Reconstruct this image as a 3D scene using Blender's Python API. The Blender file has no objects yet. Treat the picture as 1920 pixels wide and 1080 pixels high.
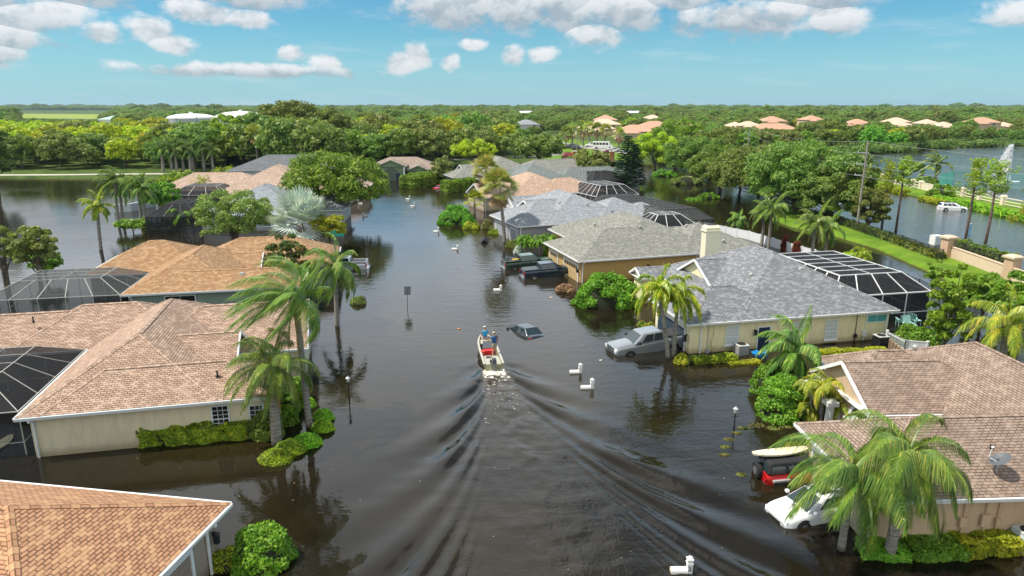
import bpy, math, random
import numpy as np
from mathutils import Vector, Matrix, Euler
R = math.radians
SC = bpy.context.scene
COL = SC.collection
# ------------------------------------------------------------------ camera, sky, sun, exposure
CAM_H = 18.0; PITCH = R(14.9); FPX = 1280.0
cam = bpy.data.cameras.new('camera'); cam.sensor_width = 36; cam.lens = 36*FPX/1920; cam.clip_end = 20000; cam.clip_start = .3
camo = bpy.data.objects.new('camera', cam); COL.objects.link(camo)
camo.location = (0, 0, CAM_H); camo.rotation_euler = (R(90)-PITCH, 0, 0); SC.camera = camo
SUN_EL = R(60); SUN_AZ = R(185)          # direction to the sun: high, from the left
sund = Vector((math.cos(SUN_AZ)*math.cos(SUN_EL), math.sin(SUN_AZ)*math.cos(SUN_EL), math.sin(SUN_EL)))
sl = bpy.data.lights.new('sun', 'SUN'); sl.energy = 4.3; sl.angle = R(.5); sl.color = (1, .93, .81)
so = bpy.data.objects.new('sun', sl); COL.objects.link(so)
so.rotation_euler = (-sund).to_track_quat('-Z', 'Y').to_euler(); so.location = (-60, 20, 120)
SC.view_settings.view_transform = 'Standard'; SC.view_settings.look = 'None'; SC.view_settings.exposure = 0.37; SC.view_settings.gamma = 1
try:
    SC.cycles.max_bounces = 6; SC.cycles.transparent_max_bounces = 16; SC.cycles.diffuse_bounces = 3
    SC.cycles.sample_clamp_indirect = 4
except Exception: pass

class NT:
    """tiny node-graph helper"""
    def __init__(s, tree): s.t = tree; s.n = tree.nodes; s.l = tree.links
    def set(s, sock, v):
        if isinstance(v, bpy.types.NodeSocket): s.l.new(v, sock)
        else:
            if hasattr(sock, 'default_value'):
                if isinstance(v, (tuple, list)) and len(v) == 3 and len(sock.default_value) == 4: v = (*v, 1)
                sock.default_value = v
    def node(s, typ, props=None, **ins):
        n = s.n.new(typ)
        for k, v in (props or {}).items(): setattr(n, k, v)
        for k, v in ins.items():
            key = k.replace('_', ' ')
            if k.startswith('i') and k[1:].isdigit(): key = int(k[1:])
            s.set(n.inputs[key], v)
        return n
    def math(s, op, a, b=0.0, clamp=False):
        n = s.n.new('ShaderNodeMath'); n.operation = op; n.use_clamp = clamp; s.set(n.inputs[0], a); s.set(n.inputs[1], b); return n.outputs[0]
    def vmath(s, op, a, b=(0, 0, 0)):
        n = s.n.new('ShaderNodeVectorMath'); n.operation = op; s.set(n.inputs[0], a); s.set(n.inputs[1], b)
        return n.outputs['Value'] if op in ('LENGTH', 'DOT_PRODUCT', 'DISTANCE') else n.outputs[0]
    def mix(s, f, a, b, mode='MIX'):
        n = s.n.new('ShaderNodeMix'); n.data_type = 'RGBA'; n.blend_type = mode; s.set(n.inputs[0], f); s.set(n.inputs[6], a); s.set(n.inputs[7], b); return n.outputs[2]
    def noise(s, vec, scale, detail=3, rough=.5, dist=0):
        n = s.n.new('ShaderNodeTexNoise'); s.set(n.inputs['Vector'], vec); n.inputs['Scale'].default_value = scale
        n.inputs['Detail'].default_value = detail; n.inputs['Roughness'].default_value = rough; n.inputs['Distortion'].default_value = dist; return n.outputs[0]
    def ramp(s, f, a, b, lo=0., hi=1., smooth=True):
        n = s.n.new('ShaderNodeMapRange'); n.interpolation_type = 'SMOOTHSTEP' if smooth else 'LINEAR'
        s.set(n.inputs[0], f); s.set(n.inputs[1], a); s.set(n.inputs[2], b); s.set(n.inputs[3], lo); s.set(n.inputs[4], hi); return n.outputs[0]
    def mapping(s, vec, scale=(1, 1, 1), rot=(0, 0, 0), loc=(0, 0, 0)):
        n = s.n.new('ShaderNodeMapping'); s.set(n.inputs[0], vec); n.inputs['Scale'].default_value = scale; n.inputs['Rotation'].default_value = rot; n.inputs['Location'].default_value = loc; return n.outputs[0]

def build_world():
    w = bpy.data.worlds.new('World'); SC.world = w; w.use_nodes = True
    g = NT(w.node_tree); g.n.clear()
    sky = g.node('ShaderNodeTexSky', dict(sky_type='NISHITA', sun_disc=False, sun_elevation=SUN_EL, sun_rotation=R(90)-SUN_AZ, altitude=10, air_density=1.0, dust_density=.3, ozone_density=2.5))
    skyc = g.mix(1.0, sky.outputs[0], (.50, .98, 1.12, 1), 'MULTIPLY')
    d = g.node('ShaderNodeTexCoord').outputs['Generated']
    sep = g.node('ShaderNodeSeparateXYZ', i0=d)
    az = g.math('ARCTAN2', sep.outputs[0], sep.outputs[1])          # radians, 0 = straight up the street
    el = g.math('ARCSINE', sep.outputs[2])
    ae = g.node('ShaderNodeCombineXYZ', i0=az, i1=el).outputs[0]
    # cumulus banks low over the horizon: az deg, el deg, half sizes deg
    B = [(-37,6.9,5,1.2),(-33.5,5.6,3.4,.9),(-36,4.4,4,.8),(-31,8.1,6,1.0),(-25,8.4,4,.8),(-20,8.0,4.6,.9),(-23,6.6,2.6,.6),(-20,6.2,1.8,.5),
         (-26.5,5.2,1.6,.7),(-25.5,4.3,1.5,.5),(-29.5,4.9,1.5,.5),(-37,3.5,3.2,.7),(-4.6,7.7,4.6,1.3),(0.5,7.6,4.0,1.3),(4,7.9,4,1.1),(7.5,7.2,4.4,1.3),(6.6,5.5,2,.8),
         (13,8.2,3.8,.9),(17,6.5,4.2,.9),(20.5,6.6,3,.9),(22,7.9,3.6,1.1),(23.5,5.9,2.6,.7),(35,5.6,2.4,.6),(-7.6,3.9,.9,.7),(-14.6,3.1,1.1,.5),(-17,3.9,1.0,.4),(-8.6,3.3,1.3,.6),
         (2.3,3.9,1.2,.5),(.2,4.0,.9,.5),(-4.8,3.4,.7,.5),(-20,2.6,8,.35),(38,8.3,7,.5),(-3,4.7,1,.3)]
    fld = None; vyf = None; big = None
    for a, e, ra, re in B:
        v = g.vmath('MULTIPLY', g.vmath('SUBTRACT', ae, (R(a), R(e), 0)), (1/R(ra*1.2), 1/R(re*1.6), 0))
        q = g.math('SUBTRACT', 1.0, g.vmath('LENGTH', v))
        vy = g.node('ShaderNodeSeparateXYZ', i0=v).outputs[1]; bs = min(1., max(.0, (ra-1.2)/3.))
        if fld is None: fld, vyf, big = q, vy, g.math('ADD', bs, 0.)
        else:
            gt = g.math('GREATER_THAN', q, fld)
            vyf = g.math('ADD', g.math('MULTIPLY', gt, vy), g.math('MULTIPLY', g.math('SUBTRACT', 1., gt), vyf)); big = g.math('ADD', g.math('MULTIPLY', gt, bs), g.math('MULTIPLY', g.math('SUBTRACT', 1., gt), big)); fld = g.math('MAXIMUM', fld, q)
    fv = g.mapping(ae, (1, 1.5, 1))
    n1 = g.noise(fv, 20, 12, .60, .15)
    f1 = g.math('ADD', g.math('MAXIMUM', fld, -1.2), g.math('MULTIPLY', g.math('SUBTRACT', n1, .5), 2.5))
    m1 = g.ramp(f1, -.16, .52)
    n1b = g.noise(g.mapping(ae, (1, 1.5, 1), loc=(.008, -.020, 0)), 20, 9, .60, .15)
    low = g.math('MULTIPLY', g.ramp(vyf, .55, -.75), g.math('ADD', .35, g.math('MULTIPLY', big, .65)))
    shade = g.math('ADD', g.math('MULTIPLY', low, .80), g.math('MULTIPLY', g.ramp(g.math('SUBTRACT', n1b, n1), -.10, .16), .50), True)
    # high cloud for the rest of the dome (what the water mirrors)
    zz = g.math('MAXIMUM', sep.outputs[2], .06)
    pl = g.node('ShaderNodeCombineXYZ', i0=g.math('DIVIDE', sep.outputs[0], zz), i1=g.math('DIVIDE', sep.outputs[1], zz)).outputs[0]
    n2 = g.noise(g.mapping(pl, (.62, .34, 1), loc=(3.1, 1.7, 0)), 1.0, 7, .52, .2)
    m2 = g.math('MULTIPLY', g.ramp(n2, .37, .53), g.ramp(el, R(8.2), R(11)))
    # thin streaks
    n3 = g.noise(g.mapping(ae, (2.2, 16, 1)), 3, 6, .6, .4)
    m3 = g.math('MULTIPLY', g.ramp(n3, .50, .78), .38)
    k = 1.0
    white = (8.9, 9.1, 9.3, 1); grey = (4.1, 4.8, 5.4, 1)
    c1 = g.mix(shade, white, grey)
    haze = g.ramp(el, 0.0, R(7), .62, 0.0)
    base = g.mix(haze, skyc, (4.0, 6.5, 8.1, 1)); base = g.mix(g.math('MULTIPLY', g.ramp(el, R(8.2), R(10.5), 0, .85), g.ramp(el, R(22), R(42), 1, 0)), base, (9.4, 12.4, 15.2, 1))  # sky above the view is brightened to lighten the water's reflections
    base = g.mix(m3, base, (6.6, 7.9, 8.8, 1))
    base = g.mix(g.math('MULTIPLY', m1, .93), base, c1)
    ahead = g.math('MULTIPLY', g.ramp(az, R(8), R(20), 1., 0.), g.ramp(az, R(-85), R(-45), 0., 1.))
    bright = g.mix(g.math('MULTIPLY', g.ramp(el, R(8.6), R(12)), ahead), (7.4, 8.2, 9.0, 1), (15., 15.6, 16.4, 1))
    behind = g.math('MULTIPLY', g.ramp(g.math('ABSOLUTE', az), R(105), R(140)), g.math('MULTIPLY', g.ramp(el, R(2), R(10)), g.ramp(el, R(45), R(70), 1, 0)))  # bright cloud added out of view to lift the camera-facing walls
    base = g.mix(g.math('MULTIPLY', behind, .8), base, (15., 14.6, 13.6, 1))
    base = g.mix(g.math('MULTIPLY', g.math('MULTIPLY', m2, g.ramp(az, R(4), R(11), .92, .14)), g.ramp(el, R(8), R(70), 1., .8)), base, bright)
    bg = g.node('ShaderNodeBackground', Color=base, Strength=.078)
    g.l.new(bg.outputs[0], g.node('ShaderNodeOutputWorld').inputs[0])
build_world()

# ------------------------------------------------------------------ helpers
def un(px, py, z=0.0):
    """where a sight line of the photograph meets height z (used to survey real positions)"""
    a = (px-960)/FPX; b = (540-py)/FPX
    d = (a, math.cos(PITCH)+b*math.sin(PITCH), -math.sin(PITCH)+b*math.cos(PITCH))
    t = (z-CAM_H)/d[2]; return (a*t, d[1]*t)
def zat(py, Y):
    """height of the sight line at distance Y"""
    b = (540-py)/FPX
    return CAM_H + Y*(-math.sin(PITCH)+b*math.cos(PITCH))/(math.cos(PITCH)+b*math.sin(PITCH))
def xat(px, py, Y):
    b = (540-py)/FPX; return (px-960)/FPX*Y/(math.cos(PITCH)+b*math.sin(PITCH))
def tag(o, label=None, cat=None, group=None, kind=None):
    if label: o['label'] = label
    if cat: o['category'] = cat
    if group: o['group'] = group
    if kind: o['kind'] = kind
    return o
def empty(name, loc, rz=0, label=None, cat=None, group=None, scale=1, rot=None):
    o = bpy.data.objects.new(name, None); COL.objects.link(o); o.location = loc
    o.rotation_euler = rot if rot else (0, 0, rz); o.scale = (scale,)*3 if not isinstance(scale, tuple) else scale
    o.empty_display_size = .2
    return tag(o, label, cat, group)
def copy_tree(o, parent=None):
    c = o.copy(); COL.objects.link(c); c.parent = parent
    for ch in o.children: copy_tree(ch, c)
    return c
def mobj(name, me, parent=None, mat=None, smooth=False):
    if mat is not None and mat is not False:
        for m in (mat if isinstance(mat, (list, tuple)) else [mat]): me.materials.append(m)
    if smooth: me.polygons.foreach_set('use_smooth', [True]*len(me.polygons))
    o = bpy.data.objects.new(name, me); COL.objects.link(o); o.parent = parent
    return o
def quads_mesh(name, V, n=4):
    """V: (k, n, 3) array -> mesh of k separate n-gons"""
    V = np.asarray(V, dtype=np.float32); k = V.shape[0]
    me = bpy.data.meshes.new(name); me.vertices.add(k*n); me.vertices.foreach_set('co', V.reshape(-1))
    me.loops.add(k*n); me.loops.foreach_set('vertex_index', np.arange(k*n, dtype=np.int32))
    me.polygons.add(k); me.polygons.foreach_set('loop_start', np.arange(0, k*n, n, dtype=np.int32))
    try: me.polygons.foreach_set('loop_total', np.full(k, n, dtype=np.int32))
    except Exception: pass
    me.update(calc_edges=True); return me
class MB:
    """collects simple solids into one mesh"""
    def __init__(s): s.v = []; s.f = []; s.uv = []; s.mi = []
    def face(s, pts, uv=None, mi=0):
        b = len(s.v); s.v += [tuple(p) for p in pts]; s.f.append(tuple(range(b, b+len(pts)))); s.uv.append(uv); s.mi.append(mi)
    def box(s, x0, x1, y0, y1, z0, z1, M=None, mi=0, taper=0):
        t = taper
        P = [(x0,y0,z0),(x1,y0,z0),(x1,y1,z0),(x0,y1,z0),(x0+t,y0+t,z1),(x1-t,y0+t,z1),(x1-t,y1-t,z1),(x0+t,y1-t,z1)]
        if M: P = [M @ Vector(p) for p in P]
        b = len(s.v); s.v += [tuple(p) for p in P]
        for f in ((0,3,2,1),(4,5,6,7),(0,1,5,4),(1,2,6,5),(2,3,7,6),(3,0,4,7)):
            s.f.append(tuple(b+i for i in f)); s.uv.append(None); s.mi.append(mi)
    def hexa(s, P, mi=0):
        b = len(s.v); s.v += [tuple(p) for p in P]
        for f in ((0,3,2,1),(4,5,6,7),(0,1,5,4),(1,2,6,5),(2,3,7,6),(3,0,4,7)):
            s.f.append(tuple(b+i for i in f)); s.uv.append(None); s.mi.append(mi)
    def bar(s, a, b, w=.05, h=None, mi=0):
        a = Vector(a); b = Vector(b); d = b-a; L = d.length
        if L < 1e-5: return
        d /= L; up = Vector((0,0,1)) if abs(d.z) < .95 else Vector((0,1,0))
        x = d.cross(up).normalized(); y = x.cross(d).normalized(); h = h or w
        s.hexa([a-x*w/2-y*h/2, a+x*w/2-y*h/2, a+x*w/2+y*h/2, a-x*w/2+y*h/2, b-x*w/2-y*h/2, b+x*w/2-y*h/2, b+x*w/2+y*h/2, b-x*w/2+y*h/2], mi)
    def tube(s, pts, rad, n=8, mi=0, cap=True):
        pts = [Vector(p) for p in pts]
        if not isinstance(rad, (list, tuple)): rad = [rad]*len(pts)
        base = len(s.v); prev = None
        for i, p in enumerate(pts):
            d = (pts[min(i+1, len(pts)-1)]-pts[max(i-1, 0)])
            d = d.normalized() if d.length > 1e-6 else Vector((0,0,1))
            if prev is None: x = d.orthogonal().normalized()
            else: x = (prev-d*prev.dot(d)).normalized()
            prev = x; y = d.cross(x)
            for k in range(n):
                a = 2*math.pi*k/n; s.v.append(tuple(p+(x*math.cos(a)+y*math.sin(a))*rad[i]))
        for i in range(len(pts)-1):
            for k in range(n):
                k2 = (k+1) % n; s.f.append((base+i*n+k, base+i*n+k2, base+(i+1)*n+k2, base+(i+1)*n+k)); s.uv.append(None); s.mi.append(mi)
        if cap:
            s.f.append(tuple(base+k for k in reversed(range(n)))); s.uv.append(None); s.mi.append(mi)
            s.f.append(tuple(base+(len(pts)-1)*n+k for k in range(n))); s.uv.append(None); s.mi.append(mi)
    def cyl(s, c, r, h, n=16, axis='z', mi=0, r2=None):
        c = Vector(c); d = {'x': Vector((1,0,0)), 'y': Vector((0,1,0)), 'z': Vector((0,0,1))}[axis]
        s.tube([c, c+d*h], [r, r if r2 is None else r2], n, mi)
    def ball(s, c, r, n=12, m=8, mi=0):
        if not isinstance(r, (tuple, list)): r = (r, r, r)
        c = Vector(c); b = len(s.v)
        for i in range(m+1):
            t = math.pi*i/m
            for k in range(n):
                a = 2*math.pi*k/n; s.v.append((c.x+r[0]*math.sin(t)*math.cos(a), c.y+r[1]*math.sin(t)*math.sin(a), c.z+r[2]*math.cos(t)))
        for i in range(m):
            for k in range(n):
                s.f.append((b+i*n+k, b+(i+1)*n+k, b+(i+1)*n+(k+1)%n, b+i*n+(k+1)%n)); s.uv.append(None); s.mi.append(mi)
    def build(s, name, mat, parent=None, smooth=False, bevel=0, auto=None):
        me = bpy.data.meshes.new(name); me.from_pydata(s.v, [], s.f)
        if any(u is not None for u in s.uv):
            L = me.uv_layers.new(name='UVMap'); i = 0
            for f, u in zip(s.f, s.uv):
                for k in range(len(f)):
                    if u is not None: L.data[i].uv = u[k]
                    i += 1
        o = mobj(name, me, parent, mat, smooth)
        if any(s.mi): me.polygons.foreach_set('material_index', s.mi)
        if bevel:
            m = o.modifiers.new('bevel', 'BEVEL'); m.width = bevel; m.segments = 2; m.limit_method = 'ANGLE'; m.angle_limit = R(35)
        return o

# ------------------------------------------------------------------ materials
MATS = {}
def simple(name, col, rough=.6, metal=0, spec=.5, noise=0, nscale=6, bump=0, bscale=30, coat=0):
    if name in MATS: return MATS[name]
    m = bpy.data.materials.new(name); m.use_nodes = True; g = NT(m.node_tree); b = g.n['Principled BSDF']
    tc = g.node('ShaderNodeTexCoord').outputs['Object']
    c = (*col, 1)
    if noise:
        f = g.noise(tc, nscale, 5, .6)
        c = g.mix(g.ramp(f, .3, .7), tuple(x*(1-noise) for x in col)+(1,), tuple(min(1, x*(1+noise)) for x in col)+(1,))
    g.set(b.inputs['Base Color'], c); b.inputs['Roughness'].default_value = rough; b.inputs['Metallic'].default_value = metal
    b.inputs['Specular IOR Level'].default_value = spec
    if coat: b.inputs['Coat Weight'].default_value = coat; b.inputs['Coat Roughness'].default_value = .05
    if bump:
        bn = g.node('ShaderNodeBump', Strength=bump, Distance=.02, Height=g.noise(tc, bscale, 4, .6)); g.l.new(bn.outputs[0], b.inputs['Normal'])
    MATS[name] = m; return m
def stucco(name, col):
    if name in MATS: return MATS[name]
    m = bpy.data.materials.new(name); m.use_nodes = True; g = NT(m.node_tree); b = g.n['Principled BSDF']
    tc = g.node('ShaderNodeTexCoord').outputs['Object']
    st = g.noise(g.mapping(tc, (2.2, 2.2, .5)), 1.2, 6, .65)
    sep = g.node('ShaderNodeSeparateXYZ', i0=tc)
    low = g.ramp(g.math('ADD', sep.outputs[2], g.math('MULTIPLY', g.noise(tc, 2, 3), .3)), .15, .75, .75, 0.)     # silt line of the flood
    c = g.mix(g.ramp(st, .35, .75, 0, .5), (*col, 1), tuple(x*.66 for x in col)+(1,))
    c = g.mix(low, c, (col[0]*.45, col[1]*.4, col[2]*.3, 1))
    g.set(b.inputs['Base Color'], c); b.inputs['Roughness'].default_value = .85
    bn = g.node('ShaderNodeBump', Strength=.35, Distance=.01, Height=g.noise(tc, 45, 3, .6)); g.l.new(bn.outputs[0], b.inputs['Normal'])
    MATS[name] = m; return m
def shingle(name, ca, cb, cc, wear=(.5, .5, .5), wamt=.15, rot=0):
    """asphalt shingles in UV metres: rows 14 cm, tabs 33 cm, blended tab colours, algae streaks"""
    if name in MATS: return MATS[name]
    mean = [(a+b_+c_)/3 for a, b_, c_ in zip(ca, cb, cc)]; ca, cb, cc = [tuple(x*.68+y*.32 for x, y in zip(q, mean)) for q in (ca, cb, cc)]
    m = bpy.data.materials.new(name); m.use_nodes = True; g = NT(m.node_tree); b = g.n['Principled BSDF']
    uv = g.node('ShaderNodeTexCoord').outputs['UV']; ob = g.node('ShaderNodeTexCoord').outputs['Object']
    def brick(sx, col1, col2, mort, off=(0, 0, 0), ms=.012):
        n = g.node('ShaderNodeTexBrick', dict(offset=.5, squash=1), Vector=g.mapping(uv, loc=off), Color1=col1, Color2=col2, Mortar=mort, Scale=1.0)
        n.inputs['Mortar Size'].default_value = ms; n.inputs['Mortar Smooth'].default_value = .1; n.inputs['Bias'].default_value = 0
        n.inputs['Brick Width'].default_value = sx; n.inputs['Row Height'].default_value = .145
        return n
    b1 = brick(.30, (*ca, 1), (*cb, 1), (*[x*.36 for x in ca], 1), ms=.022)
    b2 = brick(.30, (0, 0, 0, 1), (1, 1, 1, 1), (.5, .5, .5, 1), (.30*14, .145*26, 0), 0)
    f = g.ramp(b2.outputs[0], .62, .84)
    c = g.mix(g.math('MULTIPLY', f, .6), b1.outputs[0], (*cc, 1))
    gr = g.noise(ob, 60, 2, .7); c = g.mix(.25, c, g.mix(gr, (.3, .3, .3, 1), (.7, .7, .7, 1)), 'OVERLAY')
    st = g.noise(g.mapping(uv, (.9, .16, 1)), 1.0, 5, .6); bl = g.noise(uv, .22, 3, .5)
    c = g.mix(g.ramp(st, .48, .78, 0, wamt*2), c, (*wear, 1)); c = g.mix(g.ramp(bl, .38, .72, 0, .10+wamt*1.4), c, tuple(x*.62 for x in ca)+(1,)); c = g.mix(g.ramp(g.noise(g.mapping(uv, (2.6, .12, 1), loc=(5, 2, 0)), 1., 4, .6), .60, .80, 0, .22), c, tuple(x*.5 for x in ca)+(1,))
    g.set(b.inputs['Base Color'], c); b.inputs['Roughness'].default_value = .9; b.inputs['Specular IOR Level'].default_value = .25
    bn = g.node('ShaderNodeBump', Strength=.8, Distance=.02, Height=g.math('ADD', b1.outputs['Fac'], 0)); bn.invert = True
    g.l.new(bn.outputs[0], b.inputs['Normal'])
    MATS[name] = m; return m
def leafmat(name, ca, cb, cc=None, transl=.35, rough=.5, spec=.35, vary=.10, nscale=.5):
    if name in MATS: return MATS[name]
    m = bpy.data.materials.new(name); m.use_nodes = True; g = NT(m.node_tree); g.n.clear()
    geo = g.node('ShaderNodeNewGeometry'); oi = g.node('ShaderNodeObjectInfo')
    ob = g.node('ShaderNodeTexCoord').outputs['Object']
    r = geo.outputs['Random Per Island']
    cl = g.noise(ob, nscale, 3, .6)
    f = g.math('ADD', g.math('MULTIPLY', r, .55), g.ramp(cl, .32, .68, 0, .6), True)
    c = g.mix(f, (*ca, 1), (*cb, 1))
    if cc: c = g.mix(g.ramp(g.math('ADD', r, g.math('MULTIPLY', g.math('SUBTRACT', cl, .5), .5)), .72, .97), c, (*cc, 1))
    hs = g.node('ShaderNodeHueSaturation', Color=c, Hue=g.ramp(oi.outputs['Random'], 0, 1, .5-vary*.28, .5+vary*.28, False),
                Value=g.ramp(oi.outputs['Random'], 0, 1, 1-vary*2.2, 1+vary*2.2, False), Saturation=1.0)
    c = hs.outputs[0]
    p = g.node('ShaderNodeBsdfPrincipled'); g.set(p.inputs['Base Color'], c); p.inputs['Roughness'].default_value = rough; p.inputs['Specular IOR Level'].default_value = spec
    tr = g.node('ShaderNodeBsdfTranslucent', Color=g.mix(1.0, c, (1.25, 1.3, .55, 1), 'MULTIPLY'))
    mx = g.node('ShaderNodeMixShader', i0=transl, i1=p.outputs[0], i2=tr.outputs[0])
    g.l.new(mx.outputs[0], g.node('ShaderNodeOutputMaterial').inputs[0]); MATS[name] = m; return m
def screenmat(name, col, alpha):
    m = bpy.data.materials.new(name); m.use_nodes = True; g = NT(m.node_tree); g.n.clear()
    d = g.node('ShaderNodeBsdfPrincipled'); g.set(d.inputs['Base Color'], (*col, 1)); d.inputs['Roughness'].default_value = .8; d.inputs['Specular IOR Level'].default_value = .15
    t = g.node('ShaderNodeBsdfTransparent')
    mx = g.node('ShaderNodeMixShader', i0=alpha, i1=t.outputs[0], i2=d.outputs[0])
    g.l.new(mx.outputs[0], g.node('ShaderNodeOutputMaterial').inputs[0]); return m
M_white = simple('white_trim', (.78, .79, .78), .45, noise=.05, nscale=3)
M_cream = simple('cream_trim', (.72, .66, .52), .6, noise=.06)
M_dark = simple('dark_metal', (.02, .02, .022), .45)
M_glass = simple('dark_glass', (.012, .016, .018), .06, spec=.8)
M_cglass = simple('car_glass', (.02, .035, .038), .04, spec=.9)
M_tyre = simple('tyre', (.015, .015, .015), .8)
M_rim = simple('rim', (.45, .46, .47), .3, .8)
M_bark = simple('bark', (.12, .095, .07), .9, noise=.35, nscale=5, bump=.6, bscale=12)
M_pbark = simple('palm_bark', (.30, .275, .24), .9, noise=.25, nscale=3, bump=.5, bscale=9)
def ringbark():
    m = bpy.data.materials.new('palm_bark'); m.use_nodes = True; g = NT(m.node_tree); b = g.n['Principled BSDF']; tc = g.node('ShaderNodeTexCoord').outputs['Object']
    rg = g.noise(g.mapping(tc, (.5, .5, 9)), 1.6, 4, .6); st = g.noise(g.mapping(tc, (3, 3, .8)), 1.4, 4, .6)
    c = g.mix(g.ramp(rg, .35, .65), (.15, .13, .105, 1), (.36, .335, .29, 1)); c = g.mix(g.ramp(st, .5, .75, 0, .6), c, (.13, .12, .08, 1))
    sep = g.node('ShaderNodeSeparateXYZ', i0=tc); c = g.mix(g.ramp(g.math('ADD', sep.outputs[2], g.math('MULTIPLY', st, .25)), .15, .5, .75, 0.), c, (.07, .055, .03, 1))
    g.set(b.inputs['Base Color'], c); b.inputs['Roughness'].default_value = .9; bn = g.node('ShaderNodeBump', Strength=.6, Distance=.03, Height=rg); g.l.new(bn.outputs[0], b.inputs['Normal']); return m
M_pbark = ringbark()
M_concrete = simple('concrete', (.42, .40, .36), .85, noise=.15, nscale=4)
M_screenD = screenmat('dark_screen', (.026, .027, .030), .66)
M_screenL = screenmat('light_screen', (.085, .09, .092), .5)
M_screenK = screenmat('roof_screen', (.022, .023, .026), .84)
M_wood = simple('weathered_wood', (.28, .19, .12), .8, noise=.3, nscale=4)
G_oak = leafmat('oak_leaf', (0.076, 0.146, 0.023), (0.217, 0.321, 0.051), (0.322, 0.369, 0.088))
G_olive = leafmat('olive_leaf', (0.101, 0.151, 0.029), (0.269, 0.337, 0.074), (0.403, 0.421, 0.134))
G_dark = leafmat('dark_leaf', (0.067, 0.124, 0.020), (0.209, 0.311, 0.043), (0.336, 0.405, 0.070))
G_yel = leafmat('yellow_leaf', (0.185, 0.275, 0.011), (0.476, 0.551, 0.017), (0.661, 0.629, 0.046))
G_mid = leafmat('mid_leaf', (0.081, 0.187, 0.016), (0.210, 0.407, 0.033), (0.354, 0.508, 0.066))
G_bright = leafmat('bright_leaf', (0.078, 0.191, 0.013), (0.221, 0.418, 0.026), (0.389, 0.537, 0.066))
G_hedge = leafmat('hedge_leaf', (0.104, 0.215, 0.014), (0.296, 0.544, 0.025), (0.652, 0.765, 0.055), nscale=1.2)
G_yhedge = leafmat('yellow_hedge_leaf', (0.143, 0.220, 0.011), (0.462, 0.484, 0.022), (0.660, 0.605, 0.055), nscale=1.5)
G_mag = leafmat('magnolia_leaf', (0.045, 0.083, 0.018), (0.135, 0.195, 0.045), (0.300, 0.135, 0.045))
G_palm = leafmat('palm_leaf', (0.063, 0.149, 0.022), (0.194, 0.340, 0.045), (0.420, 0.446, 0.070), .25, .4, .5, .06, .7)
G_palmY = leafmat('palm_leaf_yellow', (0.125, 0.213, 0.015), (0.375, 0.450, 0.037), (0.688, 0.525, 0.062), .3, .4, .5, .05, .7)
G_fox = leafmat('foxtail_leaf', (0.158, 0.331, 0.013), (0.449, 0.592, 0.026), (0.818, 0.626, 0.053), .3, .4, .5, .05, .45)
G_fan = leafmat('fan_leaf', (0.170, 0.255, 0.046), (0.416, 0.473, 0.108), (0.756, 0.582, 0.216), .25, .45, .5, .05)
G_dead = leafmat('dead_frond', (0.250, 0.156, 0.066), (0.525, 0.360, 0.176), (0.625, 0.456, 0.220), .15)
G_silver = leafmat('silver_leaf', (0.325, 0.403, 0.375), (0.650, 0.732, 0.688), (0.775, 0.781, 0.688), .15, .5, .4, .04)
G_pine = leafmat('pine_leaf', (0.115, 0.198, 0.018), (0.368, 0.484, 0.039), (0.576, 0.616, 0.065))
G_norf = leafmat('norfolk_leaf', (0.016, 0.051, 0.019), (0.048, 0.120, 0.035), None)
G_red = leafmat('red_leaf', (0.100, 0.015, 0.015), (0.280, 0.040, 0.040), (0.350, 0.100, 0.050))
G_flower = leafmat('flower', (0.550, 0.080, 0.030), (0.800, 0.250, 0.050), None)
G_scrub = leafmat('scrub_leaf', (.07, .14, .02), (.17, .26, .05), (.28, .32, .09))
G_sub = leafmat('silty_leaf', (0.100, 0.120, 0.020), (0.240, 0.250, 0.050), (0.300, 0.280, 0.100))
# ------------------------------------------------------------------ water with the boat's wake
STERN = un(926, 694); BOW = un(909, 646)
BH = math.atan2(BOW[1]-STERN[1], BOW[0]-STERN[0])
def wake_height(X, Y):
    hx, hy = math.cos(BH), math.sin(BH)
    dx, dy = X-(STERN[0]+hx*3.6), Y-(STERN[1]+hy*3.6)
    xb = -(dx*hx+dy*hy); yb = -(-dx*hy+dy*hx)
    k0 = 9.81/3.0**2; Z = np.zeros_like(X)
    th = np.radians(np.linspace(-79.5, 79.5, 801))
    for t in th:
        s = 1/math.cos(t); k = k0*s*s
        a = s**1.5*math.exp(-(k*.088)**2)*(0.08+1.0*min(1, abs(t)/.85)**3)
        Z += a*np.cos(k*(xb*math.cos(t)+yb*math.sin(t))+.8)
    Z *= .00029
    sm = lambda v, a, b: np.clip((v-a)/(b-a), 0, 1)**2*(3-2*np.clip((v-a)/(b-a), 0, 1))
    Z *= sm(xb, .2, 3.0)
    wedge = np.abs(yb)/np.maximum(xb, .5)
    Z *= 1-sm(wedge, .50, .82)
    Z *= 1-.72*sm(-np.abs(yb), -1.6, -.5)*(1-sm(xb, 10, 24)*.4)
    return Z, xb, yb
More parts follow.
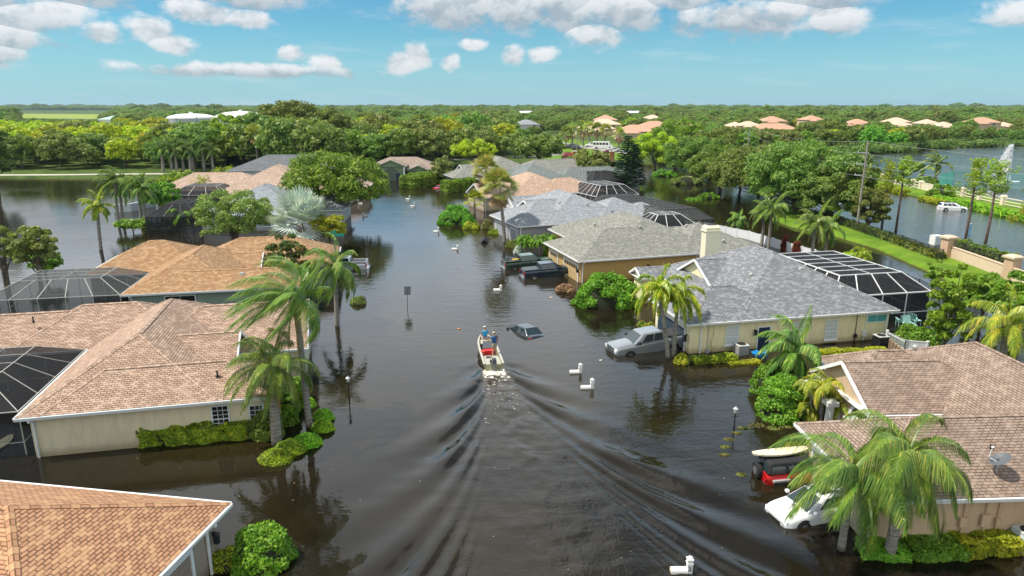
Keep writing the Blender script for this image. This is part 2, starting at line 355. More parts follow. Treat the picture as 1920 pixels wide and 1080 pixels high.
def build_water():
    x0, x1, y0, y1, st = -27., 31., 13., 63., .14
    xs = np.arange(x0, x1+1e-6, st); ys = np.arange(y0, y1+1e-6, st)
    X, Y = np.meshgrid(xs, ys); Z, xb, yb = wake_height(X, Y)
    ed = np.minimum(np.minimum(X-x0, xs[-1]-X), np.minimum(Y-y0, ys[-1]-Y)); Z *= np.clip(ed/3, 0, 1)
    # churned water right behind the transom
    rng = np.random.RandomState(3); am = np.zeros_like(X); dX = np.zeros_like(X)
    for i in range(26):
        kx, ky = rng.normal(0, .42, 2); am += np.cos(kx*X+ky*Y+rng.rand()*6.3)
    Z *= np.clip(.95+.09*am, .5, 1.35)*(1+.022*np.maximum(xb, 0))
    # small wind and backwash ripples crossing the wake
    cr = np.zeros_like(X)
    for i in range(60):
        kx, ky = rng.normal(0, 2.4, 2); cr += np.cos(kx*X+ky*Y+rng.rand()*6.3)
    cr *= .0016*np.exp(-(yb/(1.6+.34*np.maximum(xb, 0)))**2)*(xb > 0); Z += cr*np.clip(ed/3, 0, 1)
    ch = np.zeros_like(X)
    for i in range(70):
        kx, ky = rng.normal(0, 3.2, 2); ch += np.cos(kx*X+ky*Y+rng.rand()*6.3)
    ch *= .0075*np.exp(-(yb/ (.75+.05*xb))**2)*np.exp(-np.maximum(xb-3.6, 0)/9)*(xb > 3.3)
    Z += ch
    Z += .10*np.exp(-((xb-4.7)/.7)**2-(yb/1.0)**2)
    nx, ny = len(xs), len(ys)
    V = np.stack([X, Y, Z], -1).reshape(-1, 3)
    idx = np.arange(nx*ny).reshape(ny, nx)
    F = np.stack([idx[:-1, :-1], idx[:-1, 1:], idx[1:, 1:], idx[1:, :-1]], -1).reshape(-1, 4)
    o = len(V); XX = [-9000, xs[0], xs[-1], 9000]; YY = [-600, ys[0], ys[-1], 12000]
    V2 = [(a, b, 0) for b in YY for a in XX]
    F2 = [(o+j*4+i, o+j*4+i+1, o+j*4+i+5, o+j*4+i+4) for j in range(3) for i in range(3) if not (i == 1 and j == 1)]
    V = np.concatenate([V, np.array(V2)]); F = np.concatenate([F, np.array(F2)])
    me = bpy.data.meshes.new('water'); me.vertices.add(len(V)); me.vertices.foreach_set('co', V.astype(np.float32).reshape(-1))
    me.loops.add(F.size); me.loops.foreach_set('vertex_index', F.astype(np.int32).reshape(-1))
    me.polygons.add(len(F)); me.polygons.foreach_set('loop_start', np.arange(0, F.size, 4, dtype=np.int32))
    me.update(calc_edges=True)
    m = bpy.data.materials.new('flood_water'); m.use_nodes = True; g = NT(m.node_tree); b = g.n['Principled BSDF']
    ob = g.node('ShaderNodeTexCoord').outputs['Object']
    # silt: clearer olive patches and brown mud
    silt = g.noise(ob, .07, 4, .6); c = g.mix(g.ramp(silt, .35, .65), (.0095, .0078, .0050, 1), (.020, .0152, .006, 1))
    # foam: real froth left by the propeller
    hx, hy = math.cos(BH), math.sin(BH)
    rel = g.vmath('SUBTRACT', ob, (STERN[0], STERN[1], 0))
    xb_ = g.math('MULTIPLY', g.vmath('DOT_PRODUCT', rel, (hx, hy, 0)), -1.0); yb_ = g.vmath('DOT_PRODUCT', rel, (-hy, hx, 0))
    wid = g.math('ADD', .85, g.math('MULTIPLY', xb_, .10)); inside = g.ramp(g.math('DIVIDE', g.math('ABSOLUTE', yb_), wid), .72, 1.15, 1, 0)
    alo = g.math('MULTIPLY', g.ramp(xb_, -.35, -.1), g.ramp(xb_, .4, 9, 1, 0, False))
    fo = g.noise(ob, 3.6, 8, .72, .6); dens = g.math('MULTIPLY', inside, alo)
    near = g.ramp(xb_, .5, 2.0, 1, 0)
    thr = g.math('ADD', .605, g.math('MULTIPLY', dens, g.math('ADD', -.06, g.math('MULTIPLY', near, -.18))))
    foam = g.math('MULTIPLY', g.ramp(g.math('SUBTRACT', fo, thr), 0., .05), g.math('GREATER_THAN', dens, .02))
    mud = g.math('MULTIPLY', dens, .8)
    c = g.mix(mud, c, (.048, .036, .020, 1)); c = g.mix(foam, c, (.70, .66, .56, 1))
    # litter flecks
    vo = g.node('ShaderNodeTexVoronoi', Vector=ob, Scale=1.1, Randomness=1.0); fl = g.math('MULTIPLY', g.math('LESS_THAN', vo.outputs['Distance'], .036), g.ramp(g.noise(ob, .12, 2), .42, .52))
    vo2 = g.node('ShaderNodeTexVoronoi', Vector=ob, Scale=2.6, Randomness=1.0); fl = g.math('MAXIMUM', fl, g.math('MULTIPLY', g.math('LESS_THAN', vo2.outputs['Distance'], .05), g.ramp(g.noise(g.mapping(ob, loc=(7, 3, 0)), .16, 3), .56, .64)))
    c = g.mix(g.math('MULTIPLY', fl, .8), c, (.42, .28, .12, 1))
    g.set(b.inputs['Base Color'], c); g.set(b.inputs['Roughness'], g.math('ADD', .035, g.math('MULTIPLY', foam, .6))); b.inputs['IOR'].default_value = 1.35
    w1 = g.noise(g.mapping(ob, (1, .65, 1), (0, 0, R(14))), 2.3, 3, .55, .3); w2 = g.noise(g.mapping(ob, (.6, 1.5, 1), (0, 0, R(-20))), .85, 3, .5, .5)
    w3 = g.noise(ob, 7, 2, .5)
    gust = g.ramp(g.noise(g.mapping(ob, loc=(40, 9, 0)), .035, 3, .5), .38, .62, .35, 1.0)
    # the open lake is choppier
    sp = g.node('ShaderNodeSeparateXYZ', i0=ob); lake = g.ramp(sp.outputs[0], 38, 60)
    h = g.math('ADD', g.math('MULTIPLY', w1, .017), g.math('ADD', g.math('MULTIPLY', w2, .028), g.math('MULTIPLY', w3, .0045)))
    churn = g.math('MULTIPLY', g.ramp(g.math('DIVIDE', g.math('ABSOLUTE', yb_), g.math('ADD', 1.2, g.math('MULTIPLY', g.math('MAXIMUM', xb_, 0.), .22))), .5, 1.2, 1, 0), g.ramp(xb_, -1., 1.))
    h = g.math('MULTIPLY', h, g.math('ADD', g.math('ADD', gust, g.math('MULTIPLY', churn, .7)), g.math('MULTIPLY', lake, 2.2)))
    h = g.math('ADD', h, g.math('MULTIPLY', foam, .03))
    bn = g.node('ShaderNodeBump', Strength=1.0, Distance=1.0, Height=h); g.l.new(bn.outputs[0], b.inputs['Normal'])
    tag(mobj('water', me, None, m, True), kind='structure')
build_water()

# ------------------------------------------------------------------ land
def grassmat(name, ca, cb, cc):
    m = bpy.data.materials.new(name); m.use_nodes = True; g = NT(m.node_tree); b = g.n['Principled BSDF']
    ob = g.node('ShaderNodeTexCoord').outputs['Object']; sep = g.node('ShaderNodeSeparateXYZ', i0=ob)
    c = g.mix(g.ramp(g.noise(ob, .25, 5, .65), .3, .7), (*ca, 1), (*cb, 1)); c = g.mix(g.ramp(g.noise(ob, 9, 4, .7), .45, .8, 0, .6), c, (*cc, 1))
    wet = g.ramp(g.math('ADD', sep.outputs[2], g.math('MULTIPLY', g.noise(ob, .8, 3), .12)), .06, .26, 1, 0)
    c = g.mix(wet, c, (.07, .055, .02, 1))
    g.set(b.inputs['Base Color'], c); b.inputs['Roughness'].default_value = .95; b.inputs['Specular IOR Level'].default_value = .1
    bn = g.node('ShaderNodeBump', Strength=.6, Distance=.05, Height=g.noise(ob, 14, 3, .6)); g.l.new(bn.outputs[0], b.inputs['Normal']); return m
M_grass = grassmat('grass', (.085, .17, .015), (.17, .27, .025), (.06, .12, .02))
M_forestfloor = grassmat('forest_floor', (.04, .07, .015), (.10, .15, .03), (.03, .04, .015))
gm = MB(); gm.face([(-9000, -600, -1.3), (9000, -600, -1.3), (9000, 12000, -1.3), (-9000, 12000, -1.3)])
tag(gm.build('ground', simple('mud', (.10, .08, .05), .95, noise=.2, nscale=.3)), kind='structure')
def land(name, poly, top=.42, slope=2.4, mat=M_grass):
    """polygon of land whose edge slopes down under the water"""
    import bmesh
    bm = bmesh.new(); vs = [bm.verts.new((x, y, 0)) for x, y in poly]
    n = len(poly); A = sum(poly[i][0]*poly[(i+1) % n][1]-poly[(i+1) % n][0]*poly[i][1] for i in range(n))
    sgn = 1 if A > 0 else -1; inner = []; outer = []
    for i in range(n):
        p0, p1, p2 = Vector(poly[i-1]), Vector(poly[i]), Vector(poly[(i+1) % n])
        e1 = (p1-p0).normalized(); e2 = (p2-p1).normalized()
        nm = Vector((-(e1.y+e2.y), e1.x+e2.x))*sgn
        nm = nm.normalized() if nm.length > .1 else Vector((-e1.y, e1.x))*sgn
        inner.append(p1+nm*slope*.5); outer.append(p1-nm*slope)
    bm.clear()
    vi = [bm.verts.new((p.x, p.y, top)) for p in inner]; vo = [bm.verts.new((p.x, p.y, -1.25)) for p in outer]
    bm.faces.new(vi if sgn > 0 else vi[::-1])
    for i in range(n):
        j = (i+1) % n; bm.faces.new((vo[i], vo[j], vi[j], vi[i]) if sgn > 0 else (vi[i], vi[j], vo[j], vo[i]))
    bmesh.ops.triangulate(bm, faces=[f for f in bm.faces if len(f.verts) > 4])
    me = bpy.data.meshes.new(name); bm.to_mesh(me); bm.free()
    return tag(mobj(name, me, None, mat), kind='structure')
U = lambda *ps: [un(*p) for p in ps]
main_shore = [(-8800, 172)]+U((-400, 336), (0, 335), (250, 338), (500, 336), (640, 334), (700, 330), (762, 324), (800, 318), (860, 312), (1000, 309), (1095, 306), (1165, 307), (1196, 309), (1225, 308), (1262, 303),
    (1330, 297), (1450, 292), (1560, 289.5), (1620, 287), (1700, 283), (1760, 277), (1850, 274), (1925, 272))+[(620, 420), (8800, 700), (8800, 11500), (-8800, 11500)]
land('far_bank', main_shore, .45, 3, M_forestfloor)
berm1 = U((1405, 398), (1480, 427), (1560, 444), (1640, 468), (1750, 517), (1850, 566), (1990, 630), (2160, 700), (2200, 640), (2050, 585), (1890, 523), (1760, 478), (1620, 427), (1565, 410), (1500, 394), (1440, 380))
land('canal_berm', berm1, .5, 1.6)
berm2 = U((1560, 330), (1600, 343), (1700, 366), (1760, 378), (1850, 396), (1920, 412), (2150, 460), (2150, 436), (1920, 385), (1840, 368), (1750, 350), (1700, 338), (1600, 322))
land('lake_berm', berm2, .5, 1.2)
def ribbon(name, pts, w, z, mat):
    m = MB(); L = []
    for i, p in enumerate(pts):
        a = Vector(pts[max(i-1, 0)]); b = Vector(pts[min(i+1, len(pts)-1)]); d = (b-a).normalized(); nn = Vector((-d.y, d.x))
        L.append((Vector(p)+nn*w/2, Vector(p)-nn*w/2))
    for i in range(len(L)-1):
        m.face([(*L[i][1], z), (*L[i+1][1], z), (*L[i+1][0], z), (*L[i][0], z)])
    return tag(m.build(name, mat), kind='structure')
M_road = simple('pale_path', (.48, .44, .36), .9, noise=.12, nscale=1)
ribbon('path', U((-60, 331.5), (100, 331), (300, 329), (500, 328), (640, 326), (760, 318)), 3.4, .47, M_road)
ribbon('road', [un(750, 317), un(830, 303), un(930, 298), un(1010, 296), un(1060, 290)], 6, .472, simple('asphalt', (.22, .21, .20), .9, noise=.1, nscale=2))
ribbon('entrance_road', [un(1000, 262), un(1060, 273), un(1110, 279), un(1190, 290)], 9, .468, simple('pale_asphalt', (.33, .31, .28), .9, noise=.1, nscale=2))
lg = MB(); P = U((1010, 300), (1095, 302), (1190, 302), (1200, 276), (1080, 264), (990, 261)); lg.face([(x, y, .455) for x, y in P]); tag(lg.build('entrance_lawn', M_grass), kind='structure')
fm = MB(); P = [un(30, 222), un(205, 224), un(190, 214.5), un(45, 213.5)]; fm.face([(x, y, .458) for x, y in P]); tag(fm.build('field', grassmat('field_grass', (.20, .27, .05), (.30, .36, .07), (.15, .2, .04))), kind='structure')

# ------------------------------------------------------------------ houses
def house(name, label, org, ang, wings, slope, roofm, wallm, trimm, feats=(), capm=None, base=-.9, group=None, ins=.45, caps=True, gut=.17, vents=(), posts=()):
    """wings: (x0,x1,y0,y1,axis,end0,end1[,eave]) in local metres; axis = ridge direction; ends 'h'ip or 'g'able"""
    root = empty(name, (org[0], org[1], 0), R(ang), label, 'house', group)
    rf = MB(); cp = MB(); wl = MB(); fs = MB()
    for i, wg in enumerate(wings):
        x0, x1, y0, y1, ax, e0, e1 = wg[:7]; ez = (wg[7] if len(wg) > 7 else 2.5)+i*.007
        k = i*.005; x0 -= k; x1 += k; y0 -= k; y1 += k
        hw = (y1-y0)/2 if ax == 'x' else (x1-x0)/2; zr = ez+hw*slope
        L0, L1 = (x0, x1) if ax == 'x' else (y0, y1)
        r0 = L0+(hw if e0 == 'h' else 0); r1 = L1-(hw if e1 == 'h' else 0)
        if r1 < r0: r0 = r1 = (L0+L1)/2
        mid = (y0+y1)/2 if ax == 'x' else (x0+x1)/2
        T = (lambda a, b, z: (a, b, z)) if ax == 'x' else (lambda a, b, z: (b, a, z))
        a0, a1 = (y0, y1) if ax == 'x' else (x0, x1)
        sl = math.sqrt(1+slope*slope)
        A, B_, C_, D_ = T(L0, a0, ez), T(L1, a0, ez), T(L1, a1, ez), T(L0, a1, ez); P0, P1 = T(r0, mid, zr), T(r1, mid, zr)
        def fuv(pts, ed):      # ed: 'x' eave runs along local x, else along y
            return [((p[0], p[1]*sl) if ed == 'x' else (p[1]+.11, p[0]*sl)) for p in pts]
        ea = 'x' if ax == 'x' else 'y'; eb = 'y' if ax == 'x' else 'x'
        fl = ax != 'x'
        def addf(pts, ed):
            if fl: pts = pts[::-1]
            rf.face(pts, fuv(pts, ed))
        addf([A, B_, P1, P0], ea); addf([C_, D_, P0, P1], ea)
        if e0 == 'h': addf([D_, A, P0], eb)
        if e1 == 'h': addf([B_, C_, P1], eb)
        # fascia, soffit, rakes
        zf = ez-gut
        per = [A, B_, C_, D_]
        for q in range(4):
            p, r_ = Vector(per[q]), Vector(per[(q+1) % 4]); isend = (q == 1 and e1 == 'g') or (q == 3 and e0 == 'g')
            if isend:
                pk = Vector(P1 if q == 1 else P0)
                out = (pk-Vector(T((L0+L1)/2, mid, zr))).normalized()*.03
                for s_ in (p, r_):
                    d = pk-s_; lo = Vector((0, 0, -.2)); o0 = s_+out; o1 = pk+out
                    fs.hexa([o0+lo-out*3, o0+lo, o1+lo, o1+lo-out*3, o0-out*3+Vector((0,0,.025)), o0+Vector((0,0,.025)), o1+Vector((0,0,.025)), o1-out*3+Vector((0,0,.025))])
            else:
                d = (r_-p).normalized(); nn = Vector((d.y, -d.x, 0)); cen = Vector(T((L0+L1)/2, mid, 0)); 
                if nn.dot(p-cen) < 0: nn = -nn
                g0, g1 = .0, .11
                fs.hexa([p-nn*.02+Vector((0,0,-gut)), r_-nn*.02+Vector((0,0,-gut)), r_+nn*(g1-.03)+Vector((0,0,-gut)), p+nn*(g1-.03)+Vector((0,0,-gut)),
                         p-nn*.02+Vector((0,0,-.012)), r_-nn*.02+Vector((0,0,-.012)), r_+nn*g1+Vector((0,0,-.012)), p+nn*g1+Vector((0,0,-.012))])
        fs.face([(x0, y0, zf+.03), (x0, y1, zf+.03), (x1, y1, zf+.03), (x1, y0, zf+.03)])
        # walls
        w = ins-k
        wx0, wx1, wy0, wy1 = x0+w, x1-w, y0+w, y1-w
        wl.box(wx0, wx1, wy0, wy1, base-k, ez-.10)
        for e, LL, sg in ((e0, L0, 1), (e1, L1, -1)):
            if e == 'g':
                q = LL+sg*(ins-.08)
                b0, b1 = a0+.1, a1-.1
                pts = [T(q, b0, ez-.15), T(q, b1, ez-.15), T(q, mid, zr-.06)]; pts2 = [T(q+sg*.3, b0, ez-.15), T(q+sg*.3, b1, ez-.15), T(q+sg*.3, mid, zr-.06)]
                wl.face(pts); wl.face(pts2[::-1]); 
                qq = [T(q, a0+ins, base), T(q, a1-ins, base), T(q, a1-ins, ez-.15), T(q, a0+ins, ez-.15)]; wl.face(qq)
        # ridge and hip caps
        if caps:
            def cap(p, q):
                p, q = Vector(p), Vector(q)
                if (q-p).length < .3: return
                d = (q-p).normalized(); s_ = d.cross(Vector((0,0,1))).normalized()*.15; u_ = Vector((0,0,.035)); lo = Vector((0,0,-.035))
                cp.face([p-s_+lo, q-s_+lo, q+u_, p+u_], [(0, 0), ((q-p).length, 0), ((q-p).length, .145), (0, .145)]); cp.face([p+u_, q+u_, q+s_+lo, p+s_+lo], [(0, 0), ((q-p).length, 0), ((q-p).length, .145), (0, .145)])
            cap(P0, P1)
            if e0 == 'h': cap(A, P0); cap(D_, P0)
            if e1 == 'h': cap(B_, P1); cap(C_, P1)
    r = rf.build('roof', roofm, root)
    if caps and cp.v: cp.build('ridge_cap', capm or roofm, r)
    wl.build('wall', wallm, root); fs.build('gutter', trimm, root)
    for v in vents:
        kind, x, y, z = v; m = MB()
        if kind == 'pipe': m.cyl((x, y, z-.1), .05, .45, 8); m.cyl((x, y, z-.02), .12, .05, 8)
        elif kind == 'box': m.box(x-.22, x+.22, y-.2, y+.2, z-.1, z+.14, taper=.04)
        else: m.ball((x, y, z+.12), (.17, .17, .15), 10, 6); m.cyl((x, y, z-.1), .12, .2, 8)
        m.build('roof_vent', M_dark if kind == 'pipe' else simple('vent_grey', (.40, .40, .38), .5), r, smooth=(kind == 'dome'))
    for f in feats: feature(root, trimm, wallm, *f)
    return root
def feature(root, trimm, wallm, kind, side, pl, c, w, z0, z1, extra=None):
    """side S/N: wall plane at local y=pl, position c along x; side W/E: plane x=pl, position c along y"""
    sg = -1 if side in 'SW' else 1
    if kind in ('window', 'bandwindow', 'blockwindow', 'shutterwindow', 'door', 'garage', 'box', 'lamp', 'panel', 'downpipe'): pl += sg*.045
    def bx(m, a0, a1, d0, d1, zz0, zz1, mi=0):
        lo, hi = sorted((pl+sg*d0, pl+sg*d1))
        if side in 'SN': m.box(a0, a1, lo, hi, zz0, zz1, mi=mi)
        else: m.box(lo, hi, a0, a1, zz0, zz1, mi=mi)
    if kind in ('window', 'bandwindow', 'blockwindow', 'shutterwindow'):
        fr = MB(); t = .07
        bx(fr, c-w/2-t, c+w/2+t, -.02, .05, z0-t, z0); bx(fr, c-w/2-t, c+w/2+t, -.02, .05, z1, z1+t)
        bx(fr, c-w/2-t, c-w/2, -.02, .05, z0, z1); bx(fr, c+w/2, c+w/2+t, -.02, .05, z0, z1)
        nv, nh = {'window': (2, 4), 'bandwindow': (1, 0), 'blockwindow': (2, 2), 'shutterwindow': (1, 1)}[kind]
        for i in range(1, nv+1): a = c-w/2+w*i/(nv+1); bx(fr, a-.012, a+.012, .0, .035, z0, z1)
        for i in range(1, nh+1): a = z0+(z1-z0)*i/(nh+1); s = .03 if i == 2 and nh == 4 else .012; bx(fr, c-w/2, c+w/2, .0, .036, a-s, a+s)
        if kind == 'window': bx(fr, c-w/2-.12, c+w/2+.12, -.02, .12, z0-t-.10, z0-t)
        f = fr.build('window', trimm, root)
        p = MB(); bx(p, c-w/2, c+w/2, -.03, .02, z0, z1); p.build('pane', extra or M_glass, f)
    elif kind == 'door':
        m = MB(); bx(m, c-w/2, c+w/2, -.02, .045, z0, z1)
        for i in range(2):
            for j in range(3): bx(m, c-w/2+.1+i*w/2, c-.06+i*w/2-.0, .045, .06, z0+.15+j*(z1-z0)/3, z0+(j+1)*(z1-z0)/3-.05)
        d = m.build('door', extra or simple('navy_door', (.012, .03, .07), .5), root)
        h = MB(); bx(h, c+w/2-.12, c+w/2-.08, .06, .11, z0+1.0-.05, z0+1.1); h.build('handle', M_rim, d)
        fr = MB(); bx(fr, c-w/2-.09, c-w/2, -.02, .06, z0, z1+.09); bx(fr, c+w/2, c+w/2+.09, -.02, .06, z0, z1+.09); bx(fr, c-w/2, c+w/2, -.02, .058, z1, z1+.09); fr.build('frame', trimm, d)
    elif kind == 'garage':
        m = MB(); n = 4
        for i in range(n):
            a = z0+(z1-z0)*i/n; bx(m, c-w/2, c+w/2, -.12, .02, a+.012, a+(z1-z0)/n-.012)
            for j in range(int(w/.6)): b0 = c-w/2+.08+j*(w-.1)/int(w/.6); bx(m, b0, b0+(w-.1)/int(w/.6)-.08, .02, .032, a+.08, a+(z1-z0)/n-.08)
        d = m.build('garage_door', extra or trimm, root)
        if w > 2.0 and extra and extra.name.startswith('tan'):
            q = MB(); k = int(w/.6)
            for j in range(k): b0 = c-w/2+.12+j*(w-.1)/k; bx(q, b0, b0+(w-.1)/k-.18, .034, .045, z1-(z1-z0)/n+.16, z1-.18)
            q.build('door_window', M_glass, d)
        fr = MB(); bx(fr, c-w/2-.14, c-w/2, -.02, .07, z0, z1+.14); bx(fr, c+w/2, c+w/2+.14, -.02, .07, z0, z1+.14); bx(fr, c-w/2, c+w/2, -.02, .068, z1, z1+.14); fr.build('frame', trimm, d)
    elif kind == 'downpipe':
        m = MB(); bx(m, c-.05, c+.05, .0, .09, z0, z1); bx(m, c-.05, c+.05, .0, .5, z1-.1, z1+.02); m.build('downpipe', trimm, root, bevel=.01)
    elif kind == 'box':
        m = MB(); bx(m, c-w/2, c+w/2, 0, .14, z0, z1); bx(m, c-.02, c+.02, 0, .05, z1, 2.3); bx(m, c-.03, c+.03, 0, .06, -.3, z0); m.build('meter_box', extra or wallm, root, bevel=.01)
    elif kind == 'lamp':
        m = MB(); bx(m, c-.03, c+.03, 0, .15, z1-.06, z1); bx(m, c-.09, c+.09, .1, .28, z0, z1-.08); bx(m, c-.12, c+.12, .07, .31, z1-.1, z1-.06); m.build('wall_lamp', M_dark, root)
    elif kind == 'panel':
        m = MB(); bx(m, c-w/2, c+w/2, 0, .03, z0, z1); bx(m, c-w/2-.04, c+w/2+.04, 0, .05, z0-.05, z0); m.build('access_panel', extra or wallm, root)
    elif kind == 'arch':      # flat dark face painting the shade inside an archway, pale band round it
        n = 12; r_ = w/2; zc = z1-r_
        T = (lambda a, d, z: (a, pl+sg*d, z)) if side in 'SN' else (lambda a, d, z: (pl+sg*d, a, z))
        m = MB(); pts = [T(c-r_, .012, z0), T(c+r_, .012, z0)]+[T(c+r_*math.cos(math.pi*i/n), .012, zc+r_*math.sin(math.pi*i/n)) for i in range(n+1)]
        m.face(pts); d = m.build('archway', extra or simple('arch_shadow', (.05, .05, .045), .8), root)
        b = MB()
        for i in range(n):
            a0, a1 = math.pi*i/n, math.pi*(i+1)/n
            P = []
            for dd in (.0, .07):
                for (rr, aa) in ((r_, a0), (r_+.22, a0), (r_+.22, a1), (r_, a1)): P.append(T(c+rr*math.cos(aa), dd, zc+rr*math.sin(aa)))
            b.hexa(P)
        for s_ in (-1, 1):
            lo, hi = sorted((c+s_*r_, c+s_*(r_+.22))); bx(b, lo, hi, 0, .07, z0, zc)
        b.build('arch_band', trimm, d)
def S(kind, *a): return (kind, *a)
SH_tanB = shingle('shingle_tan', (.34, .22, .155), (.50, .345, .255), (.60, .445, .34), (.56, .43, .33), .07)
SH_orA = shingle('shingle_copper_near', (.40, .195, .11), (.52, .275, .16), (.68, .42, .22), (.5, .32, .2), .06)
SH_orC = shingle('shingle_copper', (.36, .19, .09), (.48, .29, .155), (.56, .385, .22), (.52, .37, .23), .06)
SH_grD = shingle('shingle_slate_grey', (.17, .175, .19), (.27, .28, .30), (.38, .39, .41), (.36, .37, .39), .05)
SH_brE = shingle('shingle_brown', (.25, .175, .135), (.34, .25, .195), (.43, .33, .26), (.40, .32, .27), .25)
SH_grF = shingle('shingle_grey_green', (.21, .21, .185), (.31, .31, .275), (.40, .385, .34), (.40, .40, .36), .06)
SH_blG = shingle('shingle_pale_grey', (.27, .29, .31), (.36, .385, .41), (.45, .47, .50), (.45, .47, .50), .06)
SH_peach = shingle('shingle_peach', (.46, .29, .20), (.60, .42, .31), (.68, .52, .40), (.6, .46, .36), .08)
SH_teal = shingle('shingle_teal_grey', (.16, .19, .18), (.23, .26, .25), (.30, .33, .31), (.3, .33, .32), .08)
SH_slate = shingle('shingle_dark_slate', (.13, .14, .15), (.19, .20, .215), (.25, .26, .27), (.25, .26, .27), .06)
SH_tile = simple('clay_tile', (.52, .29, .19), .8, noise=.15, nscale=2)
SH_tileP = simple('pale_tile', (.62, .45, .33), .8, noise=.12, nscale=2)
W_A = stucco('stucco_brown_grey', (.36, .29, .22)); W_B = stucco('stucco_sage_beige', (.70, .63, .44)); W_C = stucco('stucco_green_grey', (.20, .28, .245))
W_D = stucco('stucco_cream', (.86, .77, .47)); W_E = stucco('stucco_tan', (.58, .42, .275)); W_F = stucco('stucco_mustard', (.50, .32, .11)); W_G = stucco('stucco_lavender_grey', (.33, .32, .34))
W_H = stucco('stucco_peach', (.48, .40, .30)); W_K = stucco('stucco_sage', (.19, .255, .16)); W_M = stucco('stucco_pale_grey', (.50, .52, .55)); W_far = stucco('stucco_far', (.55, .40, .28))
T_white = M_white; T_tan = simple('tan_trim', (.45, .31, .15), .6); T_gut = simple('pale_blue_gutter', (.66, .71, .72), .4)
M_tanGar = simple('tan_garage', (.50, .36, .18), .6); M_navyGar = simple('navy_garage', (.035, .055, .085), .45); M_greyGar = simple('grey_garage', (.35, .37, .40), .5); M_teal = simple('teal_shade', (.08, .35, .36), .4)
M_blind = simple('white_blind', (.55, .60, .60), .5, noise=.05)
O = un(27, 785, 2.5)
house('tan_roof_house', 'beige house with a tan shingle roof behind the long green hedge on the left', O, 13, [
    (0, 9.8, 0, 17.4, 'y', 'h', 'h'), (1, 12.6, .0, 5.2, 'x', 'h', 'h'), (3, 10.2, 3.2, 10, 'x', 'h', 'g'), (3, 14.1, 7.6, 15.8, 'x', 'h', 'g'), (-5.1, 6, 10.6, 18.2, 'x', 'h', 'h'), (-9.6, 1, 11.6, 17.6, 'x', 'h', 'h')],
    .54, SH_tanB, W_B, T_gut, [S('window', 'S', .45, 9.75, .8, .75, 2.0, None), S('blockwindow', 'S', .45, 11.7, .8, 1.05, 1.85), S('downpipe', 'S', .45, .62, 1, -.6, 2.3), S('downpipe', 'S', .45, 12.0, 1, -.6, 2.3),
    S('garage', 'E', 13.65, 11.6, 5, -.6, 1.8, simple('beige_garage', (.6, .56, .46), .6))],
    vents=[('pipe', 9.6, 1.5, 3.35), ('pipe', -4, 13.2, 3.9)])
# near orange roof, lower left
A0 = un(432, 943, 2.5)
house('copper_roof_house_near', 'nearest house with copper orange shingles cut off by the lower left corner', A0, -9, [(-15.2, 0, -9.8, .0, 'x', 'h', 'h')], .50, SH_orA, W_A, T_white,
    [S('garage', 'E', -.45, -4.6, 4.6, -.6, 1.75, simple('brown_garage', (.30, .23, .18), .6)), S('downpipe', 'E', -.45, -1.2, 1, -.6, 2.3), S('lamp', 'E', -.45, -.85, 1, 1.2, 1.7)])
O = un(225, 553, 2.5)
house('copper_roof_house', 'sage green house with copper orange shingles behind the tan roof', O, 11, [
    (0, 9.6, 0, 14, 'y', 'h', 'h'), (2, 15, 0, 5.2, 'x', 'h', 'h'), (3, 10.3, 7.3, 12.5, 'x', 'h', 'g'), (3, 17.4, 8.4, 17.6, 'x', 'h', 'h'), (-5.8, 5, 8.0, 17.4, 'x', 'h', 'h')],
    .49, SH_orC, W_C, T_gut, [S('bandwindow', 'S', .45, 4.6, 2.4, 1.55, 2.05), S('downpipe', 'S', .45, .7, 1, -.6, 2.3), S('downpipe', 'S', .45, 11.5, 1, -.6, 2.3)],
    vents=[('box', 9.6, 1.9, 3.4), ('pipe', 10.6, .9, 3.0)])
O = un(1290, 608, 2.5)
hd = house('slate_roof_house', 'cream house with a mottled grey roof and navy garage beside the silver pickup', O, 12, [
    (4.1, 18, 0, 16.9, 'y', 'h', 'h'), (0, 9, 0, 7.1, 'x', 'h', 'h'), (5.5, 12, 6.9, 13.9, 'x', 'g', 'h', 3.1), (1.9, 9, 13.6, 16.5, 'x', 'g', 'h')],
    .51, SH_grD, W_D, T_white, [S('window', 'S', .45, 3.9, 1.0, .55, 1.95, M_blind), S('door', 'S', .45, 6.55, .95, -.35, 1.7), S('lamp', 'S', .45, 5.75, 1, 1.15, 1.6), S('window', 'S', .45, 12.4, .95, .35, 1.9, M_blind),
    S('bandwindow', 'S', .45, 16.4, 1.7, 1.5, 2.05, M_teal), S('downpipe', 'S', .45, 1.3, 1, -.6, 2.3), S('downpipe', 'S', .45, 17.3, 1, -.6, 2.3), S('box', 'S', .45, 2.35, .32, .5, 1.05, None), S('box', 'S', .45, 1.9, .25, -.1, .25, simple('grey_meter', (.35, .38, .38), .5)),
    S('box', 'S', .45, 15.4, .36, .35, .85, M_white), S('box', 'S', .45, 14.6, .25, .3, .6, M_dark), S('garage', 'W', .45, 3.6, 4.8, -.6, 1.75, M_navyGar), S('lamp', 'W', .45, .75, 1, .9, 1.45),
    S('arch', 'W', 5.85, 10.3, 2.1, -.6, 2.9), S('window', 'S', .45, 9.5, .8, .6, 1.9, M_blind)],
    vents=[('box', 14.6, 2.6, 3.8), ('box', 12.3, 4.8, 4.95), ('dome', 8.0, 5.2, 4.5), ('pipe', 14.9, 7.0, 4.1)])
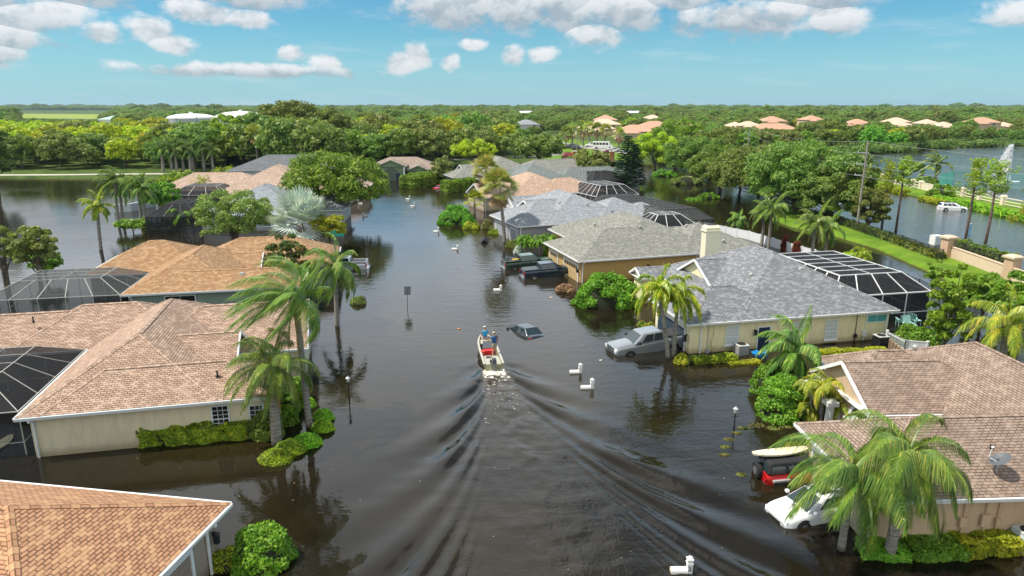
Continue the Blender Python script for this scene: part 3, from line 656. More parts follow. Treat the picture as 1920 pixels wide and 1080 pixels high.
m = MB(); m.box(10.0, 11.5, 17.0, 18.0, -.9, 6.35); m.box(9.9, 11.6, 16.9, 18.1, 6.0, 6.12); m.box(9.95, 11.55, 16.95, 18.05, 6.35, 6.6, taper=.2); ch = m.build('chimney', simple('chimney_cream', (.72, .68, .50), .8, noise=.08), hd, bevel=.02)
m = MB(); m.box(10.3, 11.2, 17.25, 17.75, 6.6, 6.68); m.build('flue_cap', M_dark, ch)
O = un(1640, 940, 2.5)
he = house('brown_roof_house', 'tan stucco house with brown shingles and arched entry at the lower right', O, 3, [
    (8, 17, -7, 16.3, 'y', 'h', 'h'), (0, 14, 0, 7.1, 'x', 'h', 'h'), (4.2, 13, 7.7, 14.1, 'x', 'g', 'h', 2.52), (5.6, 12, 11.5, 16.2, 'x', 'h', 'h')],
    .55, SH_brE, W_E, T_white, [S('box', 'S', .45, 4.2, .34, .95, 1.4), S('box', 'S', .45, 5.15, .38, .95, 1.5), S('box', 'S', .45, 5.7, .2, 1.0, 1.3), S('garage', 'W', .45, 3.4, 4.6, -.6, 1.75, simple('pale_garage', (.46, .38, .29), .6)), S('downpipe', 'W', .45, .62, 1, -.6, 2.3), S('lamp', 'W', .45, .85, 1, 1.0, 1.6),
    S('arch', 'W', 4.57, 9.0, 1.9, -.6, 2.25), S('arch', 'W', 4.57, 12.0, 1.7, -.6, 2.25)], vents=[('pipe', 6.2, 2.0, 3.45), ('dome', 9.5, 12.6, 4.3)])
# portico columns
cm = simple('pale_column', (.62, .62, .58), .6)
for (x, y) in ((3.6, 8.2), (3.6, 10.4), (3.6, 13.2)):
    m = MB(); m.cyl((x, y, -.6), .22, 2.5, 12); m.box(x-.32, x+.32, y-.32, y+.32, 1.9, 2.15); m.box(x-.3, x+.3, y-.3, y+.3, -.6, .1); m.build('column', cm, he)
O = un(1085, 490, 2.5)
house('mustard_house', 'mustard house with tan garage doors behind the dark blue pickup', O, 17, [
    (3.7, 18, 0, 19.4, 'y', 'h', 'h'), (0, 14, 0, 10.8, 'x', 'h', 'h'), (12, 22.5, -.0, 11, 'x', 'h', 'h'), (4.8, 13, 16, 20.6, 'x', 'h', 'h')],
    .42, SH_grF, W_F, T_white, [S('garage', 'W', .45, 3.1, 4.0, -.6, 1.75, M_tanGar), S('garage', 'W', .45, 8.3, 2.4, -.6, 1.75, M_tanGar), S('lamp', 'W', .45, .85, 1, 1.1, 1.5), S('downpipe', 'S', .45, .62, 1, -.6, 2.3), S('downpipe', 'S', .45, 14.2, 1, -.6, 2.3),
    S('shutterwindow', 'S', .45, 15.3, 1.3, .9, 2.1, M_blind), S('shutterwindow', 'S', .45, 20.2, 1.0, .9, 2.1, M_blind), S('panel', 'S', .45, 9.7, 1.3, .5, 1.7, None), S('lamp', 'S', .45, 8.2, 1, 1.35, 1.6)],
    vents=[('dome', 9.5, 5.0, 4.75), ('dome', 15.4, 4.9, 4.6), ('dome', 18.2, 1.5, 3.3), ('dome', 7.0, 12.0, 4.0)])
O = un(970, 425, 2.5)
house('pale_grey_roof_house', 'grey house with pale grey shingles and two small front gables', O, 21, [
    (4.4, 18.4, 0, 19, 'y', 'h', 'h'), (0, 10, 0, 11.1, 'x', 'h', 'h'), (4.0, 12, 4.9, 10.7, 'x', 'g', 'h', 3.55), (4.8, 12, 13.8, 19.6, 'x', 'g', 'h', 2.9), (12, 23, 0, 10.8, 'x', 'h', 'h'), (17, 25.2, 0, 7.6, 'x', 'h', 'h')],
    .45, SH_blG, W_G, T_white, [S('garage', 'W', .45, 2.4, 2.4, -.6, 1.75, M_greyGar), S('garage', 'W', .45, 7.2, 4.6, -.6, 1.75, M_greyGar), S('downpipe', 'S', .45, .62, 1, -.6, 2.3)],
    vents=[('dome', 8.2, 4.4, 4.7), ('dome', 12.2, 3.7, 4.4), ('dome', 15.3, 1.9, 3.5)])
O = un(905, 371, 2.5)
house('peach_roof_house', 'beige house with peach shingles behind the two tall fan palms', O, 23, [
    (6, 20, 0, 17, 'y', 'h', 'h'), (0, 12, 0, 9, 'x', 'g', 'h'), (12, 25, 0, 10, 'x', 'h', 'h')], .46, SH_peach, W_H, T_gut, [S('window', 'S', .45, 3, 1, .8, 2), S('downpipe', 'S', .45, .62, 1, -.6, 2.3)])
O = un(967, 346, 2.5)
house('teal_grey_roof_house', 'low house with teal grey shingles behind the peach roof', O, 24, [
    (0, 15, 0, 17, 'y', 'h', 'h'), (10, 31, 0, 11, 'x', 'h', 'h'), (-3, 10, 6, 15, 'x', 'h', 'h')], .45, SH_teal, W_M, T_gut, [S('window', 'S', .45, 14, 1.5, .8, 2)], vents=[('dome', 18, 4, 4.3)])
O = un(880, 331, 2.5)
house('olive_grey_roof_house', 'widest far house with olive grey shingles behind the clipped hedges', O, 22, [
    (3, 19, 0, 20, 'y', 'h', 'h'), (-4, 12, -1, 8, 'x', 'h', 'h'), (14, 37, 2, 14, 'x', 'h', 'h'), (1, 8, 8, 13, 'x', 'g', 'h', 3.2)], .45, SH_grF, simple('stucco_moss', (.16, .19, .13), .85), T_gut, [])
O = un(657, 321, 2.5)
hk = house('sage_green_house', 'sage green house with an arched porch at the far end of the street', O, 3, [
    (2, 22, 4, 17, 'x', 'h', 'h'), (6.2, 13.6, 0, 9, 'y', 'g', 'h', 3.6), (14.0, 19.2, -.2, 9, 'y', 'g', 'h', 2.7), (-2, 6, -2, 6, 'x', 'h', 'h', 1.9)], .42, shingle('shingle_mauve_tan', (.30, .23, .18), (.40, .31, .25), (.5, .4, .33), (.45, .36, .3), .05), W_K, simple('sage_trim', (.20, .25, .17), .6),
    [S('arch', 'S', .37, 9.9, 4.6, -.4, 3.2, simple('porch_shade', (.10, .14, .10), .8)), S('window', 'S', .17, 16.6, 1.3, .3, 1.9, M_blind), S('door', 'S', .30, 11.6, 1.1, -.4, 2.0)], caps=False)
m = MB(); m.box(13.0, 13.35, .0, .35, -.5, 3.4); m.build('column', M_white, hk)
# left side further back
O = un(365, 405, 2.5)
house('blue_grey_roof_house', 'pale house with blue grey shingles behind the airy olive tree', O, 6, [
    (0, 16, 0, 18, 'y', 'h', 'h'), (10, 21, 4, 15, 'x', 'h', 'h'), (6, 17, 0, 7, 'x', 'h', 'h')], .45, shingle('shingle_blue_grey', (.27, .30, .34), (.36, .40, .44), (.44, .48, .52), (.4, .44, .48), .1), W_M, T_gut, [S('window', 'S', .45, 10, 1.2, .8, 2)], vents=[('box', 4.6, 6.5, 4.6)])
O = un(402, 363, 2.5)
house('salmon_roof_house', 'house with a wide salmon tan roof between the palms on the left', O, 5, [
    (0, 18, 0, 22, 'y', 'h', 'h'), (-13, 8, 5, 17, 'x', 'h', 'h'), (12, 27, 5, 16, 'x', 'h', 'h')], .48, shingle('shingle_salmon', (.44, .30, .22), (.58, .42, .32), (.66, .52, .42), (.6, .46, .36), .08), W_H, T_gut, [])
O = un(425, 320, 2.5)
house('slate_roof_house_far', 'far house with a plain slate grey roof beyond the salmon roof', O, 3, [(0, 29, 0, 16, 'x', 'h', 'h')], .42, SH_slate, W_M, T_gut, [])

# distant rooftops across the trees: (px, py eave, width m, depth m, kind, two storeys)
far = [(1135, 233, 26, 15, 0, 5.5, 'pink tiled villa'), (1137, 224, 18, 14, 1, 8, 'tall orange tiled villa behind another'), (1120, 241, 30, 16, 0, 4.5, 'wide pale tiled villa above the palms'), (1193, 246, 32, 18, 1, 5, 'villa with a dark screened porch'), (1232, 237, 26, 15, 1, 6.5, 'two storey tiled villa'), (990, 233, 20, 13, 2, 6, 'grey roofed house alone in the woods'),
       (1283, 237, 20, 14, 1, 6, 'tiled villa behind the yellow tree'), (1378, 236, 16, 12, 0, 6, 'pale tiled villa left of the long one'), (1408, 235, 18, 12, 0, 6.5, 'pale tiled villa with a humped roof'), (1456, 242, 36, 16, 1, 4.5, 'long coral tiled villa'), (1455, 227, 20, 14, 1, 8, 'coral villa half hidden by trees'), (1531, 224, 16, 12, 1, 9, 'small orange tiled tower house'),
       (1588, 236, 14, 10, 1, 5, 'small coral roof by the pole'), (1613, 231, 18, 12, 1, 6.5, 'coral roof above the lake woods'), (1686, 228, 18, 12, 0, 6.5, 'peach roof left of the silvery tree'), (1697, 234, 16, 12, 0, 5, 'lower peach roof above the lake woods'), (1742, 231, 16, 12, 0, 6, 'peach roof right of the silvery tree'), (1780, 236, 16, 12, 0, 5, 'cream roof in the lake woods'),
       (1847, 229, 22, 14, 1, 8, 'orange tiled villa on the right'), (1854, 236, 26, 12, 0, 5, 'long cream roofed villa on the right'), (1890, 235, 12, 10, 0, 5, 'rightmost little peach roof'), (1190, 211, 26, 10, 3, 7, 'flat white roof near the horizon'), (986, 211, 20, 10, 3, 7, 'white roof near the horizon left of the villas'), (1225, 221, 14, 10, 0, 7, 'dull peach roof in the deep woods')]
for (px, py, w, dp, k, ez, lab) in far:
    x, y = un(px, py+0.5, ez); w *= .78; w *= min(2.2, y/420); dp *= min(1.5, y/420)
    house('villa', lab if len(lab.split()) > 3 else lab+' in the distance', (x-w/2, y), random.Random(px).uniform(-12, 12), [(0, w, 0, dp, 'x', 'h', 'h', ez)]+([(w*.15, w*.6, -2, dp*.6, 'y', 'h', 'h', ez-.8)] if k < 2 else []), .42,
          [SH_tileP, SH_tile, SH_blG, simple('white_roof', (.8, .8, .8), .6)][k], W_far if k < 2 else W_M, M_cream, [S('window', 'S', .45, w*.75, 1.6, ez-1.9, ez-.5)], caps=False, group='villas across the trees', base=-.5)
# waterworks tanks
def tank(px, py, r, h, dome, lab):
    x, y = un(px, py, h); t = empty('storage_tank', (x, y, 0), 0, lab, 'storage tank', 'concrete storage tanks')
    m = MB(); m.cyl((0, 0, 0), r, h, 48); m.build('wall', simple('tank_grey', (.42, .44, .43), .8, noise=.06, nscale=.2), t, smooth=False)
    m = MB(); n = 48
    rings = [(r*1.01*math.cos(a*math.pi/14), h+dome*math.sin(a*math.pi/14)) for a in range(8)]
    for i in range(7):
        for q in range(n):
            a0, a1 = 2*math.pi*q/n, 2*math.pi*(q+1)/n
            m.face([(rings[i][0]*math.cos(a0), rings[i][0]*math.sin(a0), rings[i][1]), (rings[i][0]*math.cos(a1), rings[i][0]*math.sin(a1), rings[i][1]), (rings[i+1][0]*math.cos(a1), rings[i+1][0]*math.sin(a1), rings[i+1][1]), (rings[i+1][0]*math.cos(a0), rings[i+1][0]*math.sin(a0), rings[i+1][1])])
    d = m.build('dome', simple('tank_white', (.72, .72, .70), .6), t)
    m = MB(); m.cyl((0, 0, h+dome-.1), 1.2, 1.1, 12); m.build('vent', M_white, d)
    m = MB(); m.bar((r*.6, -r*.85, 0), (r*.6, -r*.85, h+1), .5); m.bar((-r*.2, -r*1.02, 0), (-r*.2, -r*1.02, h+.5), .4); m.build('pipe', simple('green_pipe', (.2, .4, .35), .5), t)
tank(359, 221.5, 16, 10, 3.2, 'left of two pale domed tanks above the treetops'); tank(452, 220, 17, 10.5, 4.2, 'right of two pale domed tanks above the treetops')
x, y = un(410, 231, 7); t = empty('surge_tank', (x, y, 0), 0, 'small white upright cylinder between the two domed tanks', 'tank'); m = MB(); m.cyl((0, 0, 0), 2.2, 10, 20); m.ball((0, 0, 10), (2.2, 2.2, .9), 20, 6); m.build('shell', M_white, t, smooth=False)
m = MB(); m.bar((-2.4, -.5, 0), (-2.4, -.5, 10.5), .25); m.build('ladder', M_rim, t)
x, y = un(181, 224, 5); house('barn', 'large shed with a pale green metal roof beside the open field', (x, y), -2, [(0, 26, 0, 24, 'x', 'h', 'g', 5)], .32, simple('green_metal_roof', (.42, .62, .48), .5), M_white, M_white, [S('garage', 'S', .45, 14, 5, 0, 3.5, M_white)], caps=False)
# ------------------------------------------------------------------ vegetation
def rnd_unit(rng, n):
    v = rng.normal(size=(n, 3)); return v/np.linalg.norm(v, axis=1, keepdims=True)
def cards(rng, P, N, size, asp=1.6, jit=.7, down=0.):
    """leaf quads at P facing N (jittered)"""
    n = len(P); N = N+rnd_unit(rng, n)*jit; N[:, 2] += .25; N /= np.linalg.norm(N, axis=1, keepdims=True)
    A = np.cross(N, rnd_unit(rng, n)); A[:, 2] -= down; A /= np.linalg.norm(A, axis=1, keepdims=True); B = np.cross(N, A)
    s = (size*(.6+.8*rng.rand(n)))[:, None]; a = A*s*asp*.5; b = B*s*.5
    return np.stack([P-a*.9, P-b*.8+a*.05, P+a, P+b*.8+a*.05], 1)
def crown_cards(rng, blobs, n, size, asp=1.5, jit=.8, shell=.35, down=0.):
    """blobs: (x,y,z,rx,rz)"""
    Bl = np.array(blobs); w = Bl[:, 3]**2; w /= w.sum(); k = rng.choice(len(Bl), n, p=w); b = Bl[k]
    d = rnd_unit(rng, n); d[:, 2] = np.where(d[:, 2] < -.35, -d[:, 2]*.6, d[:, 2]); r = 1-shell*rng.rand(n)**1.3
    lump = 1+.16*np.sin(d[:, 0]*7+k)*np.sin(d[:, 1]*6+2*k)
    P = b[:, :3]+d*np.stack([b[:, 3]*r*lump, b[:, 3]*r*lump, b[:, 4]*r*lump], 1)
    return cards(rng, P, d.copy(), size, asp, jit, down)
def tree_mesh(seed, H, W, trunk_h, n, size, nb=26, flat=.45, spread=1., brad=.24, bw=None, limbs=True, jit=.8, asp=1.5, lean=(0, 0), open_=0., ntr=1, shell=.35):
    """crown (radius W, height H-trunk_h) of leaf clumps carried by real limbs"""
    rng = np.random.RandomState(seed); m = MB(); blobs = []
    ch = H-trunk_h; cz = trunk_h+ch*.42
    cz = trunk_h+ch*.46; lo = -.62
    for i in range(nb):
        a = i*2.39996+rng.rand()*.5; w = 1-(1-lo)*(i+.5)/nb; q = math.sqrt(max(0, 1-w*w)); r = W*brad*(.7+.65*rng.rand()); k = .86+.22*rng.rand()
        qq = min(1, q*1.12 if w > 0 else q)
        blobs.append(((W-r)*qq*k*spread*math.cos(a)+lean[0]*.5, (W-r)*qq*k*spread*math.sin(a)+lean[1]*.5, cz+(ch*(.54 if w > 0 else .50)-r*.5)*w*k, r, r*(flat+.35)))
    for i in range(nb//3):
        a = rng.rand()*6.28; q = rng.rand()**.5*.6; r = W*brad*1.1
        blobs.append((W*q*.7*math.cos(a), W*q*.7*math.sin(a), trunk_h+ch*(.25+.45*rng.rand()), r, r*.8))
    tr = max(.10, H*.026)
    for t in range(ntr):
        ox, oy = (rng.rand(2)-.5)*tr*2.4*(ntr > 1)
        sp = (rng.rand(2)-.5)*W*.25*(ntr > 1)
        top = Vector((sp[0]+lean[0]*.3, sp[1]+lean[1]*.3, trunk_h+ch*.18)); base = Vector((ox, oy, -1.2))
        m.tube([base, base.lerp(top, .3)+Vector((tr*.3, 0, 0)), base.lerp(top, .65)+Vector((-tr*.2, tr*.3, 0)), top], [tr*1.25, tr, tr*.85, tr*.65], 8)
        if limbs:
            for b in blobs[t::max(1, ntr)][::2]:
                p = Vector(b[:3]); st = base.lerp(top, .62+.38*rng.rand()); md = st.lerp(p, .5)+Vector((0, 0, -.06*W*(rng.rand()-.3)))
                m.tube([st, md, p], [tr*.42, tr*.26, tr*.08], 5, cap=False)
    Q = crown_cards(rng, blobs, n, size, asp, jit, shell)
    if open_: Q = Q[rng.rand(len(Q)) > open_]
    return m, Q
def meshobj(m, name):
    me = bpy.data.meshes.new(name); me.from_pydata(m.v, [], m.f); me.polygons.foreach_set('use_smooth', [True]*len(me.polygons)); return me
def make_tree(name, loc, label, cat, leaf, seed, H, W, trunk_h, n, size, bark=M_bark, group=None, **kw):
    t = empty(name, (loc[0], loc[1], kw.pop('z', 0)), 0, label, cat, group); m, Q = tree_mesh(seed, H, W, trunk_h, n, size, **kw)
    mobj('trunk', meshobj(m, 'trunk'), t, bark); mobj('crown', quads_mesh('crown', Q), t, leaf); return t
def shrub(name, loc, label, cat, leaf, seed, rx, ry, h, n, size, rz=0, group=None, box=False, z=-.3, flower=None, nf=0, dome=1.0, lumps=0, asp=1.4):
    """clipped or loose shrub: leaf surface over a dark core that paints the inner shade"""
    t = empty(name, (loc[0], loc[1], 0), rz, label, cat, group); rng = np.random.RandomState(seed)
    if box:
        u = rng.uniform(-1, 1, (n, 3)); ar = np.array([ry*h, rx*h, rx*ry*1.3]); f = rng.choice(3, n, p=ar/ar.sum())
        sg = np.where(rng.rand(n) < .5, -1, 1); sg = np.where(f == 2, 1, sg); N = np.zeros((n, 3))
        for a in range(3): u[f == a, a] = sg[f == a]; N[f == a, a] = sg[f == a]
        rr = 1-.10*(np.abs(u[:, :1])**6)*0
        P = np.stack([u[:, 0]*rx, u[:, 1]*ry, (u[:, 2]+1)/2*h], 1)
        # round the edges and undulate
        ph = rng.rand(6)*6
        wob = .06*h*(np.sin(P[:, 0]*1.7+ph[0])+np.sin(P[:, 0]*3.9+ph[1]+P[:, 1]*2)+.6*np.sin(P[:, 0]*7.1+ph[2]+P[:, 2]*5)); P += N*wob[:, None]
        e = np.clip((np.abs(u[:, 1])-.75)/.25, 0, 1)*np.clip((u[:, 2]-.6)/.4, 0, 1); P[:, 2] -= e*h*.14
        P -= N*(rng.rand(n)**2*.12)[:, None]; P[:, 2] += z+.0
        Q = cards(rng, P, N, size, asp, .75)
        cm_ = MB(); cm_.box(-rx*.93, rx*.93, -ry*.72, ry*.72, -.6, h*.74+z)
    else:
        d = rnd_unit(rng, n); d[:, 2] = np.abs(d[:, 2])*1.0-.25*(rng.rand(n) < .25); ph = rng.rand(8)*6
        lump = 1+.05*np.sin(d[:, 0]*5+ph[0])*np.cos(d[:, 1]*6+ph[1])
        if lumps: 
            C = rnd_unit(rng, lumps); C[:, 2] = np.abs(C[:, 2]); dd = (d@C.T).max(1); lump = lump*(.80+.26*np.clip((dd-.72)/.28, 0, 1))
        r = (1-.12*rng.rand(n)**2)*lump
        P = d*np.array([rx, ry, h-z])*r[:, None]; P[:, 2] += z; Q = cards(rng, P, d.copy(), size, asp, .9)
        if lumps >= 9:
            nb = lumps*3; bl = []
            for i in range(nb):
                w_ = 1-1.05*(i+.5)/nb; q = math.sqrt(max(0, 1-w_*w_)); a = i*2.39996+rng.rand(); k = .82+.22*rng.rand(); rr_ = min(rx, ry)*(.22+.14*rng.rand()); bl.append((q*math.cos(a)*(rx-rr_)*k*1.06, q*math.sin(a)*(ry-rr_)*k*1.06, z+(h-z-rr_)*max(.08, w_)*k, rr_, rr_*.9))
            Q = crown_cards(rng, bl, int(n*1.5), size, asp, .95, .3)
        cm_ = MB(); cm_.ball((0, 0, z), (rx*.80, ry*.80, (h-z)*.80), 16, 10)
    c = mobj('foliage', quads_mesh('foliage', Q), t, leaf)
    core = cm_.build('shade_core', simple('inner_shade', (.018, .022, .008), .95), t, smooth=True)  # solid dark core painted as the shade between the leaves
    if nf:
        k = rng.choice(len(Q), nf); F = Q[k].copy(); cc = F.mean(1, keepdims=True); F = cc+(F-cc)*.9; F += np.array([0, 0, .05]); mobj('blossom', quads_mesh('blossom', F), t, flower or G_flower)
    return t
def frond(rng, base, az, e0, L, droop, wind, nl=46, ll=.75, lw=.05, curl=.5, seg=2, plume=0.):
    """one feather frond: rachis curve plus drooping leaflets -> list of quads"""
    ns = 12; pts = [np.array(base, float)]; d = np.array([math.cos(az)*math.cos(e0), math.sin(az)*math.cos(e0), math.sin(e0)]); ds = [d]
    for i in range(ns):
        t = i/ns; d = d+np.array([0, 0, -droop*(.45+1.5*t)/ns*2.0])+np.array(wind)*(.5+t)/ns*2.2; d /= np.linalg.norm(d); pts.append(pts[-1]+d*L/ns); ds.append(d)
    pts = np.array(pts); ds = np.array(ds); Q = []
    t = np.linspace(.10, 1, nl); t = np.concatenate([t, t]); side = np.repeat([1., -1.], nl)
    fi = t*ns; i0 = np.minimum(fi.astype(int), ns-1); fr = (fi-i0)[:, None]
    P = pts[i0]*(1-fr)+pts[i0+1]*fr; D = ds[i0]*(1-fr)+ds[i0+1]*fr
    up = np.array([0, 0, 1.]); S_ = np.cross(D, up); S_ /= np.maximum(np.linalg.norm(S_, axis=1, keepdims=True), 1e-3); Up = np.cross(S_, D)
    roll = rng.uniform(-.5, 1.0, len(t))[:, None] if plume else rng.uniform(.0, .35, len(t))[:, None]
    if plume: roll = rng.uniform(-1.6, 1.6, len(t))[:, None]
    ln = (ll*(np.sin(np.clip(t*1.05+.08, 0, 1)*math.pi)**.55*.8+.2)*(.85+.3*rng.rand(len(t))))[:, None]
    d1 = S_*side[:, None]*np.cos(roll)*.8+Up*np.sin(roll)*.7+D*(.55+.5*t[:, None])+np.array(wind)*.5+np.array([0, 0, -.55*curl]); d1 /= np.linalg.norm(d1, axis=1, keepdims=True)
    d2 = d1+np.array([0, 0, -curl*3.8])+np.array(wind)*.9+rng.normal(0, .10, (len(t), 3)); d2 /= np.linalg.norm(d2, axis=1, keepdims=True)
    w = lw*(.8+.4*rng.rand(len(t)))[:, None]; wv = np.cross(d1, up*.6+S_*side[:, None]*.3+D*.4); wv /= np.maximum(np.linalg.norm(wv, axis=1, keepdims=True), 1e-3); wv = wv*w
    M = P+d1*ln*.38; Tp = M+d2*ln*.68
    Q.append(np.stack([P-wv*.35, M-wv*.6, M+wv*.6, P+wv*.35], 1)); Q.append(np.stack([M-wv*.6, Tp-wv*.12, Tp+wv*.12, M+wv*.6], 1))
    # rachis
    r = .035; a = pts[:-1]; b = pts[1:]; s = np.cross(ds[:-1], up); s /= np.maximum(np.linalg.norm(s, axis=1, keepdims=True), 1e-3); s = s*r
    Q.append(np.stack([a-s, b-s*.8, b+s*.8, a+s], 1))
    return np.concatenate(Q)
def palm_trunk(H, r0, r1, lean=(0, 0), bulge=0., rough=0., z0=-1.2, seed=0):
    m = MB(); pts = []; rad = []; n = 16; rng = random.Random(seed)
    for i in range(n+1):
        t = i/n; pts.append((lean[0]*t**1.5, lean[1]*t**1.5, z0+(H-z0)*t)); rad.append(r0*(1-t)+r1*t+bulge*math.exp(-((t-.45)/.25)**2)+rough*(rng.random()-.5)+(.06 if i == 0 else 0))
    m.tube(pts, rad, 12); return m
def make_palm(name, loc, label, H, L, nf, wind=(0, 0, 0), seed=0, leaf=None, tr=(.20, .15), lean=(0, 0), nl=46, ll=.75, lw=.055, droop=1.0, emin=-.5, emax=1.35, group=None, shaft=None, boots=False, dead=0, curl=.5, plume=0, cat='palm tree', bulge=0, z=0, nuts=False):
    t = empty(name, (loc[0], loc[1], z), 0, label, cat, group); rng = np.random.RandomState(seed)
    m = palm_trunk(H, tr[0], tr[1], lean, bulge, .012, seed=seed); tk = m.build('trunk', M_pbark, t, smooth=True)
    top = (lean[0], lean[1], H)
    if shaft:
        c = MB(); c.tube([(top[0], top[1], H-.05), (top[0], top[1], H+.5*shaft), (top[0], top[1], H+shaft)], [tr[1]*1.15, tr[1]*1.25, tr[1]*.6], 10); c.build('crownshaft', simple('crownshaft_green', (.16, .24, .07), .4), t, smooth=True); top = (top[0], top[1], H+shaft*.85)
    if boots:
        c = MB()
        for i in range(34):
            a = i*2.4; zz = H-1.1+i*.036; r = tr[1]; p = Vector((top[0]+math.cos(a)*r*.8, top[1]+math.sin(a)*r*.8, zz)); c.bar(p, p+Vector((math.cos(a)*.16, math.sin(a)*.16, .30)), .13, .05)
        c.build('boots', simple('palm_boots', (.22, .15, .09), .9, noise=.3), t)
    Q = []
    for i in range(nf):
        f = i/(nf-1); az = i*2.39996+rng.rand()*.4; e = emin+(emax-emin)*f**.9+rng.normal(0, .07)
        Q.append(frond(rng, top, az, e, L*(.8+.3*rng.rand()), droop*(1.0-.25*f), wind, nl, ll, lw, curl, plume=plume))
    mobj('crown', quads_mesh('crown', np.concatenate(Q)), t, leaf or G_palm)
    if dead:
        Q = [frond(rng, (top[0], top[1], top[2]-.2), rng.rand()*6.3, -.9-.4*rng.rand(), L*.7, 1.2, (0, 0, 0), 20, ll*.6, lw, .8) for i in range(dead)]
        mobj('dead_frond', quads_mesh('dead_frond', np.concatenate(Q)), t, G_dead)
    if nuts:
        c = MB(); 
        for i in range(3):
            a = 2+i*2.1; p = Vector(top)+Vector((0, 0, -.15))
            for k in range(7): q = p+Vector((math.cos(a+k*.07)*(.4+.03*k), math.sin(a+k*.09)*(.4+.03*k), -.5-.08*k)); c.tube([p, q], [.025, .015], 4)
        c.build('fruit_stalk', simple('fruit_stalk', (.5, .33, .08), .7), t)
    return t
def fan_leaf(rng, base, az, e, pet, R_, wind=(0, 0, 0), ns=22, droop=.4, arc=2.6):
    d = np.array([math.cos(az)*math.cos(e), math.sin(az)*math.cos(e), math.sin(e)])+np.array(wind)*.5; d /= np.linalg.norm(d)
    b = np.array(base, float); c = b+d*pet; s = np.cross(d, [0, 0, 1.]); s /= max(np.linalg.norm(s), 1e-3); u = np.cross(s, d)
    rollv = rng.uniform(-.6, .6); s, u = s*math.cos(rollv)+u*math.sin(rollv), u*math.cos(rollv)-s*math.sin(rollv)
    Q = [np.array([b-s*.03, c-s*.02, c+s*.02, b+s*.03])]
    for i in range(ns):
        a = (i/(ns-1)-.5)*arc; dr = d*math.cos(a)+s*math.sin(a)+u*(.18 if i % 2 else .06)*1.0; dr /= np.linalg.norm(dr)
        ln = R_*(.85+.2*math.cos(a))*(.9+.15*rng.rand()); m_ = c+dr*ln*.6; dt = dr+np.array([0, 0, -droop])+np.array(wind); dt /= np.linalg.norm(dt); tp = m_+dt*ln*.45
        w = np.cross(dr, u); w /= np.linalg.norm(w); w = w*ln*.068*(2.6/arc*22/ns)*.9
        Q.append(np.array([c-w*.2, m_-w, m_+w, c+w*.2])); Q.append(np.array([m_-w, tp-w*.15, tp+w*.15, m_+w]))
    return np.array(Q)
def make_fanpalm(name, loc, label, H, pet, R_, nf, seed=0, leaf=None, tr=(.22, .18), lean=(0, 0), wind=(0, 0, 0), skirt=0, group=None, emin=-.5, emax=1.4, droop=.5, ns=22, cat='palm tree', z=0):
    t = empty(name, (loc[0], loc[1], z), 0, label, cat, group); rng = np.random.RandomState(seed)
    palm_trunk(H, tr[0], tr[1], lean, rough=.02, seed=seed).build('trunk', M_pbark, t, smooth=True); top = (lean[0], lean[1], H)
    Q = [fan_leaf(rng, top, i*2.4+rng.rand()*.4, emin+(emax-emin)*(i/(nf-1))**.85+rng.normal(0, .08), pet*(.8+.4*rng.rand()), R_*(.85+.3*rng.rand()), wind, ns, droop) for i in range(nf)]
    mobj('crown', quads_mesh('crown', np.concatenate(Q)), t, leaf or G_fan)
    if skirt:
        Q = [fan_leaf(rng, (top[0], top[1], H-.2-.9*rng.rand()), rng.rand()*6.3, -.75-.6*rng.rand(), pet*.6, R_*.9, wind, 14, 1.2) for i in range(skirt)]
        mobj('dead_frond', quads_mesh('dead_frond', np.concatenate(Q)), t, G_dead)
    return t
def spot(px, pyb, pyt=None, z0=0.):
    """ground position from its base pixel and, if given, the height of its top"""
    x, y = un(px, pyb, z0)
    return ((x, y), zat(pyt, y)) if pyt is not None else (x, y)

# ---- palms near the camera, wind from the right
def qpalm(px, pyb, pyc, label, L, nf, seed, wind=(-.8, .1, 0), lean_px=None, **kw):
    x, y = un(px, pyb, 0); H = zat(pyc, y); lx = 0
    if lean_px is not None: lx = xat(lean_px, pyc, y)-x
    return make_palm('queen_palm', (x, y), label, H, L, nf, wind, seed, lean=(lx, 0), cat='palm tree', group='queen palms', **kw)
qpalm(580, 800, 560, 'tall leaning palm with its fronds blown left over the tan roof', 4.3, 22, 1, (-1.15, .0, -.05), 553, tr=(.19, .17), nl=110, ll=1.2, lw=.023, boots=True, emin=-.2, emax=1.15, droop=1.0, dead=3)
qpalm(519, 832, 690, 'stout palm with shaggy drooping fronds in front of the tan roofed house', 3.2, 24, 2, (-.35, 0, 0), 510, tr=(.30, .24), nl=104, ll=.85, lw=.023, boots=True, emin=-.35, droop=1.25, nuts=True, dead=2)
qpalm(632, 612, 500, 'slender palm standing in open water left of the square sign', 3.6, 17, 3, (-.45, 0, 0), 628, tr=(.20, .15), nl=56, ll=.85, droop=1.3)
qpalm(540, 705, 640, 'small young palm between the tan roof and the tall leaning palm', 1.7, 13, 4, (-.3, 0, 0), tr=(.12, .10), nl=36, ll=.45, lw=.04, leaf=G_olive)
qpalm(1577, 1030, 880, 'big palm with drooping fronds over the white car', 3.5, 15, 5, (-.45, .05, 0), 1600, tr=(.17, .15), nl=120, ll=1.15, lw=.021, emax=1.05, droop=1.25, leaf=G_palm)
qpalm(1666, 1048, 850, 'rightmost big palm with one yellow frond before the brown roof', 3.3, 18, 6, (.05, -.1, 0), 1703, tr=(.24, .17), nl=120, ll=1.15, lw=.021, emax=1.05, droop=1.3, leaf=G_palm)
qpalm(1480, 735, 655, 'feathery palm in front of the cream house with windblown fronds', 3.0, 17, 7, (-.45, 0, 0), tr=(.2, .15), nl=56, ll=.8, droop=1.2)
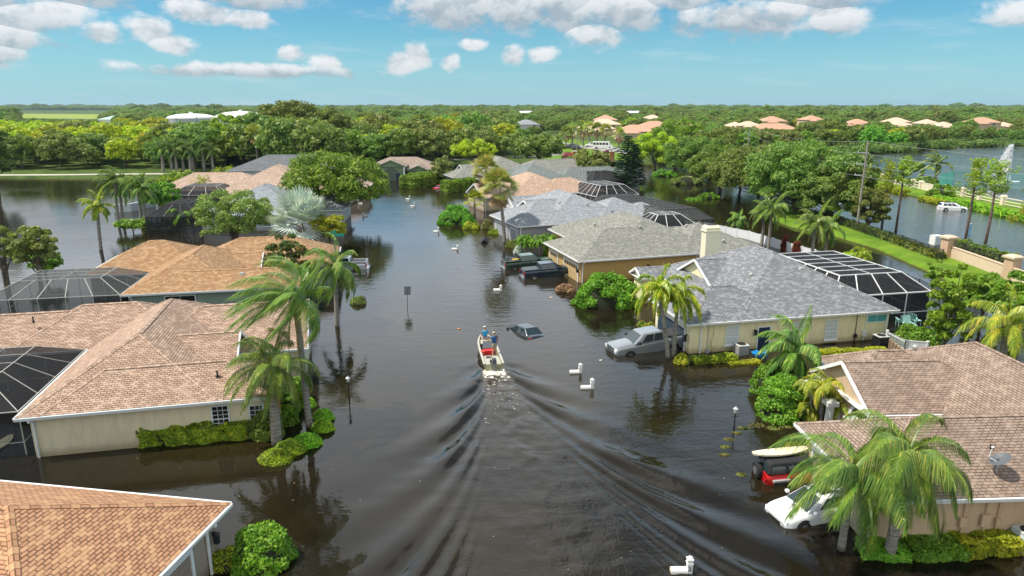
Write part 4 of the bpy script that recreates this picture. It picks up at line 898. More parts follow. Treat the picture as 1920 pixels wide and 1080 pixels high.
qpalm(1866, 730, 610, 'yellow green drooping palm behind the brown roof at the right edge', 3.6, 17, 8, (-.1, 0, 0), tr=(.22, .17), nl=56, ll=.9, droop=1.3, leaf=G_palmY)
for px, pb, pc, L, sd, lab in ((1440, 470, 392, 3.4, 9, 'canal palm nearest the chimney with thick drooping fronds'), (1428, 463, 398, 2.7, 10, 'slimmer canal palm just left of the thick one'), (1521, 492, 418, 3.3, 11, 'canal palm with a brown hanging frond by the white fence'), (1545, 490, 425, 2.8, 12, 'canal palm just right of the one with the brown frond'), (1383, 440, 412, 2.0, 13, 'low palm beside the white fence left of the canal palms')):
    qpalm(px, pb, pc, lab, L, 15, sd, (-.3, 0, 0), tr=(.2, .16), nl=40, ll=.8, lw=.075, droop=1.25, dead=2 if sd == 11 else 0)
for px, pb, pc, L, sd, lab, w in ((189, 470, 386, 2.6, 20, 'lone palm standing in the lagoon left of the others', -.2), (222, 420, 335, 4.0, 21, 'lagoon palm with fronds streaming left, leftmost of its clump', -1.2), (231, 418, 350, 3.2, 22, 'second lagoon palm of the clump, half behind the streaming one', -.6), (266, 425, 345, 3.0, 23, 'third lagoon palm with dark drooping fronds', -.3), (274, 428, 355, 3.0, 24, 'fourth lagoon palm nearest the dark screen cage', .1)):
    qpalm(px, pb, pc, lab, L, 15, sd, (w, 0, .1), px-7, tr=(.24, .18), nl=40, ll=.85, lw=.08, droop=1.2, leaf=G_palm if sd != 20 else G_palmY)
# lake palms and fountain side
for px, pb, pc, L, sd, lab, w in ((1752, 346, 305, 4.6, 30, 'lake palm with a full crown bent by the wind', -1.0), (1727, 339, 316, 4.0, 31, 'shorter lake palm with fronds flung left', -1.7), (1625, 330, 302, 3.6, 32, 'lake palm just right of the wooden pole', -.7), (1610, 330, 306, 3.0, 33, 'lake palm half behind the wooden pole', -.8)):
    qpalm(px, pb, pc, lab, L, 15, sd, (w, 0, .1), tr=(.35, .3), nl=30, ll=1.1, lw=.16, droop=.9)
# foxtail palms by the silver pickup
def fox(px, pb, pc, L, sd, lab, lean_px, **kw):
    x, y = un(px, pb, 0); H = zat(pc, y); return make_palm('foxtail_palm', (x, y), lab, H-.6, L, 17, (-.05, 0, 0), sd, G_fox, kw.get('tr', (.17, .13)), (xat(lean_px, pc, y)-x, 0), kw.get('nl', 120), .46, .045, 1.75, .0, 1.3, 'foxtail palms', .7, plume=1, curl=.25)
fox(1255, 672, 545, 3.0, 40, 'foxtail palm with orange frond tips, left of the pair by the pickup', 1238); fox(1262, 668, 560, 2.8, 41, 'foxtail palm with orange frond tips, right of the pair by the pickup', 1271)
fox(379, 378, 342, 2.8, 42, 'foxtail palm rising behind the dark screen cage on the left', 379, nl=40)
fox(1622, 515, 478, 1.5, 43, 'short foxtail palm between the white screen cage and the canal', 1618, nl=40); fox(1597, 505, 480, 1.3, 44, 'lower foxtail palm at the end of the white fence', 1594, nl=40)
for i, (px, pb, pc) in enumerate(((430, 326, 318), (408, 326, 320), (490, 326, 316), (548, 330, 318))):
    fox(px, pb, pc, 2.2, 45+i, ['small bright palm left of the dark slate roof', 'tiny bright palm behind the salmon roof', 'bright palm poking above the salmon ridge', 'bright palm at the right end of the slate roof'][i], px, nl=24)
# royal palms in a row
for i, (px, pb, pc) in enumerate(((307, 323, 278), (323, 322, 275), (332, 322, 280), (345, 321, 272), (358, 322, 276), (363, 321, 282), (383, 320, 266), (400, 320, 280))):
    x, y = un(px, pb, .45); H = zat(pc, y)
    make_palm('royal_palm', (x, y), 'grey trunked royal palm, %s from the left in the row behind the lagoon houses' % ['first', 'second', 'third', 'fourth', 'fifth', 'sixth', 'seventh', 'eighth'][i], H-1.4, 4.4, 13, (-.5, 0, 0), 60+i, G_palm, (.42, .28), (0, 0), 30, 1.1, .17, 1.0, -.3, 1.3, 'row of royal palms', 1.5, bulge=.08)
# washingtonia fan palms
for px, pb, pc, sd, lab, sc in ((947, 455, 352, 70, 'tall shaggy fan palm in front, rising from the water by the grey house', 1.0), (922, 392, 320, 71, 'second tall shaggy fan palm behind the first', 1.0)):
    x, y = un(px, pb, 0); H = zat(pc, y)
    make_fanpalm('fan_palm', (x, y), lab, H, 1.5, 1.35, 34, sd, G_fan, (.26, .2), (xat(px-11, pc, y)-x, 0), (-.15, 0, 0), 26, 'tall fan palms', -.7)
(x, y), H = spot(890, 402, 378); make_fanpalm('fan_palm', (x, y), 'low yellow green fan palm beside the dome shaped bush', H, 1.2, 1.0, 22, 72, G_palmY, (.2, .18), droop=.5)
(x, y), H = spot(568, 470, 420); make_fanpalm('bismarck_palm', (x, y), 'silvery blue palm with stiff fan leaves', H, 2.0, 2.3, 34, 73, G_silver, (.36, .3), skirt=6, droop=.12, emin=-.55, ns=26)
for i, (px, pb, pc) in enumerate(((1061, 277, 250), (1073, 276, 247), (1093, 274, 246), (1104, 275, 241), (1119, 275, 243), (1134, 276, 245), (1088, 268, 238), (1160, 283, 252))):
    x, y = un(px, pb, .45); H = zat(pc, y)
    make_fanpalm('cabbage_palm', (x, y), 'round crowned fan palm above the entrance vehicles, '+['leftmost of all', 'second from the left', 'left of the thin pole', 'fourth from the left, tallest', 'above the white bus', 'right of the white bus', 'set back behind the others', 'rightmost by the dark conifer'][i], H, 1.8, 1.7, 22, 80+i, G_fan if i % 2 else G_olive, (.4, .3), skirt=8, group='fan palms at the entrance', ns=10)
for px, pb, pt, lab in ((480, 290, 252, 'shaggy brown skirted fan palm in the woods above the slate roof'), (518, 292, 258, 'second shaggy fan palm in the woods, to the right of the first')):
    x, y = un(px, pb, .4); y0 = 205; x = xat(px, 270, y0); H = zat(pt, y0); make_fanpalm('fan_palm', (x, y0), lab, H, 1.7, 1.6, 26, px, G_fan, (.35, .3), skirt=22, ns=12)
# cluster palms and garden palms
def areca(px, pb, pt, lab, n, sd, L, leaf=G_palmY, name='areca_palm'):
    (x, y), H = spot(px, pb, pt); t = empty(name, (x, y, 0), 0, lab, 'palm'); rng = np.random.RandomState(sd); m = MB(); Q = []
    for i in range(n):
        ox, oy = rng.normal(0, L*.28, 2); h = max(.4, (H-L*.35)*(.55+.5*rng.rand())); m.tube([(ox*.4, oy*.4, -1), (ox, oy, h)], [.07, .05], 6)
        for k in range(9): Q.append(frond(rng, (ox, oy, h), k*2.4+rng.rand(), .1+1.1*rng.rand(), L*(.8+.3*rng.rand()), 1.3, (-.15, 0, 0), 24, L*.26, .055, .45))
    m.build('trunk', M_pbark, t, smooth=True); mobj('crown', quads_mesh('crown', np.concatenate(Q)), t, leaf); return t
areca(1540, 800, 700, 'bright garden palm clump before the arched entry', 4, 1, 1.7); areca(1505, 790, 735, 'low bright palm left of the arched entry', 3, 2, 1.3); areca(1575, 775, 705, 'garden palm leaning on the stucco gable', 3, 3, 1.3)
areca(985, 478, 440, 'dark green palm clump left of the mustard house', 5, 4, 1.5, G_bright); areca(1015, 480, 436, 'dark green palm clump at the corner of the mustard house', 5, 5, 1.6, G_bright); areca(1040, 470, 440, 'small palm behind the mustard garage corner', 3, 6, 1.4, G_bright)
areca(335, 435, 392, 'arching palm clump in front of the dark screen cage', 3, 7, 2.4, G_bright); areca(955, 408, 385, 'palm clump in front of the beige house wall', 3, 8, 1.6, G_mid)
areca(720+60, 331, 321, 'little palm beside the sage green house', 2, 9, 1.5, G_mid)

# ---- broadleaf trees that stand alone
def bt(px, pb, pt, wpx, lab, leaf, sd, n, size, th=.3, name='oak_tree', cat='tree', z0=0, group=None, yoff=0, **kw):
    """wpx = crown width in photo pixels"""
    x, y = un(px, pb, z0); H = zat(pt, y); W = wpx/2/FPX*(y*math.cos(PITCH)+(CAM_H-H*.6)*math.sin(PITCH))
    return make_tree(name, (x, y), lab, cat, leaf, sd, H, W, H*th, n, size, group=group, **kw)
bt(632, 414, 288, 205, 'big spreading street tree with fresh green leaves left of the street', G_mid, 101, 26000, .30, .14, nb=44, brad=.20, ntr=4)
bt(443, 462, 358, 150, 'airy olive green tree before the blue grey roof', G_olive, 102, 15000, .22, .12, nb=34, brad=.2, ntr=4, name='olive_tree', jit=1.0)
bt(620, 470, 402, 78, 'small yellow green tree by the green street name sign', G_yel, 103, 2600, .26, .3, nb=16, brad=.27, name='small_tree')
bt(545, 560, 440, 88, 'magnolia with bronze green leaves beside the copper roof', G_mag, 104, 4600, .24, .15, nb=22, brad=.22, name='magnolia_tree')
bt(830, 345, 293, 48, 'grey green bushy tree between the two clipped hedges', G_olive, 105, 3500, .38, .1, nb=16, brad=.28, name='small_tree')
bt(890, 318, 262, 90, 'vivid yellow green tree behind the olive grey roof', G_yel, 106, 4500, .55, .3, nb=22, brad=.2, name='flame_tree', open_=.1)
bt(1012, 310, 252, 100, 'rounded tree left of the entrance lawn', G_oak, 107, 9000, .6, .12, nb=26, brad=.24)
bt(1105, 335, 281, 88, 'tree on the canal bank above the teal grey roof', G_olive, 108, 6000, .5, .15, nb=22, brad=.24, name='canal_tree')
bt(1085, 342, 318, 50, 'low palm green bush in front of the canal bank tree', G_mid, 109, 2200, .4, .1, nb=12, brad=.3, name='canal_tree')
bt(78, 548, 425, 90, 'grey green tree at the left edge beyond the screen cage', G_olive, 110, 6500, .28, .4, nb=22, brad=.22, ntr=2)
bt(88, 525, 470, 66, 'bright leafy tree to the right of the grey green one by the lagoon', G_mid, 111, 2600, .30, .25, nb=12, brad=.26, name='small_tree')
bt(16, 548, 428, 62, 'tree with a pale forked trunk cut by the left edge', G_olive, 112, 3500, .28, .45, nb=14, brad=.24, ntr=2)
bt(1768, 668, 500, 92, 'tall loose tree with light green leaves behind the white picket gate', G_bright, 113, 6500, .24, .08, nb=26, brad=.23, name='loose_tree', jit=1.)
bt(1905, 640, 505, 110, 'light green tree at the right edge behind the drooping palm', G_bright, 114, 6500, .26, .15, nb=26, brad=.22, name='loose_tree')
bt(1838, 610, 512, 80, 'light green tree in the gap before the cream wall', G_mid, 115, 4500, .26, .2, nb=20, brad=.24, name='loose_tree')
bt(1745, 560, 488, 34, 'thin leafy sapling at the edge of the canal grass', G_bright, 116, 700, .24, .35, nb=8, brad=.3, name='sapling')
bt(250, 436, 412, 62, 'low papaya like tree under the lagoon palms', G_mid, 117, 1700, .35, .3, nb=12, brad=.25, name='small_tree')
bt(410, 360, 332, 60, 'dark bush tree left of the salmon roof', G_mid, 118, 3000, .45, .1, nb=14, brad=.28, name='small_tree')
bt(305, 400, 340, 76, 'leafy tree behind the lagoon palms beside the cage', G_mid, 119, 4200, .42, .12, nb=20, brad=.26, name='small_tree')
bt(345, 360, 322, 90, 'spreading green bush tree under the royal palms', G_bright, 120, 4200, .45, .1, nb=20, brad=.25, name='small_tree')
bt(515, 372, 322, 48, 'yellow green bush between the salmon roof and the street tree', G_yel, 121, 2600, .38, .1, nb=14, brad=.28, name='small_tree')
bt(-5, 365, 205, 75, 'dark tree cut by the left edge over the lagoon', G_oak, 122, 6500, .55, .08, nb=26, brad=.24)
# oaks on the canal berm
for px, pb, pt, w, sd, leaf, lab, z in ((1420, 374, 278, 190, 130, G_oak, 'broad oak on the berm, leftmost of the big three', .5), (1495, 398, 264, 220, 131, G_oak, 'tallest oak in the middle of the berm', .5), (1560, 412, 306, 150, 132, G_oak, 'oak at the right end of the berm oaks', .5), (1628, 426, 352, 74, 133, G_olive, 'ragged olive tree beside the wooden pole base', .5),
    (1350, 356, 272, 130, 134, G_dark, 'dark green oak where the canal bends', .5), (1300, 336, 252, 120, 135, G_dark, 'dark oak between the yellow tree and the berm', .45), (1228, 316, 246, 100, 136, G_yel, 'yellow green tree directly right of the dark conifer', .45), (1270, 306, 222, 110, 137, G_bright, 'brighter tall tree behind the yellow green one', .45),
    (1330, 320, 240, 110, 138, G_oak, 'oak rising behind the dark oak of the canal bend', .45), (1390, 352, 285, 110, 139, G_yel, 'yellow green tree wedged between the dark oak and the broad oak', .45), (1450, 345, 272, 130, 128, G_olive, 'olive crown behind the broad berm oak', .45)):
    bt(px, pb, pt, w, lab, leaf, sd, 42000 if w > 130 else 20000, .31 if leaf != G_yel else .36, .08, z0=z, nb=46 if w > 130 else 30, brad=.19, ntr=3)
# big woods behind the street: named giants
for px, Y, pt, w, sd, leaf, lab in ((545, 235, 187, 130, 140, G_oak, 'giant oak whose crown breaks the skyline left of centre'), (480, 225, 213, 90, 141, G_oak, 'large oak left of the skyline giant'), (610, 232, 208, 90, 142, G_dark, 'large dark oak right of the skyline giant'), (428, 222, 218, 70, 143, G_pine, 'pointed pine like tree in front of the storage tanks')):
    x = xat(px, 260, Y); H = zat(pt, Y); W = w/2/FPX*Y
    make_tree('oak_tree', (x, Y), lab, 'tree', leaf, sd, H, W, H*.25, 13000, .62, z=.4, nb=38, brad=.2)
# norfolk pine
def norfolk(px, pb, pt, lab, sd, wpx):
    (x, y), H = spot(px, pb, pt); t = empty('norfolk_pine', (x, y, 0), 0, lab, 'conifer'); rng = np.random.RandomState(sd); W = wpx/2/FPX*y
    m = MB(); m.tube([(0, 0, -1.2), (0, 0, H*.5), (0, 0, H)], [.3, .18, .03], 8); Q = []
    nl = 24
    for i in range(nl):
        z = H*(.06+.93*i/nl); L = W*(1-(i/nl))**.62+.25; k = 7
        for j in range(k):
            a = j*6.283/k+i*.5+rng.rand()*.3; tip = np.array([math.cos(a)*L, math.sin(a)*L, z+.10*L]); b = np.array([0, 0, z]); s = np.array([-math.sin(a), math.cos(a), 0])
            n = 34; tt = rng.rand(n)**.7; P = b+(tip-b)*tt[:, None]+s*rng.normal(0, .16*L*.55, n)[:, None]*(1.1-tt[:, None]); P[:, 2] += rng.rand(n)*.15
            Q.append(cards(rng, P, np.tile([0, 0, 1.], (n, 1)), .38, 2.2, .5)); m.bar(b, tip, .06)
    m.build('trunk', M_bark, t); mobj('crown', quads_mesh('crown', np.concatenate(Q)), t, G_norf)
norfolk(1174, 358, 252, 'tall dark narrow conifer by the canal', 1, 58); norfolk(1188, 352, 268, 'second dark conifer just right of and behind the tall one', 2, 44)
norfolk(438, 312, 268, 'slim dark conifer before the woods beside the royal palms', 3, 26)
# slash pines on the flooded boulevard
def pine(px, pb, pt, lab, sd, foll, wpx):
    (x, y), H = spot(px, pb, pt); t = empty('slash_pine', (x, y, 0), 0, lab, 'pine tree', 'slash pines by the lake'); rng = np.random.RandomState(sd); m = MB(); W = wpx/2/FPX*y
    lx = rng.uniform(-.5, .5); m.tube([(0, 0, -1.2), (lx*.4, 0, H*.35), (lx*.2, 0, H*.7), (lx, 0, H*.97)], [.20, .16, .12, .04], 8); Q = []
    nb = 15
    for i in range(nb):
        f = i/nb; z = H*(1-foll+foll*f*.98); a = i*2.4+rng.rand(); L = W*(1.05-f*.75)*(.6+.5*rng.rand())
        tip = np.array([lx*.5+math.cos(a)*L, math.sin(a)*L, z+.35*L]); m.tube([(lx*.4, 0, z-.25), tuple((tip+np.array([0, 0, z]))/2-np.array([0, 0, .1*L])), tuple(tip)], [.06, .04, .02], 5, cap=False)
        for q in range(3):
            c = tip+rng.normal(0, .28, 3)*np.array([1, 1, .6])-(tip-np.array([0, 0, tip[2]]))*.28*q; n = 44; d = rnd_unit(rng, n)*.42; Q.append(cards(rng, c+d, d.copy(), .12, 3.4, .6))
    m.build('trunk', simple('pine_bark', (.16, .11, .09), .95, noise=.3), t, smooth=True); mobj('crown', quads_mesh('crown', np.concatenate(Q)), t, G_pine); return t
pine(1653, 430, 302, 'slim leaning pine, leftmost on the flooded boulevard', 1, .45, 34); pine(1680, 432, 298, 'pine just right of the leftmost slim one', 2, .36, 40); pine(1807, 466, 298, 'pine with side branches right of the white car on the boulevard', 3, .42, 66); pine(1843, 474, 303, 'pine to the right of the one with long side branches', 4, .38, 60); pine(1925, 520, 328, 'pine cut by the right edge', 5, .55, 90)

# ---- hedges and shrubs near the houses
def hedge(p0, p1, w, h, lab, leaf, sd, n, size=.14, nf=0, fl=None, name='hedge', z0=0):
    a, b = Vector(un(*p0, z0)), Vector(un(*p1, z0)); L = (b-a).length; c = (a+b)/2
    return shrub(name, c, lab, 'hedge', leaf, sd, L/2, w/2, h, n, size, math.atan2((b-a).y, (b-a).x), box=True, flower=fl, nf=nf)
hedge((272, 830), (468, 815), 1.3, 1.35, 'long clipped green hedge along the tan roofed house', G_hedge, 1, 9000, .16)
shrub('shrub', spot(500, 815), 'dark shrub between the long hedge and the stout palm', 'shrub', G_dark, 2, 1.3, .9, 1.75, 4500, .13, lumps=6)
hedge((532, 800), (552, 745), 1.2, 1.75, 'tall bright hedge at the street corner of the tan roofed house', G_bright, 3, 8000, .12)
for i, (px, py, rx, lab) in enumerate(((518, 862, 1.0, 'low clipped mound nearest the stout palm'), (545, 845, .95, 'low clipped mound second from the stout palm'), (575, 832, .95, 'low clipped mound touching the tall palm trunk'), (606, 805, .72, 'small clipped mound out in the water'), (607, 785, .70, 'smallest clipped mound farthest out in the water'), (578, 762, .55, 'clipped mound against the house corner'))):
    shrub('box_mound', spot(px, py), lab, 'shrub', G_hedge, 10+i, rx, rx*.75, .62, 3200, .10, group='clipped mounds around the palms')
shrub('topiary', spot(492, 1052), 'large ball shaped topiary at the bottom left', 'shrub', G_bright, 20, 1.38, 1.38, 1.75, 11000, .115, z=-.3, lumps=16, asp=1.25)
shrub('shrub', spot(425, 1062), 'small yellow edged shrub left of the ball topiary', 'shrub', G_yhedge, 21, .62, .6, 1.0, 2500, .09, lumps=5)
shrub('bush', spot(1137, 570), 'huge rounded bush in front of the mustard house', 'shrub', G_bright, 22, 3.2, 2.3, 3.3, 24000, .15, lumps=18)
shrub('bush', spot(1467, 778), 'dense green bush by the drooping palm and the lamp', 'shrub', G_bright, 23, 1.75, 1.6, 2.7, 16000, .12, lumps=16)
shrub('bush', spot(1450, 735), 'upper green bush behind the dense one', 'shrub', G_mid, 24, 1.5, 1.4, 2.5, 12000, .12, lumps=12)
shrub('bush', spot(856, 418), 'dome shaped dark green bush left of the grey houses', 'shrub', G_mid, 25, 3.2, 2.6, 3.0, 16000, .19, lumps=14)
shrub('shrub', spot(884, 428), 'yellowish rounded shrub in the water by the dome bush', 'shrub', G_yhedge, 26, 1.35, 1.1, 1.1, 3000, .16, lumps=7)
shrub('shrub', spot(916, 428), 'mottled shrub beside the grey garage', 'shrub', G_olive, 27, 1.2, 1.2, 1.3, 2600, .16, lumps=6); shrub('shrub', spot(928, 438), 'small clipped green shrub in front of the grey garage', 'shrub', G_hedge, 28, 1.1, .8, .7, 2600, .13)
shrub('shrub', spot(972, 474), 'pale round shrub beside the palm clump', 'shrub', G_silver, 29, .7, .6, .95, 1600, .13); shrub('shrub', spot(962, 462), 'dark low shrub beside the tall fan palm', 'shrub', G_dark, 30, 1.1, .9, .9, 2000, .15)
shrub('shrub', spot(1028, 478), 'small bright shrub at the mustard garage corner', 'shrub', G_bright, 31, .8, .7, 1.3, 2200, .14, lumps=5)
shrub('shrub', spot(1060, 545), 'dead brown twiggy bush beside the dark blue pickup', 'shrub', G_dead, 32, 1.1, .7, .75, 2000, .10, lumps=6, asp=3)
shrub('shrub', spot(1217, 618), 'yellow leafed shrub by the cream pillar', 'shrub', G_yhedge, 33, .55, .45, .7, 1600, .10, lumps=5); shrub('shrub', spot(1203, 612), 'low green shrub with orange flowers by the cream pillar', 'shrub', G_mid, 34, .5, .45, .5, 900, .10, nf=60)
shrub('shrub', spot(1277, 680), 'yellow leafed shrub under the foxtail palms', 'shrub', G_yhedge, 35, .62, .5, .7, 1800, .11, lumps=6)
hedge((1298, 680), (1378, 675), .9, .75, 'dark green box hedge left of the grey air conditioner', G_hedge, 36, 4200, .10); hedge((1366, 683), (1422, 679), .7, .45, 'low yellow hedge in front of the grey air conditioner', G_yhedge, 37, 2600, .10)
hedge((1538, 664), (1662, 660), .9, .62, 'long yellow green hedge along the cream house', G_yhedge, 38, 7000, .10); shrub('shrub', spot(1572, 672), 'low yellow clump in front of the long yellow hedge', 'shrub', G_yhedge, 39, .7, .35, .4, 1200, .10)
hedge((1612, 1035), (1700, 1042), 1.0, .75, 'left stretch of the leafy hedge under the big palms', G_bright, 40, 4200, .11); hedge((1700, 1038), (1800, 1036), 1.1, .85, 'middle stretch of the leafy hedge, under the rightmost big palm', G_mid, 41, 4800, .12); hedge((1790, 1035), (1910, 1022), 1.2, 1.0, 'yellow green stretch of the leafy hedge under the wall boxes', G_yhedge, 42, 5500, .12)
shrub('shrub', spot(1485, 870), 'shrub with coral blossoms beside the surfboard', 'shrub', G_yhedge, 43, .8, .6, 1.25, 1800, .12, nf=70, flower=leafmat('coral_blossom', (.7, .25, .18), (.85, .4, .3)))
shrub('shrub', spot(1700, 640), 'bright shrub behind the white picket gate', 'shrub', G_bright, 44, 1.3, 1.0, 1.4, 2600, .15, lumps=7); shrub('shrub', spot(1730, 650), 'mixed green shrub right of the picket gate', 'shrub', G_mid, 45, 1.5, 1.1, 1.6, 3000, .16, lumps=8)
hedge((766, 352), (812, 344), 5, 3.0, 'left sweeping clipped hedge beside the sage green house', G_bright, 46, 9000, .28); hedge((835, 360), (905, 352), 3.2, 2.6, 'right clipped hedge in front of the olive grey roof', G_bright, 47, 9000, .28)
hedge((270, 437), (323, 435), 1.0, 1.0, 'hedge with orange flowers beneath the dark screen cage', G_dark, 48, 2200, .16, nf=200); hedge((462, 428), (510, 424), 1.2, 1.0, 'dark low hedge against the pale house wall', G_dark, 49, 2400, .18)
shrub('shrub', spot(672, 568), 'rounded shrub alone in the water left of the square sign', 'shrub', G_olive, 50, .85, .7, .75, 2600, .11, lumps=7)
for i, (px, py) in enumerate(((1471, 470), (1493, 478))): shrub('cordyline', spot(px, py), ['red leafed plant by the white fence, the slimmer one', 'red leafed plant by the white fence, the wider one'][i], 'plant', G_red, 52+i, .4+.25*i, .4, 2.0-.3*i, 900, .22, lumps=5, asp=3)
for i, (px, py, rx) in enumerate(((580, 550, .75), (600, 548, .65), (617, 543, .75), (628, 536, .8), (633, 532, .6), (650, 535, 1.6))):
    shrub('sunken_shrub', spot(px, py), ['leftmost mossy shrub top by the palm in open water', 'second mossy shrub top from the left by the open water palm', 'middle mossy shrub top left of the open water palm trunk', 'mossy shrub top just left of the open water palm trunk', 'farthest mossy shrub top beside the open water palm', 'widest mossy shrub top, right of the open water palm'][i], 'shrub', G_sub, 60+i, rx, rx*.55, .16, 1000, .09, z=-.25, group='half sunken shrubs left of the street')
for i, (px, py, rx) in enumerate(((1395, 803, .7), (1420, 797, .85), (1450, 803, .75), (1475, 800, .7), (1382, 812, .5), (1366, 824, .5), (1360, 838, .5), (1358, 853, .5), (1390, 890, .45))):
    shrub('sunken_shrub', spot(px, py), ['sunken shrub just right of the lamp', 'larger sunken shrub second to the right of the lamp', 'sunken shrub third to the right of the lamp', 'rightmost sunken shrub under the green bush', 'sunken shrub touching the lamp post', 'sunken shrub just in front of the lamp', 'fifth sunken shrub in the curve before the lamp', 'nearest sunken shrub in the curve before the lamp', 'sunken shrub off alone, nearest the camera'][i], 'shrub', G_sub, 70+i, rx, rx*.6, .05, 1000, .10, z=-.25, group='half sunken shrubs around the lamp')
for i, (px, py, w, h, lf) in enumerate(((1290, 345, 4.5, 2.2, G_olive), (1330, 372, 2.6, 1.3, G_mid), (1300, 375, 1.8, .5, G_mid), (1245, 330, 3.5, 2.0, G_mid), (1210, 405, 2.0, 1.4, G_mid))):
    shrub('bank_bush', spot(px, py), ['grassy bush where the canal widens', 'bright weeds at the foot of the dark oak', 'floating weeds in the canal', 'bushes at the upper bend of the canal', 'low bush at the foot of the conifers'][i], 'shrub', lf, 80+i, w, w*.6, h, 2600, .34, lumps=9)
# hedges on the berms (follow the curve in stretches)
for i, (a, b) in enumerate(zip(((1500, 400), (1565, 415), (1620, 434), (1680, 456)), ((1565, 415), (1620, 434), (1680, 456), (1762, 487)))):
    hedge(a, b, 1.5, 1.55, 'stretch of the berm hedge, number %s from the oaks' % ['first', 'second', 'third', 'fourth'][i] if False else ['berm hedge stretch in the shade of the oaks', 'berm hedge stretch beside the ragged olive tree', 'berm hedge stretch behind the two slim pines', 'berm hedge stretch ending at the first stone pillar'][i], G_dark, 90+i, 5200, .22, z0=.4)
hedge((1784, 470), (1900, 508), 1.6, 2.3, 'hedge behind the black railing on the peach wall', G_dark, 95, 6500, .2, z0=.4)
for i, (a, b) in enumerate((((1605, 340), (1700, 362)), ((1755, 372), (1830, 388)), ((1830, 388), (1930, 410)))):
    hedge(a, b, 1.6, 1.3, ['lakeside hedge left of the round shrub', 'lakeside hedge behind the white car', 'lakeside hedge at the right edge'][i], G_yhedge if i == 0 else G_hedge, 96+i, 5000, .32, z0=.4)
shrub('bush', spot(1762, 372), 'round green bush by the lakeside wall', 'shrub', G_bright, 100, 3.0, 2.4, 3.2, 3500, .4, lumps=9); hedge((1733, 372), (1768, 380), 2.2, 1.0, 'low pale hedge beside the round lakeside bush', G_yhedge, 101, 2200, .3, z0=.3)
shrub('bush', spot(1735, 347, z0=.4) if False else un(1735, 347, .4), 'dark low bush under the lake palms', 'shrub', G_dark, 102, 4.5, 2.4, 2.2, 2600, .45, lumps=8); shrub('bush', un(1632, 335, .4), 'dark round bush under the pole side palms', 'shrub', G_dark, 103, 3.4, 2.2, 3.2, 2200, .45, lumps=8)

# ---- the woods: individuals, then the far mass
protos = {}
def proto(key, leaf, sd, H, W, th, n, size, **kw):
    m, Q = tree_mesh(sd, H, W, H*th, n, size, limbs=False, **kw); protos[key] = (meshobj(m, 'trunk'), quads_mesh('crown', Q)); protos[key][0].materials.append(M_bark); protos[key][1].materials.append(leaf)
for i in range(4): proto(('oak', i), G_oak, 200+i, 11, 6.8, .12, 4200, .62, nb=30, brad=.24)
for i in range(3): proto(('dark', i), G_dark, 210+i, 12, 6.2, .12, 3800, .62, nb=28, brad=.24)
for i in range(3): proto(('olive', i), G_olive, 220+i, 10.5, 6.4, .12, 3800, .60, nb=28, brad=.23)
for i in range(3): proto(('yel', i), G_yel, 230+i, 10, 5.6, .12, 3200, .58, nb=24, brad=.25)
for i in range(2): proto(('mid', i), G_mid, 240+i, 10, 6.0, .10, 3600, .60, nb=26, brad=.25)
LAB = {'oak': 'rounded oak in the woods', 'dark': 'dark tree in the woods', 'olive': 'olive tree in the woods', 'yel': 'yellow green tree in the woods', 'mid': 'fresh green tree in the woods'}
prng = random.Random(11); placed = []
def blocked(x, y):
    # keep clear: path, road, lawn, entrance, water
    px = 960+FPX*x/(y*math.cos(PITCH)+CAM_H*math.sin(PITCH))
    ang = math.atan2(CAM_H, y); py = 540+FPX*math.tan(ang-PITCH)
    if py > 322 and px < 700: return True
    if 640 < px < 840 and py > 312: return True
    if 985 < px < 1215 and py > 252 and not (px < 1010 and py < 262): return True
    if px > 1215 and px < 1330 and py > 296: return True
    if 30 < px < 215 and 208 < py < 226: return True
    if px >= 1330:
        sh = np.interp(px, [1330, 1450, 1560, 1700, 1760, 1850, 1925, 2100], [295, 290, 286, 280, 274.5, 272, 270, 268])
        if py > sh: return True
    if 840 < px < 1000 and py > 300: return True
    return False
def zone(x, y):
    px = 960+FPX*x/(y*math.cos(PITCH)+CAM_H*math.sin(PITCH)); py = 540+FPX*math.tan(math.atan2(CAM_H, y)-PITCH)
    if px < 700 and y > 218 and y < 420 and prng.random() < (.78 if px < 330 else .16): return 'yel'
    if px > 1500 and y < 420: return prng.choice(['olive', 'mid', 'oak', 'yel', 'dark', 'mid'])
    if y > 420: return prng.choice(['oak', 'dark', 'oak', 'olive', 'dark'])
    return prng.choice(['oak', 'oak', 'olive', 'oak', 'mid', 'olive', 'dark', 'yel' if prng.random() < .4 else 'olive'])
WT = []
def add_tree(x, y, s, kind, tall=1):
    h0 = 11.3*s*tall; h1 = clear_for_view(x, y, h0, 6*s)
    if h1 < 3.5: return
    if h1 < h0: s *= max(.6, h1/h0); tall = h1/11.3/s
    ks = [k for k in protos if k[0] == kind]; k = prng.choice(ks); t = empty('woodland_tree', (x, y, .3), prng.uniform(0, 6.28), LAB[kind], 'tree', {'yel': 'yellow green trees in the woods', 'dark': 'dark trees in the woods', 'oak': 'oaks in the woods', 'olive': 'olive green trees in the woods', 'mid': 'fresh green trees in the woods'}[kind], scale=(s, s, s*tall))
    for nm, me in zip(('trunk', 'crown'), protos[k]):
        o = bpy.data.objects.new(nm, me); COL.objects.link(o); o.parent = t
    WT.append((960+FPX*x/(y*math.cos(PITCH)+8*math.sin(PITCH)), y, kind, t))
villas = [un(px, py+.5, ez) for (px, py, w, dp, k, ez, lab) in far]
